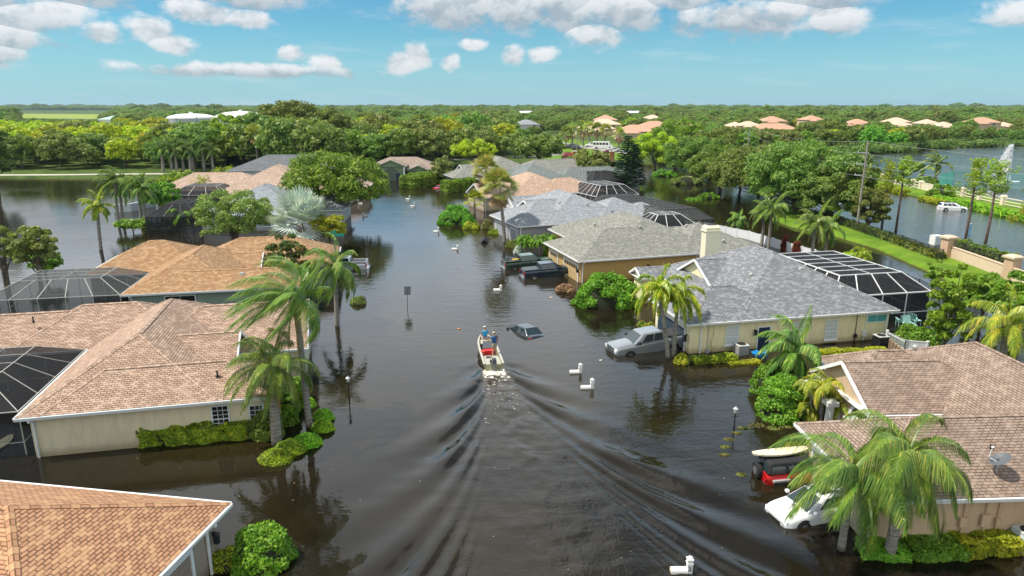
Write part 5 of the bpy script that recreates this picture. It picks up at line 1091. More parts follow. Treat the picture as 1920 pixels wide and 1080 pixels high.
VPX = [(px, py, w*min(2.2, un(px, py, ez)[1]/420)/un(px, py, ez)[1]*FPX/2, un(px, py, ez)[1]) for (px, py, w, dp, k, ez, lab) in far]+[(359, 231, 90, un(359, 221, 10)[1]), (447, 231, 90, un(452, 220, 10)[1]), (192, 223, 40, un(181, 224, 5)[1]), (75, 221, 70, un(100, 215)[1]), (150, 221, 70, un(100, 215)[1])]
def clear_for_view(x, y, h, w):
    """tallest tree allowed here so that the roofs behind stay in sight"""
    px = 960+FPX*x/(y*math.cos(PITCH)+(CAM_H-h)*math.sin(PITCH)); hw = w/y*FPX
    for vx, vy, vw, vY in VPX:
        if y < vY+4 and abs(px-vx) < vw*.55+hw*.5:
            h = min(h, zat(vy+.3, y))
    return h
cnt = 0; y = 186.0
while y < 520 and cnt < 290:
    dx = 9.2+(y-186)*.030; x = -y*.80
    row = []
    while x < y*.80:
        xx = x+prng.uniform(-2.5, 2.5); yy = y+prng.uniform(-3, 3)
        if not blocked(xx, yy) and not (400 < 960+FPX*xx/yy < 520 and yy < 207): row.append((xx, yy))
        x += dx
    for xx, yy in row:
        if cnt < 290:
            kd = zone(xx, yy); pxx = 960+FPX*xx/yy
            hgt = (.80 if yy < 222 else 1.12) if pxx < 330 else (1.12 if pxx < 960 else .80)
            if pxx > 960 and yy > 300: hgt = .85
            add_tree(xx, yy, prng.uniform(.85, 1.2)*hgt, kd, prng.uniform(.85, 1.12)); cnt += 1; placed.append((xx, yy))
    y += 8.0+(y-186)*.035
YEND = y
MARK = [(40, 'behind the left end of the lagoon path'), (130, 'behind the middle of the lagoon path'), (215, 'below the pale green shed'), (300, 'left of the royal palms'), (400, 'behind the royal palms and storage tanks'), (490, 'behind the slate roof'), (590, 'behind the spreading street tree'), (680, 'left of the sage green house'), (770, 'behind the sage green house'), (860, 'above the vivid yellow green tree'),
        (950, 'above the olive grey roof'), (1060, 'behind the entrance lawn'), (1200, 'around the screened villa'), (1330, 'behind the dark canal oaks'), (1450, 'in front of the coral villa'), (1570, 'behind the tall wooden pole'), (1680, 'on the far shore behind the lake palms'), (1790, 'on the far shore left of the fountain'), (1900, 'on the far shore behind the fountain')]
cells = {}
for px, yy, kind, t in WT:
    mk = min(MARK, key=lambda m_: abs(m_[0]-px))[1]; band = min(6, int(math.log(max(yy, 186)/186.)/.15)); cells.setdefault((mk, band, kind), []).append((px, yy, t))
BAND = ['front row', 'second row', 'third row', 'fourth row', 'fifth row', 'sixth row', 'hindmost row']
for (mk, band, kind), L_ in cells.items():
    L_.sort(key=lambda q: q[0]); n_ = len(L_)
    for i, q in enumerate(L_):
        pos = '' if n_ == 1 else (', left one' if i == 0 else ', right one') if n_ == 2 else ', %s one' % ['first', 'second', 'third', 'fourth', 'fifth', 'sixth', 'seventh', 'eighth', 'ninth', 'tenth', 'eleventh', 'twelfth', 'thirteenth', 'fourteenth'][min(i, 13)]
        q[2]['label'] = LAB[kind].replace(' in the woods', '')+' '+mk+', '+BAND[band]+pos
def far_mass(name, label, kinds, pts, sc):
    """one mass of far trees: points carrying instances of a crown mesh (nobody could count them)"""
    import itertools
    me = bpy.data.meshes.new(name); me.from_pydata([(p[0], p[1], 0.) for p in pts], [], [])
    at = me.attributes.new('sc', 'FLOAT', 'POINT'); at.data.foreach_set('value', [p[2] for p in pts])
    az_ = me.attributes.new('sz', 'FLOAT', 'POINT'); az_.data.foreach_set('value', [p[4] for p in pts])
    ar = me.attributes.new('ro', 'FLOAT', 'POINT'); ar.data.foreach_set('value', [p[3] for p in pts])
    o = mobj(name, me); tag(o, label, 'woods', kind='stuff')
    ng = bpy.data.node_groups.new(name, 'GeometryNodeTree'); ng.interface.new_socket('Geometry', in_out='INPUT', socket_type='NodeSocketGeometry'); ng.interface.new_socket('Geometry', in_out='OUTPUT', socket_type='NodeSocketGeometry')
    N = ng.nodes; gi = N.new('NodeGroupInput'); go = N.new('NodeGroupOutput'); ip = N.new('GeometryNodeInstanceOnPoints'); oi = N.new('GeometryNodeObjectInfo')
    src = [q for q in bpy.data.objects if q.name.startswith('crown') and q.data == protos[kinds][1]][0]
    oi.inputs['Object'].default_value = src; oi.transform_space = 'ORIGINAL'
    a1 = N.new('GeometryNodeInputNamedAttribute'); a1.data_type = 'FLOAT'; a1.inputs[0].default_value = 'sc'; a2 = N.new('GeometryNodeInputNamedAttribute'); a2.data_type = 'FLOAT'; a2.inputs[0].default_value = 'ro'
    cx = N.new('ShaderNodeCombineXYZ'); cs = N.new('ShaderNodeCombineXYZ'); L = ng.links
    L.new(a2.outputs[0], cx.inputs[2]); [L.new(a1.outputs[0], cs.inputs[i]) for i in range(2)]
    a3 = N.new('GeometryNodeInputNamedAttribute'); a3.data_type = 'FLOAT'; a3.inputs[0].default_value = 'sz'; L.new(a3.outputs[0], cs.inputs[2])
    L.new(gi.outputs[0], ip.inputs['Points']); L.new(oi.outputs['Geometry'], ip.inputs['Instance']); L.new(cx.outputs[0], ip.inputs['Rotation']); L.new(cs.outputs[0], ip.inputs['Scale']); L.new(ip.outputs[0], go.inputs[0])
    md = o.modifiers.new('woods', 'NODES'); md.node_group = ng
buckets = {k: [] for k in (('oak', 0), ('dark', 1), ('olive', 2), ('mid', 0), ('yel', 1), ('dark', 0), ('oak', 2))}
villas = [un(px, py+.5, ez) for (px, py, w, dp, k, ez, lab) in far]
y = YEND
while y < 5200:
    s = 1+max(0, y-500)*.0011; dx = 11*s; x = -y*.80
    while x < y*.80:
        xx = x+prng.uniform(-4, 4)*s; yy = y+prng.uniform(-4, 4)*s; x += dx
        if blocked(xx, yy): continue
        if any(abs(xx-v[0]) < 16*max(1, v[1]/500) and -45*max(1, v[1]/600) < yy-v[1] < 30 for v in villas): continue
        if 150 < 960+FPX*xx/yy < 230 and yy < 720: continue
        r = prng.random(); k = ('oak', 0) if r < .28 else ('dark', 1) if r < .5 else ('oak', 2) if r < .68 else ('dark', 0) if r < .8 else ('olive', 2) if r < .93 else ('mid', 0) if r < .97 else ('yel', 1)
        if y > 900: k = ('dark', 1) if k[0] in ('yel', 'mid', 'olive') else k
        f = s*prng.uniform(.7, 1.3)*.9*(1.45 if prng.random() < .06 else 1); h0 = 11.3*f**.45; h1 = clear_for_view(xx, yy, h0, 6*f)
        if h1 < h0*.55: continue
        if h1 < h0: f *= (h1/h0)**2.2
        buckets[k].append((xx, yy, f, prng.uniform(0, 6.28), f**.45*.84*prng.uniform(.82, 1.12)*(1.3 if prng.random() < .07 and h1 == h0 else 1)))
    y += 10*s*s**.6
NM = {('oak', 0): 'far oak woods filling the land up to the horizon', ('dark', 1): 'far dark green woods along the horizon', ('olive', 2): 'scattered olive crowns in the far woods', ('mid', 0): 'scattered fresh green crowns in the far woods', ('yel', 1): 'scattered yellow green crowns in the far woods', ('dark', 0): 'far woods of darkest crowns', ('oak', 2): 'far woods of second oak crowns'}
for k, pts in buckets.items():
    if pts: far_mass('woods', NM[k], k, pts, .45)
# bushes lining the far shore and the bank
sb = []
for i in range(60):
    px = prng.choice([prng.uniform(1240, 1920)]); pyb = np.interp(px, [1240, 1330, 1450, 1560, 1700, 1760, 1850, 1925], [303, 296, 291, 287.5, 281.5, 275.5, 273, 271]); sb.append(un(px, pyb-.3, .4))
rng = np.random.RandomState(5); Q = []
for (x, y) in sb:
    Q.append(crown_cards(rng, [(x, y, .6+rng.rand()*.8, 3+2.5*rng.rand(), 1.6+rng.rand()*1.4)], 260, .8))
tag(mobj('undergrowth', quads_mesh('undergrowth', np.concatenate(Q)), None, G_scrub), 'bright weeds and scrub lining the far lake shore', 'undergrowth', kind='stuff')
# ------------------------------------------------------------------ screen cages round the pools
def cage(lab, o, ang, w, d, ins=1.9, ze=2.5, zt=3.8, nx=3, ny=5, frame=M_white, scr=M_screenD, side=True, far_open=False, t=.09, z0=-.9, inx=None):
    root = empty('screen_cage', (o[0], o[1], 0), R(ang), lab, 'screen enclosure'); inx = inx or ins
    m = MB(); A = [(0, 0), (w, 0), (w, d), (0, d)]; T_ = [(inx, ins), (w-inx, ins), (w-inx, d-ins), (inx, d-ins)]
    for i in range(4):
        a, b = A[i], A[(i+1) % 4]; c, e = T_[i], T_[(i+1) % 4]
        m.bar((*a, ze), (*b, ze), t*1.2); m.bar((*c, zt), (*e, zt), t); m.bar((*a, ze), (*c, zt), t); m.bar((*a, z0), (*a, ze), t*1.2)
        m.bar((*a, .75), (*b, .75), t*.8)
        n = nx if i % 2 == 0 else ny
        for k in range(1, n):
            f = k/n; p = (a[0]+(b[0]-a[0])*f, a[1]+(b[1]-a[1])*f); q = (c[0]+(e[0]-c[0])*f, c[1]+(e[1]-c[1])*f); m.bar((*p, z0), (*p, ze), t); m.bar((*p, ze), (*q, zt), t)
    for k in range(1, ny):
        f = k/ny; y = ins+(d-2*ins)*f; m.bar((inx, y, zt), (w-inx, y, zt), t)
    m.bar((w/2, ins, zt), (w/2, d-ins, zt), t*.6)
    m.build('frame', frame, root)
    s = MB()
    for i in range(4):
        a, b = A[i], A[(i+1) % 4]; c, e = T_[i], T_[(i+1) % 4]; s.face([(*a, ze), (*b, ze), (*e, zt), (*c, zt)])
        if side: s.face([(*a, z0), (*b, z0), (*b, ze), (*a, ze)])
    s.face([(*p, zt) for p in T_]); s.build('screen', scr, root)
    return root
def loc2w(o, ang, x, y): a = R(ang); return (o[0]+x*math.cos(a)-y*math.sin(a), o[1]+x*math.sin(a)+y*math.cos(a))
OB, OC, OD = un(27, 785, 2.5), un(225, 553, 2.5), un(1290, 608, 2.5)
M_br = simple('bronze_frame', (.05, .045, .04), .5); M_alu = simple('pale_frame', (.42, .42, .38), .5)
cage('dark screen pool cage with thin pale ribs beside the copper roof', loc2w(OC, 11, -10.6, 0), 11, 10.6, 8.2, 2.1, zt=3.6, nx=5, ny=3, frame=M_alu, t=.05, scr=M_screenL)
cage('dark screen pool cage in the crook of the tan roofed house', loc2w(OB, 13, -7.5, .9), 13, 7.3, 9.7, 2.0, zt=3.6, nx=3, ny=4, frame=M_alu, t=.042)
cage('white framed pool cage behind the slate grey roof', loc2w(OD, 12, 15.2, 4.2), 12, 9.6, 12.6, 1.7, zt=3.9, nx=4, ny=6, frame=M_white, t=.085, scr=M_screenK)
cage('charcoal pool cage left of the blue grey roof', un(273, 407, 2.5), 6, 7.4, 11.5, 2.2, zt=4.0, nx=3, ny=6, frame=M_br, t=.09)
cage('grey pool cage at the left end of the salmon roof', un(318, 367, 2.5), 5, 9.5, 9, 2.0, zt=3.9, nx=3, ny=4, frame=M_alu, t=.09)
cage('white ribbed pool cage at the right end of the peach roof', un(1118, 369, 2.5), 24, 9, 11, 2.0, zt=4.2, nx=4, ny=6, frame=M_white, t=.06, scr=M_screenD)
cage('long bronze pool cage behind the pale grey roof', un(1238, 418, 2.5), 22, 9, 22, 1.9, zt=3.9, nx=3, ny=9, frame=M_br, t=.12, scr=M_screenL)
cage('small white ribbed cage behind the mustard house roof', un(1222, 428, 2.5), 17, 7, 6, 1.8, zt=3.9, nx=3, ny=3, frame=M_white, t=.07)
cage('black pool cage at the right end of the teal grey roof', un(1108, 341, 2.5), 24, 9, 10, 2.2, zt=4.2, nx=3, ny=4, frame=M_br, t=.14)
# ------------------------------------------------------------------ fences and walls
def fence(name, lab, pts, h, mat, style, step=2.4, z0=-.8, t=.08, cat='fence'):
    """pts: world points; style: 'panel', 'picket', 'rail', 'wall', 'baluster'"""
    o = pts[0]; root = empty(name, (o[0], o[1], 0), 0, lab, cat); P = [Vector((p[0]-o[0], p[1]-o[1], 0)) for p in pts]; body = MB(); posts = []
    for a, b in zip(P[:-1], P[1:]):
        L = (b-a).length; n = max(1, round(L/step)); d = (b-a)/n
        for i in range(n):
            p, q = a+d*i, a+d*(i+1); Z = lambda v, z: (v.x, v.y, z)
            if style == 'panel':
                nn = Vector((-d.y, d.x, 0)).normalized()*.02; body.hexa([Z(p-nn, z0), Z(q-nn, z0), Z(q+nn, z0), Z(p+nn, z0), Z(p-nn, h), Z(q-nn, h), Z(q+nn, h), Z(p+nn, h)]); body.bar(Z(p, h), Z(q, h), .07); body.bar(Z(p, h*.35), Z(q, h*.35), .06)
            elif style in ('picket', 'rail'):
                body.bar(Z(p, h-.12), Z(q, h-.12), t*.6); body.bar(Z(p, .25), Z(q, .25), t*.6); k = max(3, int((q-p).length/(.16 if style == 'rail' else .2)))
                for j in range(k): s = p.lerp(q, (j+.5)/k); body.bar(Z(s, z0), Z(s, h), .03 if style == 'rail' else .09, .03)
            elif style == 'wall':
                nn = Vector((-d.y, d.x, 0)).normalized()*.11; body.hexa([Z(p-nn, z0), Z(q-nn, z0), Z(q+nn, z0), Z(p+nn, z0), Z(p-nn, h), Z(q-nn, h), Z(q+nn, h), Z(p+nn, h)]); nn *= 1.5; body.hexa([Z(p-nn, h), Z(q-nn, h), Z(q+nn, h), Z(p+nn, h), Z(p-nn, h+.1), Z(q-nn, h+.1), Z(q+nn, h+.1), Z(p+nn, h+.1)])
            elif style == 'baluster':
                for zz in (h-.15, h*.62, h*.35): body.bar(Z(p, zz), Z(q, zz), .16, .14)
            posts.append(p)
        posts.append(b)
    body.build({'panel': 'panel', 'picket': 'pickets', 'rail': 'railing', 'wall': 'wall', 'baluster': 'rails'}[style], mat, root)
    if style != 'wall':
        uq = []
        for p in posts:
            if not any((p-q_).length < .05 for q_ in uq): uq.append(p)
        for p in uq[:90]:
            m = MB(); w = {'panel': .07, 'picket': .07, 'rail': .04, 'baluster': .35}[style]; m.box(p.x-w, p.x+w, p.y-w, p.y+w, z0, h+.06)
            m.box(p.x-w*1.25, p.x+w*1.25, p.y-w*1.25, p.y+w*1.25, h+.052, h+.06+w*.8, taper=w*.5); m.build('post', mat, root)
    return root
fence('vinyl_fence', 'white vinyl fence running along the canal behind the grey roofs', [un(*p, 1.15) for p in ((1286, 411), (1340, 421), (1405, 434), (1450, 447), (1505, 463), (1553, 475), (1600, 489), (1650, 505))], 1.15, simple('white_vinyl', (.76, .78, .80), .4), 'panel')
fence('aluminium_fence', 'black railing along the canal beyond the white framed cage', [un(*p, 0) for p in ((1650, 512), (1700, 532), (1770, 562), (1840, 590))], 1.0, M_dark, 'rail', t=.05)
fence('picket_fence', 'white picket gate beside the second air conditioner', [un(*p, .9) for p in ((1664, 622), (1700, 640))], .95, M_white, 'picket', 2.0)
fence('picket_fence', 'short white vinyl fence right of the picket gate', [un(*p, .9) for p in ((1700, 640), (1740, 643))], .95, M_white, 'panel', 2.0)
fence('wooden_fence', 'grey board fence in front of the white picket gate', [un(*p, .3) for p in ((1668, 650), (1690, 668))], .8, M_wood, 'panel', .5)
fence('lagoon_wall', 'low pale wall behind the lagoon palms', [un(*p, 1.0) for p in ((213, 388), (245, 386), (290, 377))], 1.3, simple('pale_vinyl', (.62, .66, .68), .5), 'wall', cat='wall')
M_peachw = simple('peach_stucco_wall', (.66, .50, .36), .8, noise=.08)
fence('garden_wall', 'peach stucco wall on the berm in front of the railing hedge', [un(*p, .5) for p in ((1778, 481), (1835, 502), (1890, 523), (1960, 550))], 1.75, M_peachw, 'wall', cat='wall', z0=0)
for i, (px, py) in enumerate(((1774, 481), (1893, 523))):
    x, y = un(px, py, .5); m = MB(); m.box(-.55, .55, -.55, .55, 0, 2.75); o = empty('gate_pillar', (x, y, 0), .2, ['square peach pillar at the start of the berm wall', 'square peach pillar between berm wall stretches'][i], 'pillar', 'peach pillars'); m.build('shaft', simple('pillar_peach', (.55, .37, .25), .8, noise=.08), o, bevel=.02); m = MB(); m.box(-.72, .72, -.72, .72, 2.75, 2.95); m.box(-.6, .6, -.6, .6, 2.95, 3.1, taper=.2); m.build('cap', M_peachw, o)
fence('railing', 'black railing on top of the peach wall', [un(*p, .5) for p in ((1783, 482), (1888, 521))], 2.6, M_dark, 'rail', t=.05, z0=1.8, cat='railing')
fence('railing', 'thin black railing along the berm hedge', [un(*p, .5) for p in ((1560, 417), (1620, 438), (1690, 461), (1766, 490))], 1.9, M_dark, 'rail', t=.05, z0=.3, cat='railing', step=3)
M_lw = simple('cream_balustrade', (.74, .64, .50), .8, noise=.06)
fence('balustrade', 'cream balustrade wall along the lake', [un(*p, 1.6) for p in ((1655, 331), (1682, 337), (1712, 342), (1727, 345))], 2.0, M_lw, 'baluster', 8, z0=.2, cat='wall')
fence('balustrade', 'solid cream wall beside the round lakeside bush', [un(*p, 1.6) for p in ((1727, 345), (1750, 350))], 1.9, M_lw, 'wall', 8, z0=.2, cat='wall')
fence('balustrade', 'cream balustrade behind the white car on the boulevard', [un(*p, 1.6) for p in ((1775, 353), (1807, 358), (1838, 364), (1882, 373), (1930, 382))], 2.0, M_lw, 'baluster', 7, z0=.2, cat='wall')
x, y = un(1700, 343, .4)
ts = fence('windscreen_fence', 'green court windscreen in front of the fountain', [un(*p, .4) for p in ((1760, 352), (1785, 346), (1850, 346), (1925, 352))], 3.4, simple('green_windscreen', (.10, .40, .34), .7), 'rail', 4, z0=.2, t=.1)
# entrance: brick pillars and board fence
M_brick = simple('orange_brick', (.45, .20, .09), .85, noise=.15, nscale=3)
for i, (px, py) in enumerate(((1078, 303), (1147, 303))):
    x, y = un(px, py, .4); o = empty('brick_pillar', (x, y, .4), 0, ['orange brick pillar left of the entrance', 'orange brick pillar right of the entrance'][i], 'pillar'); m = MB(); m.box(-.75, .75, -.75, .75, -.3, 3.2); m.build('shaft', M_brick, o); m = MB(); m.box(-.9, .9, -.9, .9, 3.2, 3.5); m.build('cap', M_cream, o)
fence('board_fence', 'brown board fence along the water at the entrance', [un(*p, .2) for p in ((1053, 304), (1074, 304))], 2.3, M_wood, 'panel', 2)
# ------------------------------------------------------------------ vehicles
def ramp_vals(tab, x):
    return np.interp(x, [t[0] for t in tab], [t[1] for t in tab])
def vehicle(name, lab, cat, loc, rz, paint, sp, pitch=0, roll=0, z=0, group=None):
    """sp: L, W, top [(x,z)], wid [(x,halfw)], zb, cab (xb0,xt0,xt1,xb1,zb,zt,wb,wt), pillars, wheels (x..), r"""
    root = empty(name, (loc[0], loc[1], z), 0, lab, cat, group, rot=(R(roll), R(pitch), R(rz))); L, W = sp['L'], sp['W']
    xs = sp.get('xs') or list(np.linspace(-L/2, L/2, 15)); bm_v = []; F = []
    prof = [(-1, 0), (-1, .42), (-.985, .78), (-.90, .96), (-.55, 1.03), (0, 1.05), (.55, 1.03), (.90, .96), (.985, .78), (1, .42), (1, 0)]
    def section(x, zt, hw, zb): return [(x, q*hw*(1 if abs(q) < .99 or True else 1), zb+(zt-zb)*h) for q, h in prof]
    m = MB(); prev = None
    for i, x in enumerate(xs):
        zt = ramp_vals(sp['top'], x); hw = ramp_vals(sp['wid'], x); s = section(x, zt, hw, ramp_vals(sp['bot'], x) if 'bot' in sp else sp['zb'])
        b = len(m.v); m.v += s
        if prev is not None:
            for k in range(len(prof)-1): m.f.append((prev+k, prev+k+1, b+k+1, b+k)); m.uv.append(None); m.mi.append(0)
        prev = b
    n = len(prof); m.f.append(tuple(range(n))); m.uv.append(None); m.mi.append(0); m.f.append(tuple(reversed(range(prev, prev+n)))); m.uv.append(None); m.mi.append(0)
    body = m.build('body', paint, root, smooth=True, bevel=0)
    md = body.modifiers.new('s', 'SUBSURF'); md.levels = 1; md.render_levels = 2
    for e in body.data.edges: pass
    if 'cab' in sp:
        x0, t0, t1, x1, zb, zt, wb, wt = sp['cab']
        c = MB(); c.hexa([(x0, -wb, zb), (x1, -wb, zb), (x1, wb, zb), (x0, wb, zb), (t0, -wt, zt), (t1, -wt, zt), (t1, wt, zt), (t0, wt, zt)])
        cab = c.build('cabin', sp.get('cabpaint', paint), root, bevel=.13, smooth=False); cab.modifiers[0].segments = 3
        def quad(a, b, c_, d_, u0, u1, v0, v1, nm, off=.012):
            a, b, c_, d_ = map(Vector, (a, b, c_, d_)); pt = lambda u, v: (a.lerp(b, u)).lerp(d_.lerp(c_, u), v)
            nn = (b-a).cross(d_-a).normalized()*off; g_ = MB(); g_.face([pt(u0, v0)+nn, pt(u1, v0)+nn, pt(u1, v1)+nn, pt(u0, v1)+nn]); 
            return g_.build(nm, M_cglass, root)
        quad((x1, -wb, zb), (x1, wb, zb), (t1, wt, zt), (t1, -wt, zt), .07, .93, .06, .90, 'windshield'); quad((x0, wb, zb), (x0, -wb, zb), (t0, -wt, zt), (t0, wt, zt), .09, .91, .12, .86, 'rear_window')
        for sgn in (-1, 1):
            a, b, c_, d_ = ((x0, -wb, zb), (x1, -wb, zb), (t1, -wt, zt), (t0, -wt, zt)) if sgn < 0 else ((x1, wb, zb), (x0, wb, zb), (t0, wt, zt), (t1, wt, zt))
            P_ = sp.get('pil', [.05, .36, .40, .66, .70, .93]); 
            if sgn > 0: P_ = [1-q for q in P_[::-1]]
            for k in range(0, len(P_), 2): quad(a, b, c_, d_, P_[k], P_[k+1], .14, .86, 'side_window')
    hwm = W/2
    for wx in sp['wheels']:
        for sgn in (-1, 1):
            r = sp['r']; a = MB(); a.cyl((wx, sgn*(hwm-.12), r), r+.09, sgn*.135, 22, 'y'); a.build('wheel_arch', M_dark, root)
            w = empty_child('wheel', (wx, sgn*(hwm-.10), r), root); t_ = MB(); t_.cyl((0, 0, 0), r, sgn*.15, 22, 'y'); t_.build('tyre', M_tyre, w); q = MB(); q.cyl((0, sgn*.13, 0), r*.62, sgn*.035, 14, 'y'); q.build('rim', M_rim, w)
    for nm, box, mat in sp.get('bits', []):
        q = MB(); q.box(*box); q.build(nm, mat, root, bevel=.02)
    return root
def empty_child(name, loc, parent):
    o = bpy.data.objects.new(name, None); COL.objects.link(o); o.location = loc; o.parent = parent; o.empty_display_size = .1; return o
def paint(nm, col, metal=.3, rough=.25): return simple(nm, col, rough, metal, coat=.6)
M_head = simple('headlamp_glass', (.75, .78, .80), .1); M_red = simple('tail_lamp', (.35, .01, .01), .2); M_chrome = simple('chrome', (.7, .7, .7), .15, 1.0); M_black = simple('black_plastic', (.015, .015, .016), .5)
P_sil = paint('silver_paint', (.26, .28, .30), .35, .30)
def pickup(lab, loc, rz, pnt, pitch=0, roll=0, z=0, cover=None, rack=False, group='pickups in the flood', grille=M_chrome):
    L = 5.9; W = 2.02
    sp = dict(L=L, W=W, zb=.42, r=.41, wheels=(-1.85, 1.80), xs=[-2.95, -2.9, -2.2, -1.4, -.75, -.70, 0, .7, 1.25, 1.35, 1.8, 2.4, 2.75, 2.9, 2.95],
              top=[(-2.95, 1.25), (-2.9, 1.32), (-.75, 1.33), (1.25, 1.32), (2.6, 1.27), (2.85, 1.24), (2.95, 1.14)], wid=[(-2.95, .97), (-2.8, 1.0), (2.4, 1.0), (2.8, .98), (2.95, .92)],
              cab=(-1.18, -1.06, .62, 1.50, 1.24, 1.93, .97, .78), pil=[.07, .38, .42, .76],
              bits=[('front_bumper', (2.86, 3.06, -.92, .92, .42, .68), grille), ('grille', (2.86, 2.985, -.60, .60, .66, 1.08), M_black)]+[('grille_bar', (2.95, 3.00, -.60, .60, .70+i*.09, .73+i*.09), grille) for i in range(4)]+[('headlight', (2.70, 2.97, .62, .95, .84, 1.08), M_head), ('headlight', (2.70, 2.97, -.95, -.62, .84, 1.08), M_head),
                    ('tail_light', (-2.98, -2.84, .84, 1.0, .85, 1.25), M_red), ('tail_light', (-2.98, -2.84, -1.0, -.84, .85, 1.25), M_red), ('rear_bumper', (-3.10, -2.92, -.92, .92, .45, .66), M_chrome), ('mirror', (.98, 1.14, 1.0, 1.26, 1.30, 1.52), M_black), ('mirror', (.98, 1.14, -1.26, -1.0, 1.30, 1.52), M_black),
                    ('door_handle', (-.35, -.15, -1.02, -.99, 1.12, 1.16), M_chrome), ('door_handle', (.38, .58, -1.02, -.99, 1.12, 1.16), M_chrome), ('door_handle', (-.35, -.15, .99, 1.02, 1.12, 1.16), M_chrome), ('door_seam', (-.705, -.69, -1.0, -.985, .5, 1.28), M_black), ('door_seam', (.10, .115, -1.0, -.985, .5, 1.28), M_black)])
    if cover: sp['bits'].append(('bed_cover', (-2.82, -1.16, -.82, .82, 1.33, 1.41), cover)); sp['bits'] += [('cover_rib', (-1.85+i*.55, -1.83+i*.55, -.82, .82, 1.405, 1.42), M_black) for i in range(2)]
    else: sp['bits'] += [('truck_bed', (-2.82, -1.2, -.80, .80, 1.385, 1.40), M_black), ('bed_rail', (-2.88, -1.2, .80, .97, 1.36, 1.45), pnt), ('bed_rail', (-2.88, -1.2, -.97, -.80, 1.36, 1.45), pnt), ('tailgate', (-2.93, -2.80, -.9, .9, 1.2, 1.45), pnt)]
    v = vehicle('pickup_truck', lab, 'pickup truck', loc, rz, pnt, sp, pitch, roll, z, group)
    if rack:
        m = MB()
        for x in (-1.3, -2.6):
            for y in (-.88, .88): m.bar((x, y, 1.4), (x, y, 2.0), .07)
            m.bar((x, -.88, 2.0), (x, .88, 2.0), .07) if x > -1.5 else None
        m.build('rack', M_black, v); m = MB(); m.box(-1.9, -1.2, -.4, .1, 1.41, 1.50); m.build('cargo', simple('yellow_gear', (.6, .4, .08), .6), v)
    return v
pickup('silver pickup nosing into the water by the cream house garage', (10.35, 49.7), 197, P_sil, pitch=4.5, z=-.46, cover=simple('tonneau', (.05, .05, .055), .5))
pickup('dark blue pickup with a flat bed cover before the mustard garage', (4.0, 73.2), 14, paint('navy_paint', (.018, .035, .055), .4), pitch=-2.5, z=-.42, cover=simple('tonneau_grey', (.07, .08, .085), .5))
pickup('dark green pickup with an open bed and rack behind the blue one', (1.9, 77.6), 14, paint('green_paint', (.035, .075, .045), .3), pitch=-2, z=-.48, rack=True)
pickup('pale silver pickup half hidden by a palm on the left of the street', (-19.6, 76.6), 184, paint('pale_silver_paint', (.50, .54, .58), .4), z=-.55, pitch=0)
def sedan(name, lab, cat, loc, rz, pnt, pitch=0, roll=0, z=0, tall=0, r=.32, sun=False, group=None):
    sp = dict(L=4.6, W=1.82, zb=.28, r=r, wheels=(-1.35, 1.40), xs=[-2.3, -2.25, -2.0, -1.5, -1, -.3, .4, .9, 1.2, 1.6, 2.0, 2.2, 2.28, 2.3],
              top=[(-2.3, .84+tall), (-2.2, .97+tall), (-1.5, 1.0+tall), (.9, .97+tall*.6), (1.9, .86+tall*.5), (2.2, .76+tall*.4), (2.3, .62)], wid=[(-2.3, .80), (-2.1, .90), (-1, .93), (1.3, .93), (2.0, .90), (2.3, .74)],
              cab=(-1.85 if not tall else -2.15, -1.15 if not tall else -1.95, .25, 1.20, .92+tall*.8, 1.43+tall*1.2, .84, .62), pil=[.10, .30, .33, .56, .59, .82],
              bits=[('headlight', (1.98, 2.22, .55, .80, .58, .72), M_head), ('headlight', (1.98, 2.22, -.80, -.55, .58, .72), M_head), ('grille', (2.2, 2.31, -.45, .45, .38, .56), M_black), ('tail_light', (-2.27, -2.10, .58, .84, .74, .90), M_red), ('tail_light', (-2.27, -2.10, -.84, -.58, .74, .90), M_red), ('mirror', (.82, .98, .92, 1.10, .95, 1.08), pnt), ('mirror', (.82, .98, -1.10, -.92, .95, 1.08), pnt),
                    ('door_handle', (-.45, -.28, -.93, -.90, .84, .87), pnt), ('door_seam', (-.62, -.61, -.925, -.90, .35, .92), M_black), ('door_seam', (.62, .63, -.925, -.90, .35, .92), M_black)])
    if sun: sp['bits'].append(('sunroof', (-.55, .15, -.42, .42, 1.415, 1.437), M_cglass))
    if tall: sp['bits'] += [('roof_rail', (-1.7, .1, .52, .56, 1.43+tall*1.2, 1.49+tall*1.2), M_black), ('roof_rail', (-1.7, .1, -.56, -.52, 1.43+tall*1.2, 1.49+tall*1.2), M_black)]
    return vehicle(name, lab, cat, loc, rz, pnt, sp, pitch, roll, z, group)
P_wh = paint('white_paint', (.80, .81, .82), 0, .25)
sedan('car', 'white car with sunroof under the big palms, bonnet awash', 'car', (14.1, 27.75), 195, P_wh, pitch=3.2, roll=1.5, z=-.36, sun=True)
sedan('car', 'black sedan sunk to its windows near the boat', 'car', (.95, 54.0), 121, paint('black_paint', (.02, .026, .032), .3), pitch=2, roll=3, z=-.95)
sedan('car', 'white sport utility car alone on the flooded boulevard', 'car', (79.2, 122.3), -12, P_wh, z=-.35, tall=.18, r=.36)
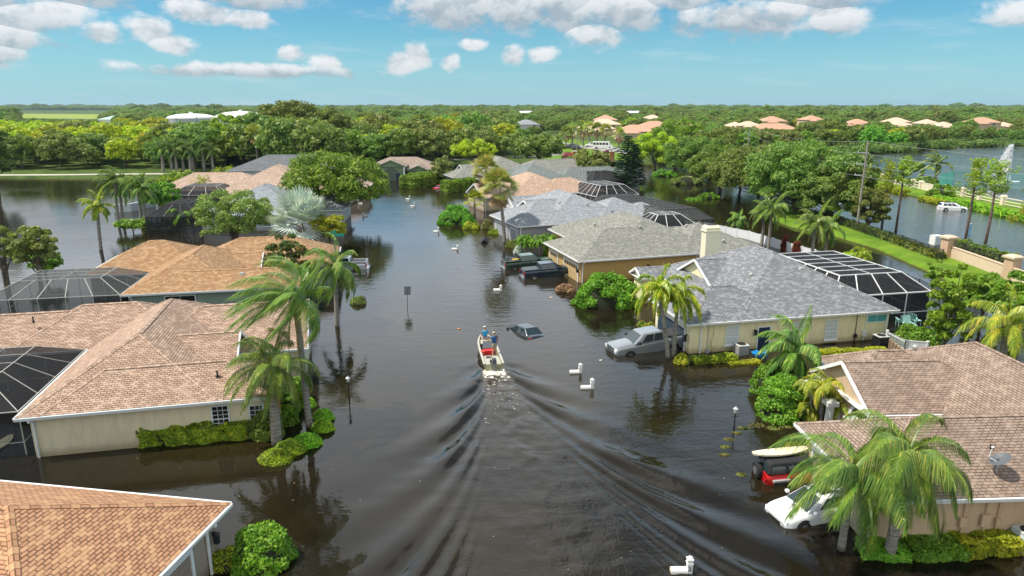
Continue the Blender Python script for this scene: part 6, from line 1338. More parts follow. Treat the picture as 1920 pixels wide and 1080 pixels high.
# red off-roader with a board on its roof
def offroader():
    pr = paint('red_paint', (.62, .015, .015), 0, .25); sp = dict(L=4.1, W=1.75, zb=.55, r=.40, wheels=(-1.15, 1.35), xs=[-1.9, -1.86, -1.2, -.4, .4, .75, .8, 1.3, 1.8, 2.0, 2.05], top=[(-1.9, 1.20), (.75, 1.22), (1.8, 1.12), (2.05, 1.0)], wid=[(-1.9, .78), (.7, .80), (1.9, .62), (2.05, .55)],
        cab=(-1.85, -1.70, .45, .80, 1.18, 1.82, .76, .66), cabpaint=simple('soft_top', (.02, .02, .022), .8), pil=[.06, .36, .42, .66, .72, .95], bits=[('fender', (.95, 1.80, .58, .88, .78, .90), M_black), ('fender', (.95, 1.80, -.88, -.58, .78, .90), M_black), ('fender', (-1.60, -.72, .72, .90, .85, .97), simple('fender_grey', (.35, .36, .36), .4)), ('fender', (-1.60, -.72, -.90, -.72, .85, .97), simple('fender_grey', (.35, .36, .36), .4)),
        ('grille', (2.0, 2.08, -.4, .4, .75, 1.05), pr), ('headlight', (2.03, 2.09, .38, .55, .85, 1.0), M_head), ('headlight', (2.03, 2.09, -.55, -.38, .85, 1.0), M_head), ('tail_light', (-1.96, -1.88, .62, .76, .85, 1.05), M_red), ('tail_light', (-1.96, -1.88, -.76, -.62, .85, 1.05), M_red), ('mirror', (.62, .74, .80, 1.0, 1.25, 1.42), M_black), ('mirror', (.62, .74, -1.0, -.80, 1.25, 1.42), M_black), ('rear_bumper', (-2.05, -1.88, -.7, .7, .55, .72), M_black)])
    v = vehicle('off_roader', 'red soft top off road car beside the white car', 'car', (14.35, 30.9), 6, pr, sp, pitch=-3, z=-.62)
    w = empty_child('spare_wheel', (-1.98, .05, 1.12), v); m = MB(); m.cyl((-.14, 0, 0), .40, .24, 24, 'x'); m.build('tyre', M_tyre, w, bevel=.04); m = MB(); m.cyl((-.165, 0, 0), .2, .04, 14, 'x'); m.build('rim', M_rim, w)
    return v
offroader()
def board(name, lab, loc, rz, L, W, mat, tilt=0, stripe=None, z=0, roll=0):
    n = 14; m = MB(); top = []; 
    for i in range(n+1):
        t = i/n; hw = W/2*(math.sin(math.pi*min(1, t*.94+.045))**.55) ; top.append((-L/2+L*t, hw, .05*(2*t-1)**2*1.6))
    for i in range(n):
        a, b = top[i], top[i+1]
        for s0, s1 in ((-1, 0), (0, 1)):
            m.hexa([(a[0], a[1]*s0, a[2]-.05), (b[0], b[1]*s0, b[2]-.05), (b[0], b[1]*s1, b[2]-.05), (a[0], a[1]*s1, a[2]-.05), (a[0], a[1]*s0, a[2]+.03), (b[0], b[1]*s0, b[2]+.03), (b[0], b[1]*s1, b[2]+.04), (a[0], a[1]*s1, a[2]+.04)])
    root = empty(name, (loc[0], loc[1], z), 0, lab, 'surfboard', rot=(R(roll), R(tilt), R(rz))); m.build('deck', mat, root)
    q = MB(); q.box(-L/2+.35, -L/2+.40, -W*.36, W*.33, .06, .075) if stripe else None
    q.box(-L/2+.3, -L/2+.5, -.012, .012, -.25, -.04); q.build('fin', M_dark, root); return root
board('surfboard', 'long cream surfboard lying on the roof of the red car', (13.45, 30.85), 6, 2.95, .66, simple('board_cream', (.80, .70, .48), .3), z=1.33, tilt=-3, stripe=1)
bo = board('surfboard', 'round ended cream board with dark marks floating inside the left screen cage', un(2, 835, 0), 95, 2.0, .7, simple('board_pale', (.68, .66, .48), .4), z=.05)
# entrance vehicles, small in the distance
pk = [(1057, 297), (1076, 290)]
def far_at(px, py): return un(px, py, .47)
sedan('car', 'red car parked by the brick pillar at the entrance', 'car', far_at(1068, 294), 10, pr_ := paint('bright_red_paint', (.5, .02, .02), 0), z=.47, tall=.15, group='vehicles gathered at the entrance')
sedan('car', 'orange car just right of the red one at the entrance', 'car', far_at(1085, 290), 20, paint('orange_paint', (.65, .12, .02), 0), z=.47, tall=.1, group='vehicles gathered at the entrance')
sedan('car', 'black car with dark windows behind the orange one', 'car', far_at(1083, 282), 5, paint('black_paint', (.02, .026, .032), .3), z=.47, tall=.2, group='vehicles gathered at the entrance')
pickup('silver pickup leftmost on the entrance lawn', far_at(1074, 277), 10, P_sil, z=.47, group='vehicles gathered at the entrance')
sedan('car', 'black trailer like car at the left end of the parked row', 'car', far_at(1066, 279), 170, paint('black_paint', (.02, .026, .032), .3), z=.47, tall=.1, group='vehicles gathered at the entrance')
pickup('white pickup rightmost in the row at the entrance', far_at(1149, 285), 200, P_wh, z=.47, group='vehicles gathered at the entrance')
sedan('car', 'dark red car low in front of the white bus', 'car', far_at(1138, 288), 190, paint('maroon_paint', (.18, .02, .03), 0), z=.47, tall=.1, group='vehicles gathered at the entrance')
sedan('car', 'white van parked left of the white bus', 'van', far_at(1107, 275), 175, P_wh, z=.47, tall=.35, group='vehicles gathered at the entrance')
bus = empty('bus', (*far_at(1130, 279), .47), R(-14), 'white shuttle bus at the entrance', 'bus', 'vehicles gathered at the entrance')
m = MB(); m.box(-4.2, 3.0, -1.2, 1.2, .5, 3.1); m.hexa([(3.0, -1.1, .5), (4.4, -1.0, .5), (4.4, 1.0, .5), (3.0, 1.1, .5), (3.0, -1.1, 2.3), (3.9, -.95, 1.5), (3.9, .95, 1.5), (3.0, 1.1, 2.3)]); m.build('body', P_wh, bus, bevel=.08)
for i in range(5):
    m = MB(); m.box(-3.9+i*1.3, -2.9+i*1.3, -1.215, 1.215, 1.7, 2.6); m.build('side_window', M_cglass, bus)
for x in (-2.6, 3.2):
    for s in (-1.22, 1.0): m = MB(); m.cyl((x, s, .45), .45, .22, 16, 'y'); m.build('wheel', M_tyre, bus)
# ------------------------------------------------------------------ people and the boat
M_skin = simple('skin', (.50, .30, .20), .6)
def skin_chain(name, verts, edges, radii, mat, parent, root=0, lv=1):
    me = bpy.data.meshes.new(name); me.from_pydata(verts, edges, []); o = mobj(name, me, parent, mat)
    sk = o.modifiers.new('skin', 'SKIN'); sk.use_smooth_shade = True
    for i, r in enumerate(radii): v = me.skin_vertices[0].data[i]; v.radius = (r, r) if not isinstance(r, tuple) else r; v.use_root = (i == root)
    ss = o.modifiers.new('sub', 'SUBSURF'); ss.levels = lv; ss.render_levels = lv; return o
def person(lab, parent_loc, rz, J, shirt, shorts, hair, cap=None, z=0):
    """J: joints in metres; one continuous body, clothes and hair as children"""
    root = empty('person', (parent_loc[0], parent_loc[1], z), rz, lab, 'person')
    names = ['pelvis', 'waist', 'chest', 'neck', 'head0', 'head1', 'shL', 'elL', 'wrL', 'shR', 'elR', 'wrR', 'hpL', 'knL', 'anL', 'toL', 'hpR', 'knR', 'anR', 'toR']
    rad = dict(pelvis=(.13, .10), waist=(.12, .09), chest=(.14, .10), neck=.058, head0=.088, head1=.085, shL=.068, elL=.045, wrL=.030, shR=.068, elR=.045, wrR=.030, hpL=.09, knL=.06, anL=.042, toL=.035, hpR=.09, knR=.06, anR=.042, toR=.035)
    E_ = [('pelvis', 'waist'), ('waist', 'chest'), ('chest', 'neck'), ('neck', 'head0'), ('head0', 'head1'), ('chest', 'shL'), ('shL', 'elL'), ('elL', 'wrL'), ('chest', 'shR'), ('shR', 'elR'), ('elR', 'wrR'), ('pelvis', 'hpL'), ('hpL', 'knL'), ('knL', 'anL'), ('anL', 'toL'), ('pelvis', 'hpR'), ('hpR', 'knR'), ('knR', 'anR'), ('anR', 'toR')]
    V = [Vector(J[n]) for n in names]; Rr = [rad[n] for n in names]; Ed = [(names.index(a), names.index(b)) for a, b in E_]
    for s in 'LR':       # palm, four fingers and thumb grown from the wrist
        w = names.index('wr'+s); d = (V[w]-V[names.index('el'+s)]).normalized(); sd = d.cross(Vector((0, 0, 1))); sd = sd.normalized() if sd.length > .1 else Vector((1, 0, 0)); dn = d.cross(sd)
        V.append(V[w]+d*.07); Rr.append(.030); p = len(V)-1; Ed.append((w, p))
        for k, ln in ((-1.5, .055), (-.5, .070), (.5, .075), (1.5, .065)):
            V.append(V[p]+d*.03+sd*k*.018); Rr.append(.009); V.append(V[-1]+d*ln*.55+dn*.02); Rr.append(.009); V.append(V[-1]+d*ln*.3+dn*.03); Rr.append(.007); Ed += [(p, len(V)-3), (len(V)-3, len(V)-2), (len(V)-2, len(V)-1)]
        V.append(V[w]+d*.03+sd*.035); Rr.append(.011); V.append(V[-1]+d*.035+sd*.02); Rr.append(.009); Ed += [(p, len(V)-2), (len(V)-2, len(V)-1)]
    b = skin_chain('body', [tuple(v) for v in V], Ed, Rr, M_skin, root, lv=2)
    up = Vector((0, 0, .0))
    g = lambda *n: [tuple(Vector(J[k])) for k in n]
    lerp = lambda a, b_, t: tuple(Vector(J[a]).lerp(Vector(J[b_]), t))
    skin_chain('shirt', [J['pelvis'], J['waist'], J['chest'], lerp('chest', 'neck', .45), J['shL'], lerp('shL', 'elL', .6), J['shR'], lerp('shR', 'elR', .6)], [(0, 1), (1, 2), (2, 3), (2, 4), (4, 5), (2, 6), (6, 7)], [(.19, .15), (.20, .155), (.235, .175), .10, .105, .085, .105, .085], shirt, root, lv=2)
    skin_chain('shorts', [J['pelvis'], lerp('pelvis', 'waist', .5), J['hpL'], lerp('hpL', 'knL', .85), J['hpR'], lerp('hpR', 'knR', .85)], [(0, 1), (0, 2), (2, 3), (0, 4), (4, 5)], [(.17, .13), (.155, .12), .115, .092, .115, .092], shorts, root, lv=2)
    h = Vector(J['head1']); f = Vector(J.get('face', (0, 1, 0))).normalized(); side = f.cross(Vector((0, 0, 1))).normalized()
    q = MB(); q.ball(h+Vector((0, 0, .03))-f*.018, (.100, .105, .095), 14, 8); q.build('hair', hair, root, smooth=True)
    q = MB(); q.ball(h+f*.095+Vector((0, 0, -.02)), (.014, .018, .022), 8, 6); q.build('nose', M_skin, root, smooth=True)
    for s in (-1, 1):
        q = MB(); q.ball(h+f*.082+side*.032*s+Vector((0, 0, .008)), .011, 8, 6); q.build('eye', simple('eye_white', (.5, .5, .5), .3), root, smooth=True); q = MB(); q.ball(h+side*.092*s+Vector((0, 0, -.01)), (.015, .02, .03), 8, 6); q.build('ear', M_skin, root, smooth=True)
    q = MB(); q.ball(h+f*.085+Vector((0, 0, -.055)), (.022, .01, .007), 8, 6); q.build('mouth', simple('lips', (.35, .12, .10), .5), root, smooth=True)
    if cap:
        q = MB(); q.ball(h+Vector((0, 0, .045)), (.112, .118, .085), 14, 8); q.ball(h+f*.12+Vector((0, 0, .035)), (.075, .085, .012), 12, 6); q.build('cap', cap, root, smooth=True)
    return root
def jon_boat():
    L = math.dist(STERN, BOW)*1.0+.45; ang = BH; root = empty('jon_boat', (STERN[0], STERN[1], 0), ang, 'olive and cream flat bottomed motor boat heading up the street', 'boat')
    hull = simple('boat_hull_olive', (.26, .25, .14), .5, noise=.2, nscale=3); deckm = simple('boat_deck_cream', (.42, .41, .34), .5, noise=.10, nscale=4); W = .70
    st = [(0, 1.0, .0), (.5, 1.0, 0), (L*.55, 1.0, 0), (L*.75, .92, .02), (L*.88, .72, .10), (L*.96, .50, .22), (L, .38, .32)]
    zg = lambda x: .46+.16*(x/L)**2
    m = MB(); prev = None
    for x, w, zk in st:
        b = len(m.v); m.v += [(x, -W*w, zg(x)), (x, -W*w*.80, -.16+zk*1.4), (x, W*w*.80, -.16+zk*1.4), (x, W*w, zg(x)), (x, W*w*.90, zg(x)), (x, W*w*.72, .10+zk*.8), (x, -W*w*.72, .10+zk*.8), (x, -W*w*.90, zg(x))]
        if prev is not None:
            for k in range(8): m.f.append((prev+k, b+k, b+(k+1) % 8, prev+(k+1) % 8)); m.uv.append(None); m.mi.append(0)
        prev = b
    for base in (0, prev): m.f.append(tuple(base+k for k in range(8))); m.uv.append(None); m.mi.append(0)
    m.box(-.04, .04, -W*.8, W*.8, -.14, .40); m.build('hull', hull, root)
    g = MB()
    for (a, b) in zip(st[:-1], st[1:]):
        for s in (-1, 1): g.hexa([(a[0], s*W*a[1]*.84, zg(a[0])+.0), (b[0], s*W*b[1]*.84, zg(b[0])), (b[0], s*(W*b[1]+.05), zg(b[0])), (a[0], s*(W*a[1]+.05), zg(a[0])), (a[0], s*W*a[1]*.84, zg(a[0])+.05), (b[0], s*W*b[1]*.84, zg(b[0])+.05), (b[0], s*(W*b[1]+.05), zg(b[0])+.05), (a[0], s*(W*a[1]+.05), zg(a[0])+.05)])
    g.build('gunwale', deckm, root)
    d = MB(); d.box(L*.72, L*.90, -W*.62, W*.62, .40, .50); d.box(L*.88, L*.98, -W*.40, W*.40, .50, .60); d.build('bow_deck', deckm, root)
    d = MB(); d.box(.05, L*.20, -W*.78, -W*.30, .30, .44); d.box(.05, L*.20, W*.28, W*.78, .30, .44); d.box(L*.20, L*.34, -W*.78, W*.78, .26, .36); d.build('stern_deck', deckm, root)
    d = MB(); d.box(.15, L*.72, -W*.66, W*.66, .10, .125); d.build('floor', simple('boat_floor', (.30, .31, .28), .6, noise=.1), root)
    d = MB(); d.box(L*.24, L*.31, W*.05, W*.50, .365, .38); d.build('hatch', M_black, root)
    d = MB(); d.box(L*.50, L*.56, -W*.62, W*.62, .12, .62); d.hexa([(L*.53, -W*.6, .62), (L*.56, -W*.6, .62), (L*.56, W*.6, .62), (L*.53, W*.6, .62), (L*.60, -W*.5, .95), (L*.61, -W*.5, .95), (L*.61, W*.5, .95), (L*.60, W*.5, .95)]); d.build('console', simple('console_grey', (.10, .11, .12), .4), root)
    d = MB(); d.box(L*.66, L*.71, -W*.35, W*.35, .3, .72); d.build('seat_box', M_black, root)
    # outboard
    ob = MB(); ob.box(-.42, -.02, -.17, .17, .62, .98, taper=.04); ob.build('outboard_motor', simple('motor_grey', (.07, .075, .085), .35), root, bevel=.05); ob = MB(); ob.box(-.32, -.14, -.07, .07, -.5, .62); ob.box(-.15, .08, -.13, .13, .36, .60); ob.build('motor_leg', simple('motor_leg_grey', (.16, .17, .18), .4), root); ob = MB(); ob.bar((-.1, .05, .75), (.65, .12, .86), .05); ob.build('tiller', M_black, root); ob = MB(); ob.bar((-.30, .30, .1), (-.30, .30, .75), .04); ob.build('pole', M_rim, root)
    return root, L, ang
boat, BL, BA = jon_boat()
def bw(x, y): return (STERN[0]+x*math.cos(BA)-y*math.sin(BA), STERN[1]+x*math.sin(BA)+y*math.cos(BA))
def boatbox(name, lab, cat, x, y, z, sx, sy, sz, mat, lid=None):
    r = empty(name, (*bw(x, y), z), BA, lab, cat); m = MB(); m.box(-sx/2, sx/2, -sy/2, sy/2, 0, sz); m.build('tub', mat, r, bevel=.03); m = MB(); m.box(-sx/2-.02, sx/2+.02, -sy/2-.02, sy/2+.02, sz, sz+.07); m.build('lid', lid or mat, r, bevel=.02); m = MB(); m.bar((0, -sy/2-.03, sz*.5), (0, -sy/2-.03, sz+.12), .03); m.build('handle', M_black, r)
M_cr = simple('cooler_red', (.62, .02, .02), .4)
boatbox('cooler', 'red cooler in the middle of the boat', 'cooler', BL*.46, .0, .13, .42, .72, .36, M_cr)
boatbox('fuel_can', 'red fuel can beside the red cooler in the boat', 'fuel can', BL*.42, .48, .13, .30, .26, .40, simple('can_red', (.7, .05, .03), .5))
st_ = dict(pelvis=(0, 0, .93), waist=(0, .01, 1.10), chest=(0, .0, 1.32), neck=(0, .02, 1.50), head0=(0, .04, 1.60), head1=(0, .05, 1.69), shL=(-.19, .0, 1.42), elL=(-.33, .13, 1.20), wrL=(-.44, .33, 1.06), shR=(.19, 0, 1.42), elR=(.27, -.04, 1.15), wrR=(.27, .10, .93), hpL=(-.10, 0, .86), knL=(-.12, .05, .48), anL=(-.12, -.02, .09), toL=(-.13, .14, .05), hpR=(.10, 0, .86), knR=(.13, .03, .48), anR=(.14, -.02, .09), toR=(.16, .14, .05))
person('person in a blue shirt and khaki shorts standing at the stern', bw(BL*.335, -.30), BA-R(90)+.25, st_, simple('blue_shirt', (.03, .10, .26), .8), simple('khaki', (.30, .27, .18), .8), simple('brown_hair', (.12, .07, .04), .8), cap=simple('tan_cap', (.52, .45, .33), .8), z=.36)
si = dict(pelvis=(0, 0, .10), waist=(0, -.02, .27), chest=(0, -.03, .50), neck=(0, .0, .68), head0=(0, .02, .78), head1=(0, .03, .87), shL=(-.18, -.02, .60), elL=(-.27, .08, .38), wrL=(-.20, .28, .28), shR=(.18, -.02, .60), elR=(.27, .08, .38), wrR=(.20, .28, .28), hpL=(-.10, .04, .10), knL=(-.15, .42, .20), anL=(-.13, .50, -.18), toL=(-.13, .64, -.20), hpR=(.10, .04, .10), knR=(.15, .42, .20), anR=(.13, .50, -.18), toR=(.13, .64, -.20))
person('person in a turquoise shirt and pink shorts sitting on the bow', bw(BL*.88, .02), BA-R(90), si, simple('turquoise_shirt', (.02, .28, .50), .8), simple('pink_shorts', (.55, .13, .15), .8), simple('dark_hair', (.03, .02, .02), .8), cap=simple('white_cap', (.7, .66, .6), .8), z=.60)
# ------------------------------------------------------------------ street furniture
def text_mesh(name, body, size, mat, parent, loc, rot, align='CENTER'):
    c = bpy.data.curves.new(name, 'FONT'); c.body = body; c.size = size; c.extrude = .004; c.align_x = align; c.align_y = 'CENTER'; c.offset = size*.015
    t = bpy.data.objects.new(name, c); COL.objects.link(t); dg = bpy.context.evaluated_depsgraph_get(); me = bpy.data.meshes.new_from_object(t.evaluated_get(dg)); bpy.data.objects.remove(t)
    o = mobj(name, me, parent, mat); o.location = loc; o.rotation_euler = rot; return o
M_plast = simple('white_plastic', (.80, .79, .75), .35, noise=.04)
def mailbox(px, py, lab, side=-1, num=None, rz=0, h=.72, submerged=0):
    x, y = un(px, py, 0); r = empty('mailbox', (x, y, -submerged), rz, lab, 'mailbox', 'white street mailboxes'); m = MB(); w = .105
    m.box(-w, w, -w, w, -1.1, h-.14); m.box(-w-.025, w+.025, -w-.025, w+.025, h-.32, h-.28); m.box(-w-.02, w+.02, -w-.02, w+.02, h-.16, h-.10); m.ball((0, 0, h-.12), (w*1.05, w*1.05, .13), 14, 8); m.build('post', M_plast, r)
    s = side; b = MB(); n = 8; L0, L1 = .09, .74
    for i in range(n):
        a0, a1 = math.pi*i/n, math.pi*(i+1)/n; p = [(s*L0, .15*math.cos(a0), .08+.14*math.sin(a0)), (s*L1, .15*math.cos(a0), .08+.14*math.sin(a0)), (s*L1, .15*math.cos(a1), .08+.14*math.sin(a1)), (s*L0, .15*math.cos(a1), .08+.14*math.sin(a1))]; b.face(p if s < 0 else p[::-1])
    x0, x1 = sorted((s*L0, s*L1)); b.box(x0, x1, -.15, .15, -.2, .08)
    for e in (s*L0, s*L1): b.face([(e, .15*math.cos(math.pi*i/n), .08+.14*math.sin(math.pi*i/n)) for i in range(n+1)])
    b.build('letter_box', M_plast, r); d = MB(); d.box(s*L1-.012, s*L1+.012, -.11, .11, -.10, .12); d.build('lid', simple('aged_plastic', (.62, .56, .42), .5), r)
    if num: text_mesh('number', num, .26, M_dark, r, (0, -w-.006, .19), (R(90), 0, 0))
    return r
mailbox(1292, 1072, 'white mailbox with the number 2 nearest the camera', -1, '2'); mailbox(1110, 728, 'white mailbox nearer of the two beside the boat wake', -1, rz=.05); mailbox(1088, 699, 'white mailbox farther of the two beside the boat wake', -1, rz=.08)
for px, py, sd, lab in ((939, 545, -1, 'white mailbox near the dark blue pickup'), (858, 468, -1, 'white mailbox out in the water left of the tipped bin'), (822, 435, -1, 'white mailbox level with the dome shaped bush'), (777, 387, -1, 'white mailbox nearer of the far pair mid street'), (768, 374, -1, 'white mailbox farther of the far pair mid street'), (681, 406, 1, 'white mailbox right of the spreading street tree'), (672, 382, 1, 'white mailbox under the edge of the spreading street tree'), (713, 347, 1, 'farthest white mailbox near the sage green house')):
    mailbox(px, py, lab, sd, h=.62 if py > 450 else .8)
def signpost(px, py, pt, lab, kind):
    (x, y), H = spot(px, py, pt); r = empty('road_sign', (x, y, 0), 0, lab, 'sign'); m = MB(); m.bar((0, 0, -1.2), (0, .0, H), .06); m.build('post', simple('galvanised', (.20, .23, .24), .5, .5), r)
    m = MB()
    if kind == 'sq': m.box(-.30, .30, .04, .055, H-.82, H); m.build('panel', simple('sign_back', (.26, .30, .32), .5, .4), r, bevel=.005)
    return r, H
r, H = signpost(764, 577, 537, 'square road sign seen from its bare grey back', 'sq'); r.rotation_euler = (0, R(2), R(8))
r, H = signpost(634, 560, 437, 'green street name signs on a thin dark pole by the palm', 'st'); gs = simple('sign_green', (.0, .30, .22), .4)
m = MB(); m.box(-.15, .95, -.012, .012, H-.30, H-.05); m.build('name_plate', gs, r); m = MB(); m.box(-.55, .55, .03, .054, H-.02, H+.2); q = m.build('name_plate', gs, r); q.rotation_euler = (0, 0, R(75))
def lamp(px, py, pt, lab):
    (x, y), H = spot(px, py, pt); r = empty('lamp_post', (x, y, 0), 0, lab, 'lamp post', 'black garden lamp posts'); m = MB(); m.tube([(0, 0, -1.2), (0, 0, H-.42)], .038, 8); m.tube([(0, 0, .0), (0, 0, .25)], .06, 8); m.bar((-.18, 0, H-.62), (.18, 0, H-.62), .03); m.build('post', M_dark, r)
    m = MB(); m.cyl((0, 0, H-.40), .07, .25, 6, r2=.12); m.build('lantern', simple('lantern_glass', (.6, .62, .6), .2), r); m = MB(); m.cyl((0, 0, H-.15), .16, .12, 6, r2=.03); m.cyl((0, 0, H-.03), .02, .05, 6); m.build('lantern_cap', simple('lantern_cap', (.5, .52, .52), .4), r)
lamp(1376, 806, 762, 'lamp post with a pale lantern standing among sunken shrubs'); lamp(655, 752, 705, 'thin lamp post in open water right of the tan roofed house')
# tipped wheelie bin
x, y = un(906, 455, 0); r = empty('wheelie_bin', (x, y, 0), 0, 'black wheelie bin floating tipped on its corner', 'bin', rot=(R(24), R(38), R(20))); m = MB(); m.hexa([(-.3, -.3, -.6), (.3, -.3, -.6), (.3, .3, -.6), (-.3, .3, -.6), (-.38, -.38, .5), (.38, -.38, .5), (.38, .38, .5), (-.38, .38, .5)]); m.build('tub', M_black, r, bevel=.04); m = MB(); m.hexa([(-.4, -.4, .5), (.4, -.4, .5), (.4, .4, .62), (-.4, .4, .62), (-.4, -.4, .56), (.4, -.4, .56), (.4, .4, .7), (-.4, .4, .7)]); m.build('lid', simple('bin_lid', (.03, .035, .04), .4), r); m = MB(); m.bar((-.35, .48, .55), (.35, .48, .55), .05); m.bar((-.35, .3, .55), (-.35, .48, .55), .04); m.bar((.35, .3, .55), (.35, .48, .55), .04); m.build('handle', M_black, r)
for s in (-1, 1): m = MB(); m.cyl((s*.34, .3, -.52), .13, s*.06, 14, 'x'); m.build('wheel', M_tyre, r)
# air conditioners
def aircon(px, py, lab, h=.85, w=.42, mat=None, z0=.0, rz=.2):
    x, y = un(px, py, 0); r = empty('air_conditioner', (x, y, -.15), rz, lab, 'air conditioner'); m = MB(); m.box(-w, w, -w, w, 0, h)
    for i in range(9): m.box(-w-.008, w+.008, -w-.008, w+.008, .08+i*(h-.15)/9, .10+i*(h-.15)/9)
    m.build('case', mat or simple('ac_grey', (.30, .31, .30), .5), r); m = MB(); m.box(-w-.02, w+.02, -w-.02, w+.02, h, h+.07); m.build('top', simple('ac_top', (.55, .56, .54), .4), r, bevel=.02); m = MB(); m.cyl((0, 0, h+.072), w*.75, .03, 20); m.build('fan_grille', M_black, r)
aircon(1389, 663, 'grey air conditioner left of the navy door'); aircon(1650, 646, 'air conditioner with a dark case and white top by the picket gate', mat=M_black); aircon(1922, 1030, 'pale air conditioner cut by the right edge', mat=simple('ac_pale', (.6, .66, .7), .4), h=1.0)
x, y = un(1426, 668, 0); r = empty('tarp', (x, y, 0), .2, 'crumpled blue plastic beside the navy door', 'tarp'); m = MB(); rr = random.Random(4)
for i in range(5): m.face([(-.7+i*.28, -.2, .25+.12*rr.random()), (-.42+i*.28, -.2, .25+.12*rr.random()), (-.42+i*.28, .25, .32+.12*rr.random()), (-.7+i*.28, .25, .32+.12*rr.random())])
m.box(-.5, .5, -.15, .2, -.3, .2); m.build('sheet', simple('blue_plastic', (.01, .22, .55), .4), r)
# pastel lawn chairs
M_mint = simple('mint_paint', (.35, .62, .56), .5)
def lawnchair(px, py, rz, lab, tilt=0):
    x, y = un(px, py, .2); r = empty('lawn_chair', (x, y, .05), 0, lab, 'chair', 'mint lawn chairs', rot=(R(tilt), 0, rz)); M = MB()
    for i in range(5): M.bar((-.26+i*.13, -.25, .38), (-.26+i*.13, .28, .28), .11, .025)
    M.build('seat', M_mint, r); M = MB()
    for i in range(5): M.bar((-.26+i*.13, .28, .28), (-.29+i*.145, .62, 1.0+.05*(2-abs(i-2))), .11, .025)
    M.build('backrest', M_mint, r)
    for s in (-1, 1):
        M = MB(); M.bar((s*.36, -.35, .55), (s*.36, .45, .55), .12, .03); M.build('armrest', M_mint, r); M = MB(); M.bar((s*.34, -.25, -.3), (s*.34, -.25, .54), .08, .03); M.build('leg', M_mint, r); M = MB(); M.bar((s*.34, .35, -.3), (s*.34, .40, .54), .08, .03); M.build('leg', M_mint, r)
lawnchair(1690, 606, R(170), 'mint lawn chair, left of the three by the cage'); lawnchair(1708, 604, R(150), 'mint lawn chair, middle of the three by the cage'); lawnchair(1704, 616, R(10), 'mint lawn chair turned toward the other two', 8)
x, y = un(1717, 606, .2); r = empty('lawn_table', (x, y, .1), .3, 'low mint side table beside the lawn chairs', 'table'); m = MB(); m.box(-.35, .35, -.25, .25, .35, .39); m.build('tabletop', M_mint, r)
for a in (-1, 1):
    for b in (-1, 1): m = MB(); m.box(a*.3-.03, a*.3+.03, b*.2-.03, b*.2+.03, -.3, .35); m.build('leg', M_mint, r)
# satellite dish on the brown roof
OE = un(1640, 940, 2.5); x, y = loc2w(OE, 3, 5.75, .95); r = empty('satellite_dish', (x, y, 3.02), R(-20), 'grey satellite dish on the edge of the brown roof', 'satellite dish'); m = MB(); m.tube([(0, 0, -.1), (0, 0, .35), (.05, .1, .5)], .03, 8); m.build('mast', M_rim, r)
m = MB(); n = 20; c0 = Vector((.08, .0, .62)); ax = Vector((-.45, -.1, .9)).normalized(); u_ = ax.orthogonal().normalized(); v_ = ax.cross(u_)
for i in range(n):
    a0, a1 = 2*math.pi*i/n, 2*math.pi*(i+1)/n
    for r0, r1 in ((0, .25), (.25, .46)):
        P = lambda rr, a: c0+u_*(rr*math.cos(a))+v_*(rr*.85*math.sin(a))+ax*(rr*rr*.5); m.face([P(r0, a0), P(r1, a0), P(r1, a1), P(r0, a1)] if r0 else [P(0, 0), P(r1, a0), P(r1, a1)])
m.build('reflector', simple('dish_grey', (.10, .11, .12), .5), r); m = MB(); m.tube([c0-u_*.0+Vector((-.1, 0, -.1)), c0+Vector((-.45, 0, .1)), c0+ax*.55+Vector((-.15, 0, .1))], .02, 6); m.ball(c0+ax*.55+Vector((-.15, 0, .1)), (.07, .05, .05), 8, 6); m.build('feed_arm', M_white, r)
# wooden utility poles and their lines
def upole(x, y, H, lab):
    r = empty('utility_pole', (x, y, 0), 0, lab, 'utility pole'); m = MB(); m.tube([(0, 0, -1), (0, 0, H)], [.18, .12], 10); m.build('pole', simple('pole_wood', (.27, .24, .20), .9, noise=.2), r); 
    for i, z in enumerate((H-1.6, H-3.2, H-4.8)): m = MB(); m.bar((-1.3, 0, z), (.3, 0, z), .12); m.cyl((-1.2, 0, z), .06, .3, 8); m.build('crossarm', simple('pale_arm', (.55, .55, .52), .6), r)
    return r
p1 = un(1606, 430, .4); h1 = zat(265, p1[1]); p2 = (xat(1404, 262, 196), 196.); h2 = zat(238, 196); p0 = (p1[0]+34, p1[1]-62); h0 = h1
upole(*p1, h1, 'tall wooden utility pole beside the ragged olive tree'); upole(*p2, h2, 'farther utility pole rising from the oaks'); p3 = (xat(1082, 250, 262), 262.); upole(*p3, zat(236, 262), 'thin utility pole among the entrance fan palms')
def wire(a, b, z0, z1, lab):
    m = MB(); pts = [(a[0]+(b[0]-a[0])*t/10, a[1]+(b[1]-a[1])*t/10, z0+(z1-z0)*t/10-1.2*4*(t/10)*(1-t/10)) for t in range(11)]; m.tube(pts, .018, 5); tag(m.build('power_line', simple('wire_grey', (.35, .36, .37), .5)), lab, 'cable', 'power lines between the utility poles')
for i, dz in enumerate((0., 1.6, 3.2, 4.8)):
    wire((p1[0]-1.2*(i > 0), p1[1]), (p2[0]-1.2*(i > 0), p2[1]), h1-dz, h2-dz, ['topmost', 'second', 'third', 'lowest'][i]+' power line running from the tall pole back to the farther pole'); wire((p1[0]-1.2*(i > 0), p1[1]), (p0[0], p0[1]), h1-dz, h0-dz-1, ['topmost', 'second', 'third', 'lowest'][i]+' power line running from the tall pole out over the boulevard to the right')
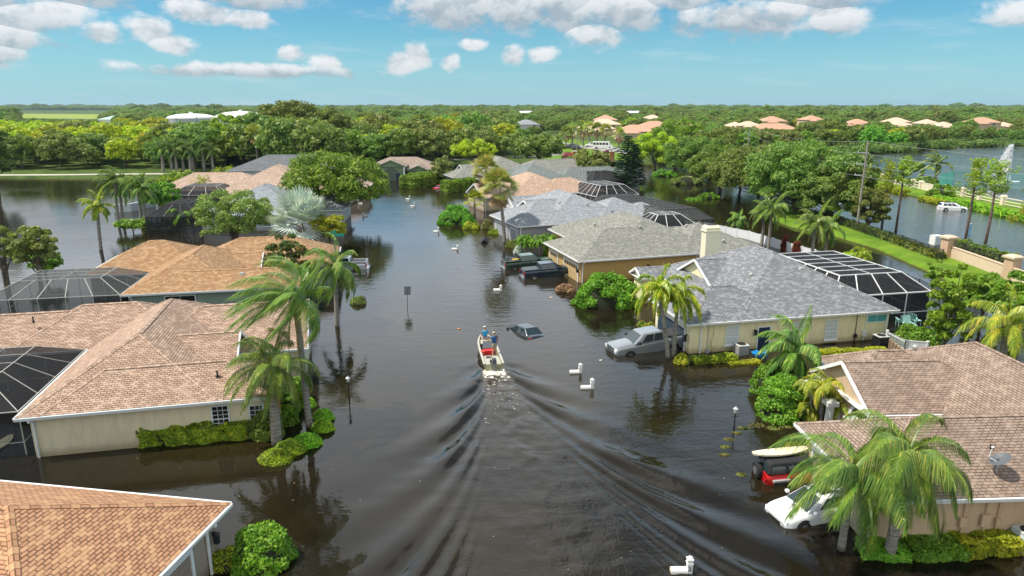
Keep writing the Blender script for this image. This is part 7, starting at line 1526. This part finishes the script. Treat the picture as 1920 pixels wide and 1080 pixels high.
# fountain jet
x, y = un(1881, 339, .0); H = zat(275, y); r = empty('fountain', (x, y, 0), 0, 'tall white fountain jet in the lake', 'fountain'); fmw = bpy.data.materials.new('spray'); fmw.use_nodes = True; g = NT(fmw.node_tree); g.n.clear()
g.l.new(g.node('ShaderNodeMixShader', i0=.9, i1=g.node('ShaderNodeBsdfTransparent').outputs[0], i2=g.node('ShaderNodeMixShader', i0=.5, i1=g.node('ShaderNodeBsdfDiffuse', Color=(.95, .96, .97, 1)).outputs[0], i2=g.node('ShaderNodeBsdfTranslucent', Color=(.95, .96, .97, 1)).outputs[0]).outputs[0]).outputs[0], g.node('ShaderNodeOutputMaterial').inputs[0])
rng = np.random.RandomState(8); n = 9500; t = rng.rand(n)**.6; zz = H*(1-t**1.25); rad = (.25+1.9*t**1.2)*rng.rand(n)**.6; a = rng.rand(n)*6.28; P = np.stack([rad*np.cos(a)-1.0*t+.5*(1-t), rad*np.sin(a), zz], 1)
mobj('jet', quads_mesh('jet', cards(rng, P, rnd_unit(rng, n), .55, 2.6, 1., 1.5)), r, fmw); m = MB(); n = 24; m.cyl((0, 0, .0), 3.4, .06, 28); m.build('splash_ring', simple('froth', (.7, .73, .75), .7), r)
# cabinet, drifting things, flag
x, y = un(1754, 454, .3); r = empty('utility_cabinet', (x, y, 0), .3, 'white utility cabinet beyond the berm hedge', 'cabinet'); m = MB(); m.box(-.65, .65, -.45, .45, -.3, 1.25); m.build('case', M_white, r, bevel=.03); m = MB(); m.box(-.58, -.03, -.48, -.45, .1, 1.15); m.box(.03, .58, -.48, -.45, .1, 1.15); m.build('door', simple('cabinet_door', (.68, .70, .70), .5), r)
x, y = un(1817, 441, 0); r = empty('marker_post', (x, y, 0), 0, 'thin blue marker post in the flooded boulevard', 'post'); m = MB(); m.tube([(0, 0, -1), (0, 0, 1.6)], .06, 6); m.build('shaft', simple('blue_post', (.03, .2, .5), .5), r); m = MB(); m.cyl((0, 0, 1.6), .09, .12, 8); m.build('cap', M_white, r)
x, y = un(725, 337, 0); r = empty('flag', (x-1.2, y-1.5, 0), 0, 'small striped flag by the arched porch', 'flag'); m = MB(); m.bar((0, 0, 0), (0, 0, 3.3), .05); m.build('staff', M_white, r); m = MB()
for i in range(7): m.box(.03, 1.1, -.02, .02, 2.0+i*.13, 2.0+i*.13+.125, mi=i % 2)
m.box(.03, .5, -.03, .03, 2.52, 2.92, mi=2); m.build('cloth', [simple('flag_red', (.5, .02, .03), .8), M_white, simple('flag_blue', (.02, .04, .2), .8)], r)
for px, py, s, c, lab in ((860, 617, .14, (.65, .22, .10), 'orange scrap drifting left of the boat'), (1126, 760 if False else 676, .10, (.8, .75, .6), 'tiny pale scrap drifting by the far mailbox'), (1033, 558, .15, (.75, .6, .45), 'pale scrap drifting behind the dark blue pickup'), (1168, 858, .14, (.6, .25, .12), 'reddish scrap drifting on the wake to the right'), (1162, 578, .4, (.55, .40, .55), 'lilac bucket drifting under the huge bush'), (735, 350, .0, (0, 0, 0), '')):
    if s:
        x, y = un(px, py, 0); m = MB(); m.ball((0, 0, .02), (s, s*.6, s*.35), 10, 6); m.ball((s*.8, s*.3, .03), (s*.5, s*.35, s*.3), 8, 6); o = m.build('drifting_scrap', simple('scrap_%d' % px, c, .6), None, smooth=True); o.location = (x, y, 0); tag(o, lab, 'debris', 'scraps drifting on the water')
sedan('car', 'small red car nose of which shows beside the right clipped hedge', 'car', un(828, 352, 0), 60, pr_, z=-.75)
# ------------------------------------------------------------------ air between here and the horizon
hz = MB(); hz.box(-5600, 5600, -300, 7600, -2.5, 45); ho = hz.build('haze', None); hm = bpy.data.materials.new('haze'); hm.use_nodes = True; g = NT(hm.node_tree); g.n.clear()
pv = g.node('ShaderNodeVolumePrincipled', Color=(.62, .80, 1.0, 1), Density=.00006, Anisotropy=.3); g.l.new(pv.outputs[0], g.node('ShaderNodeOutputMaterial').inputs['Volume']); ho.data.materials.clear(); ho.data.materials.append(hm); tag(ho, 'thin blue air softening the far woods', 'haze', kind='stuff')
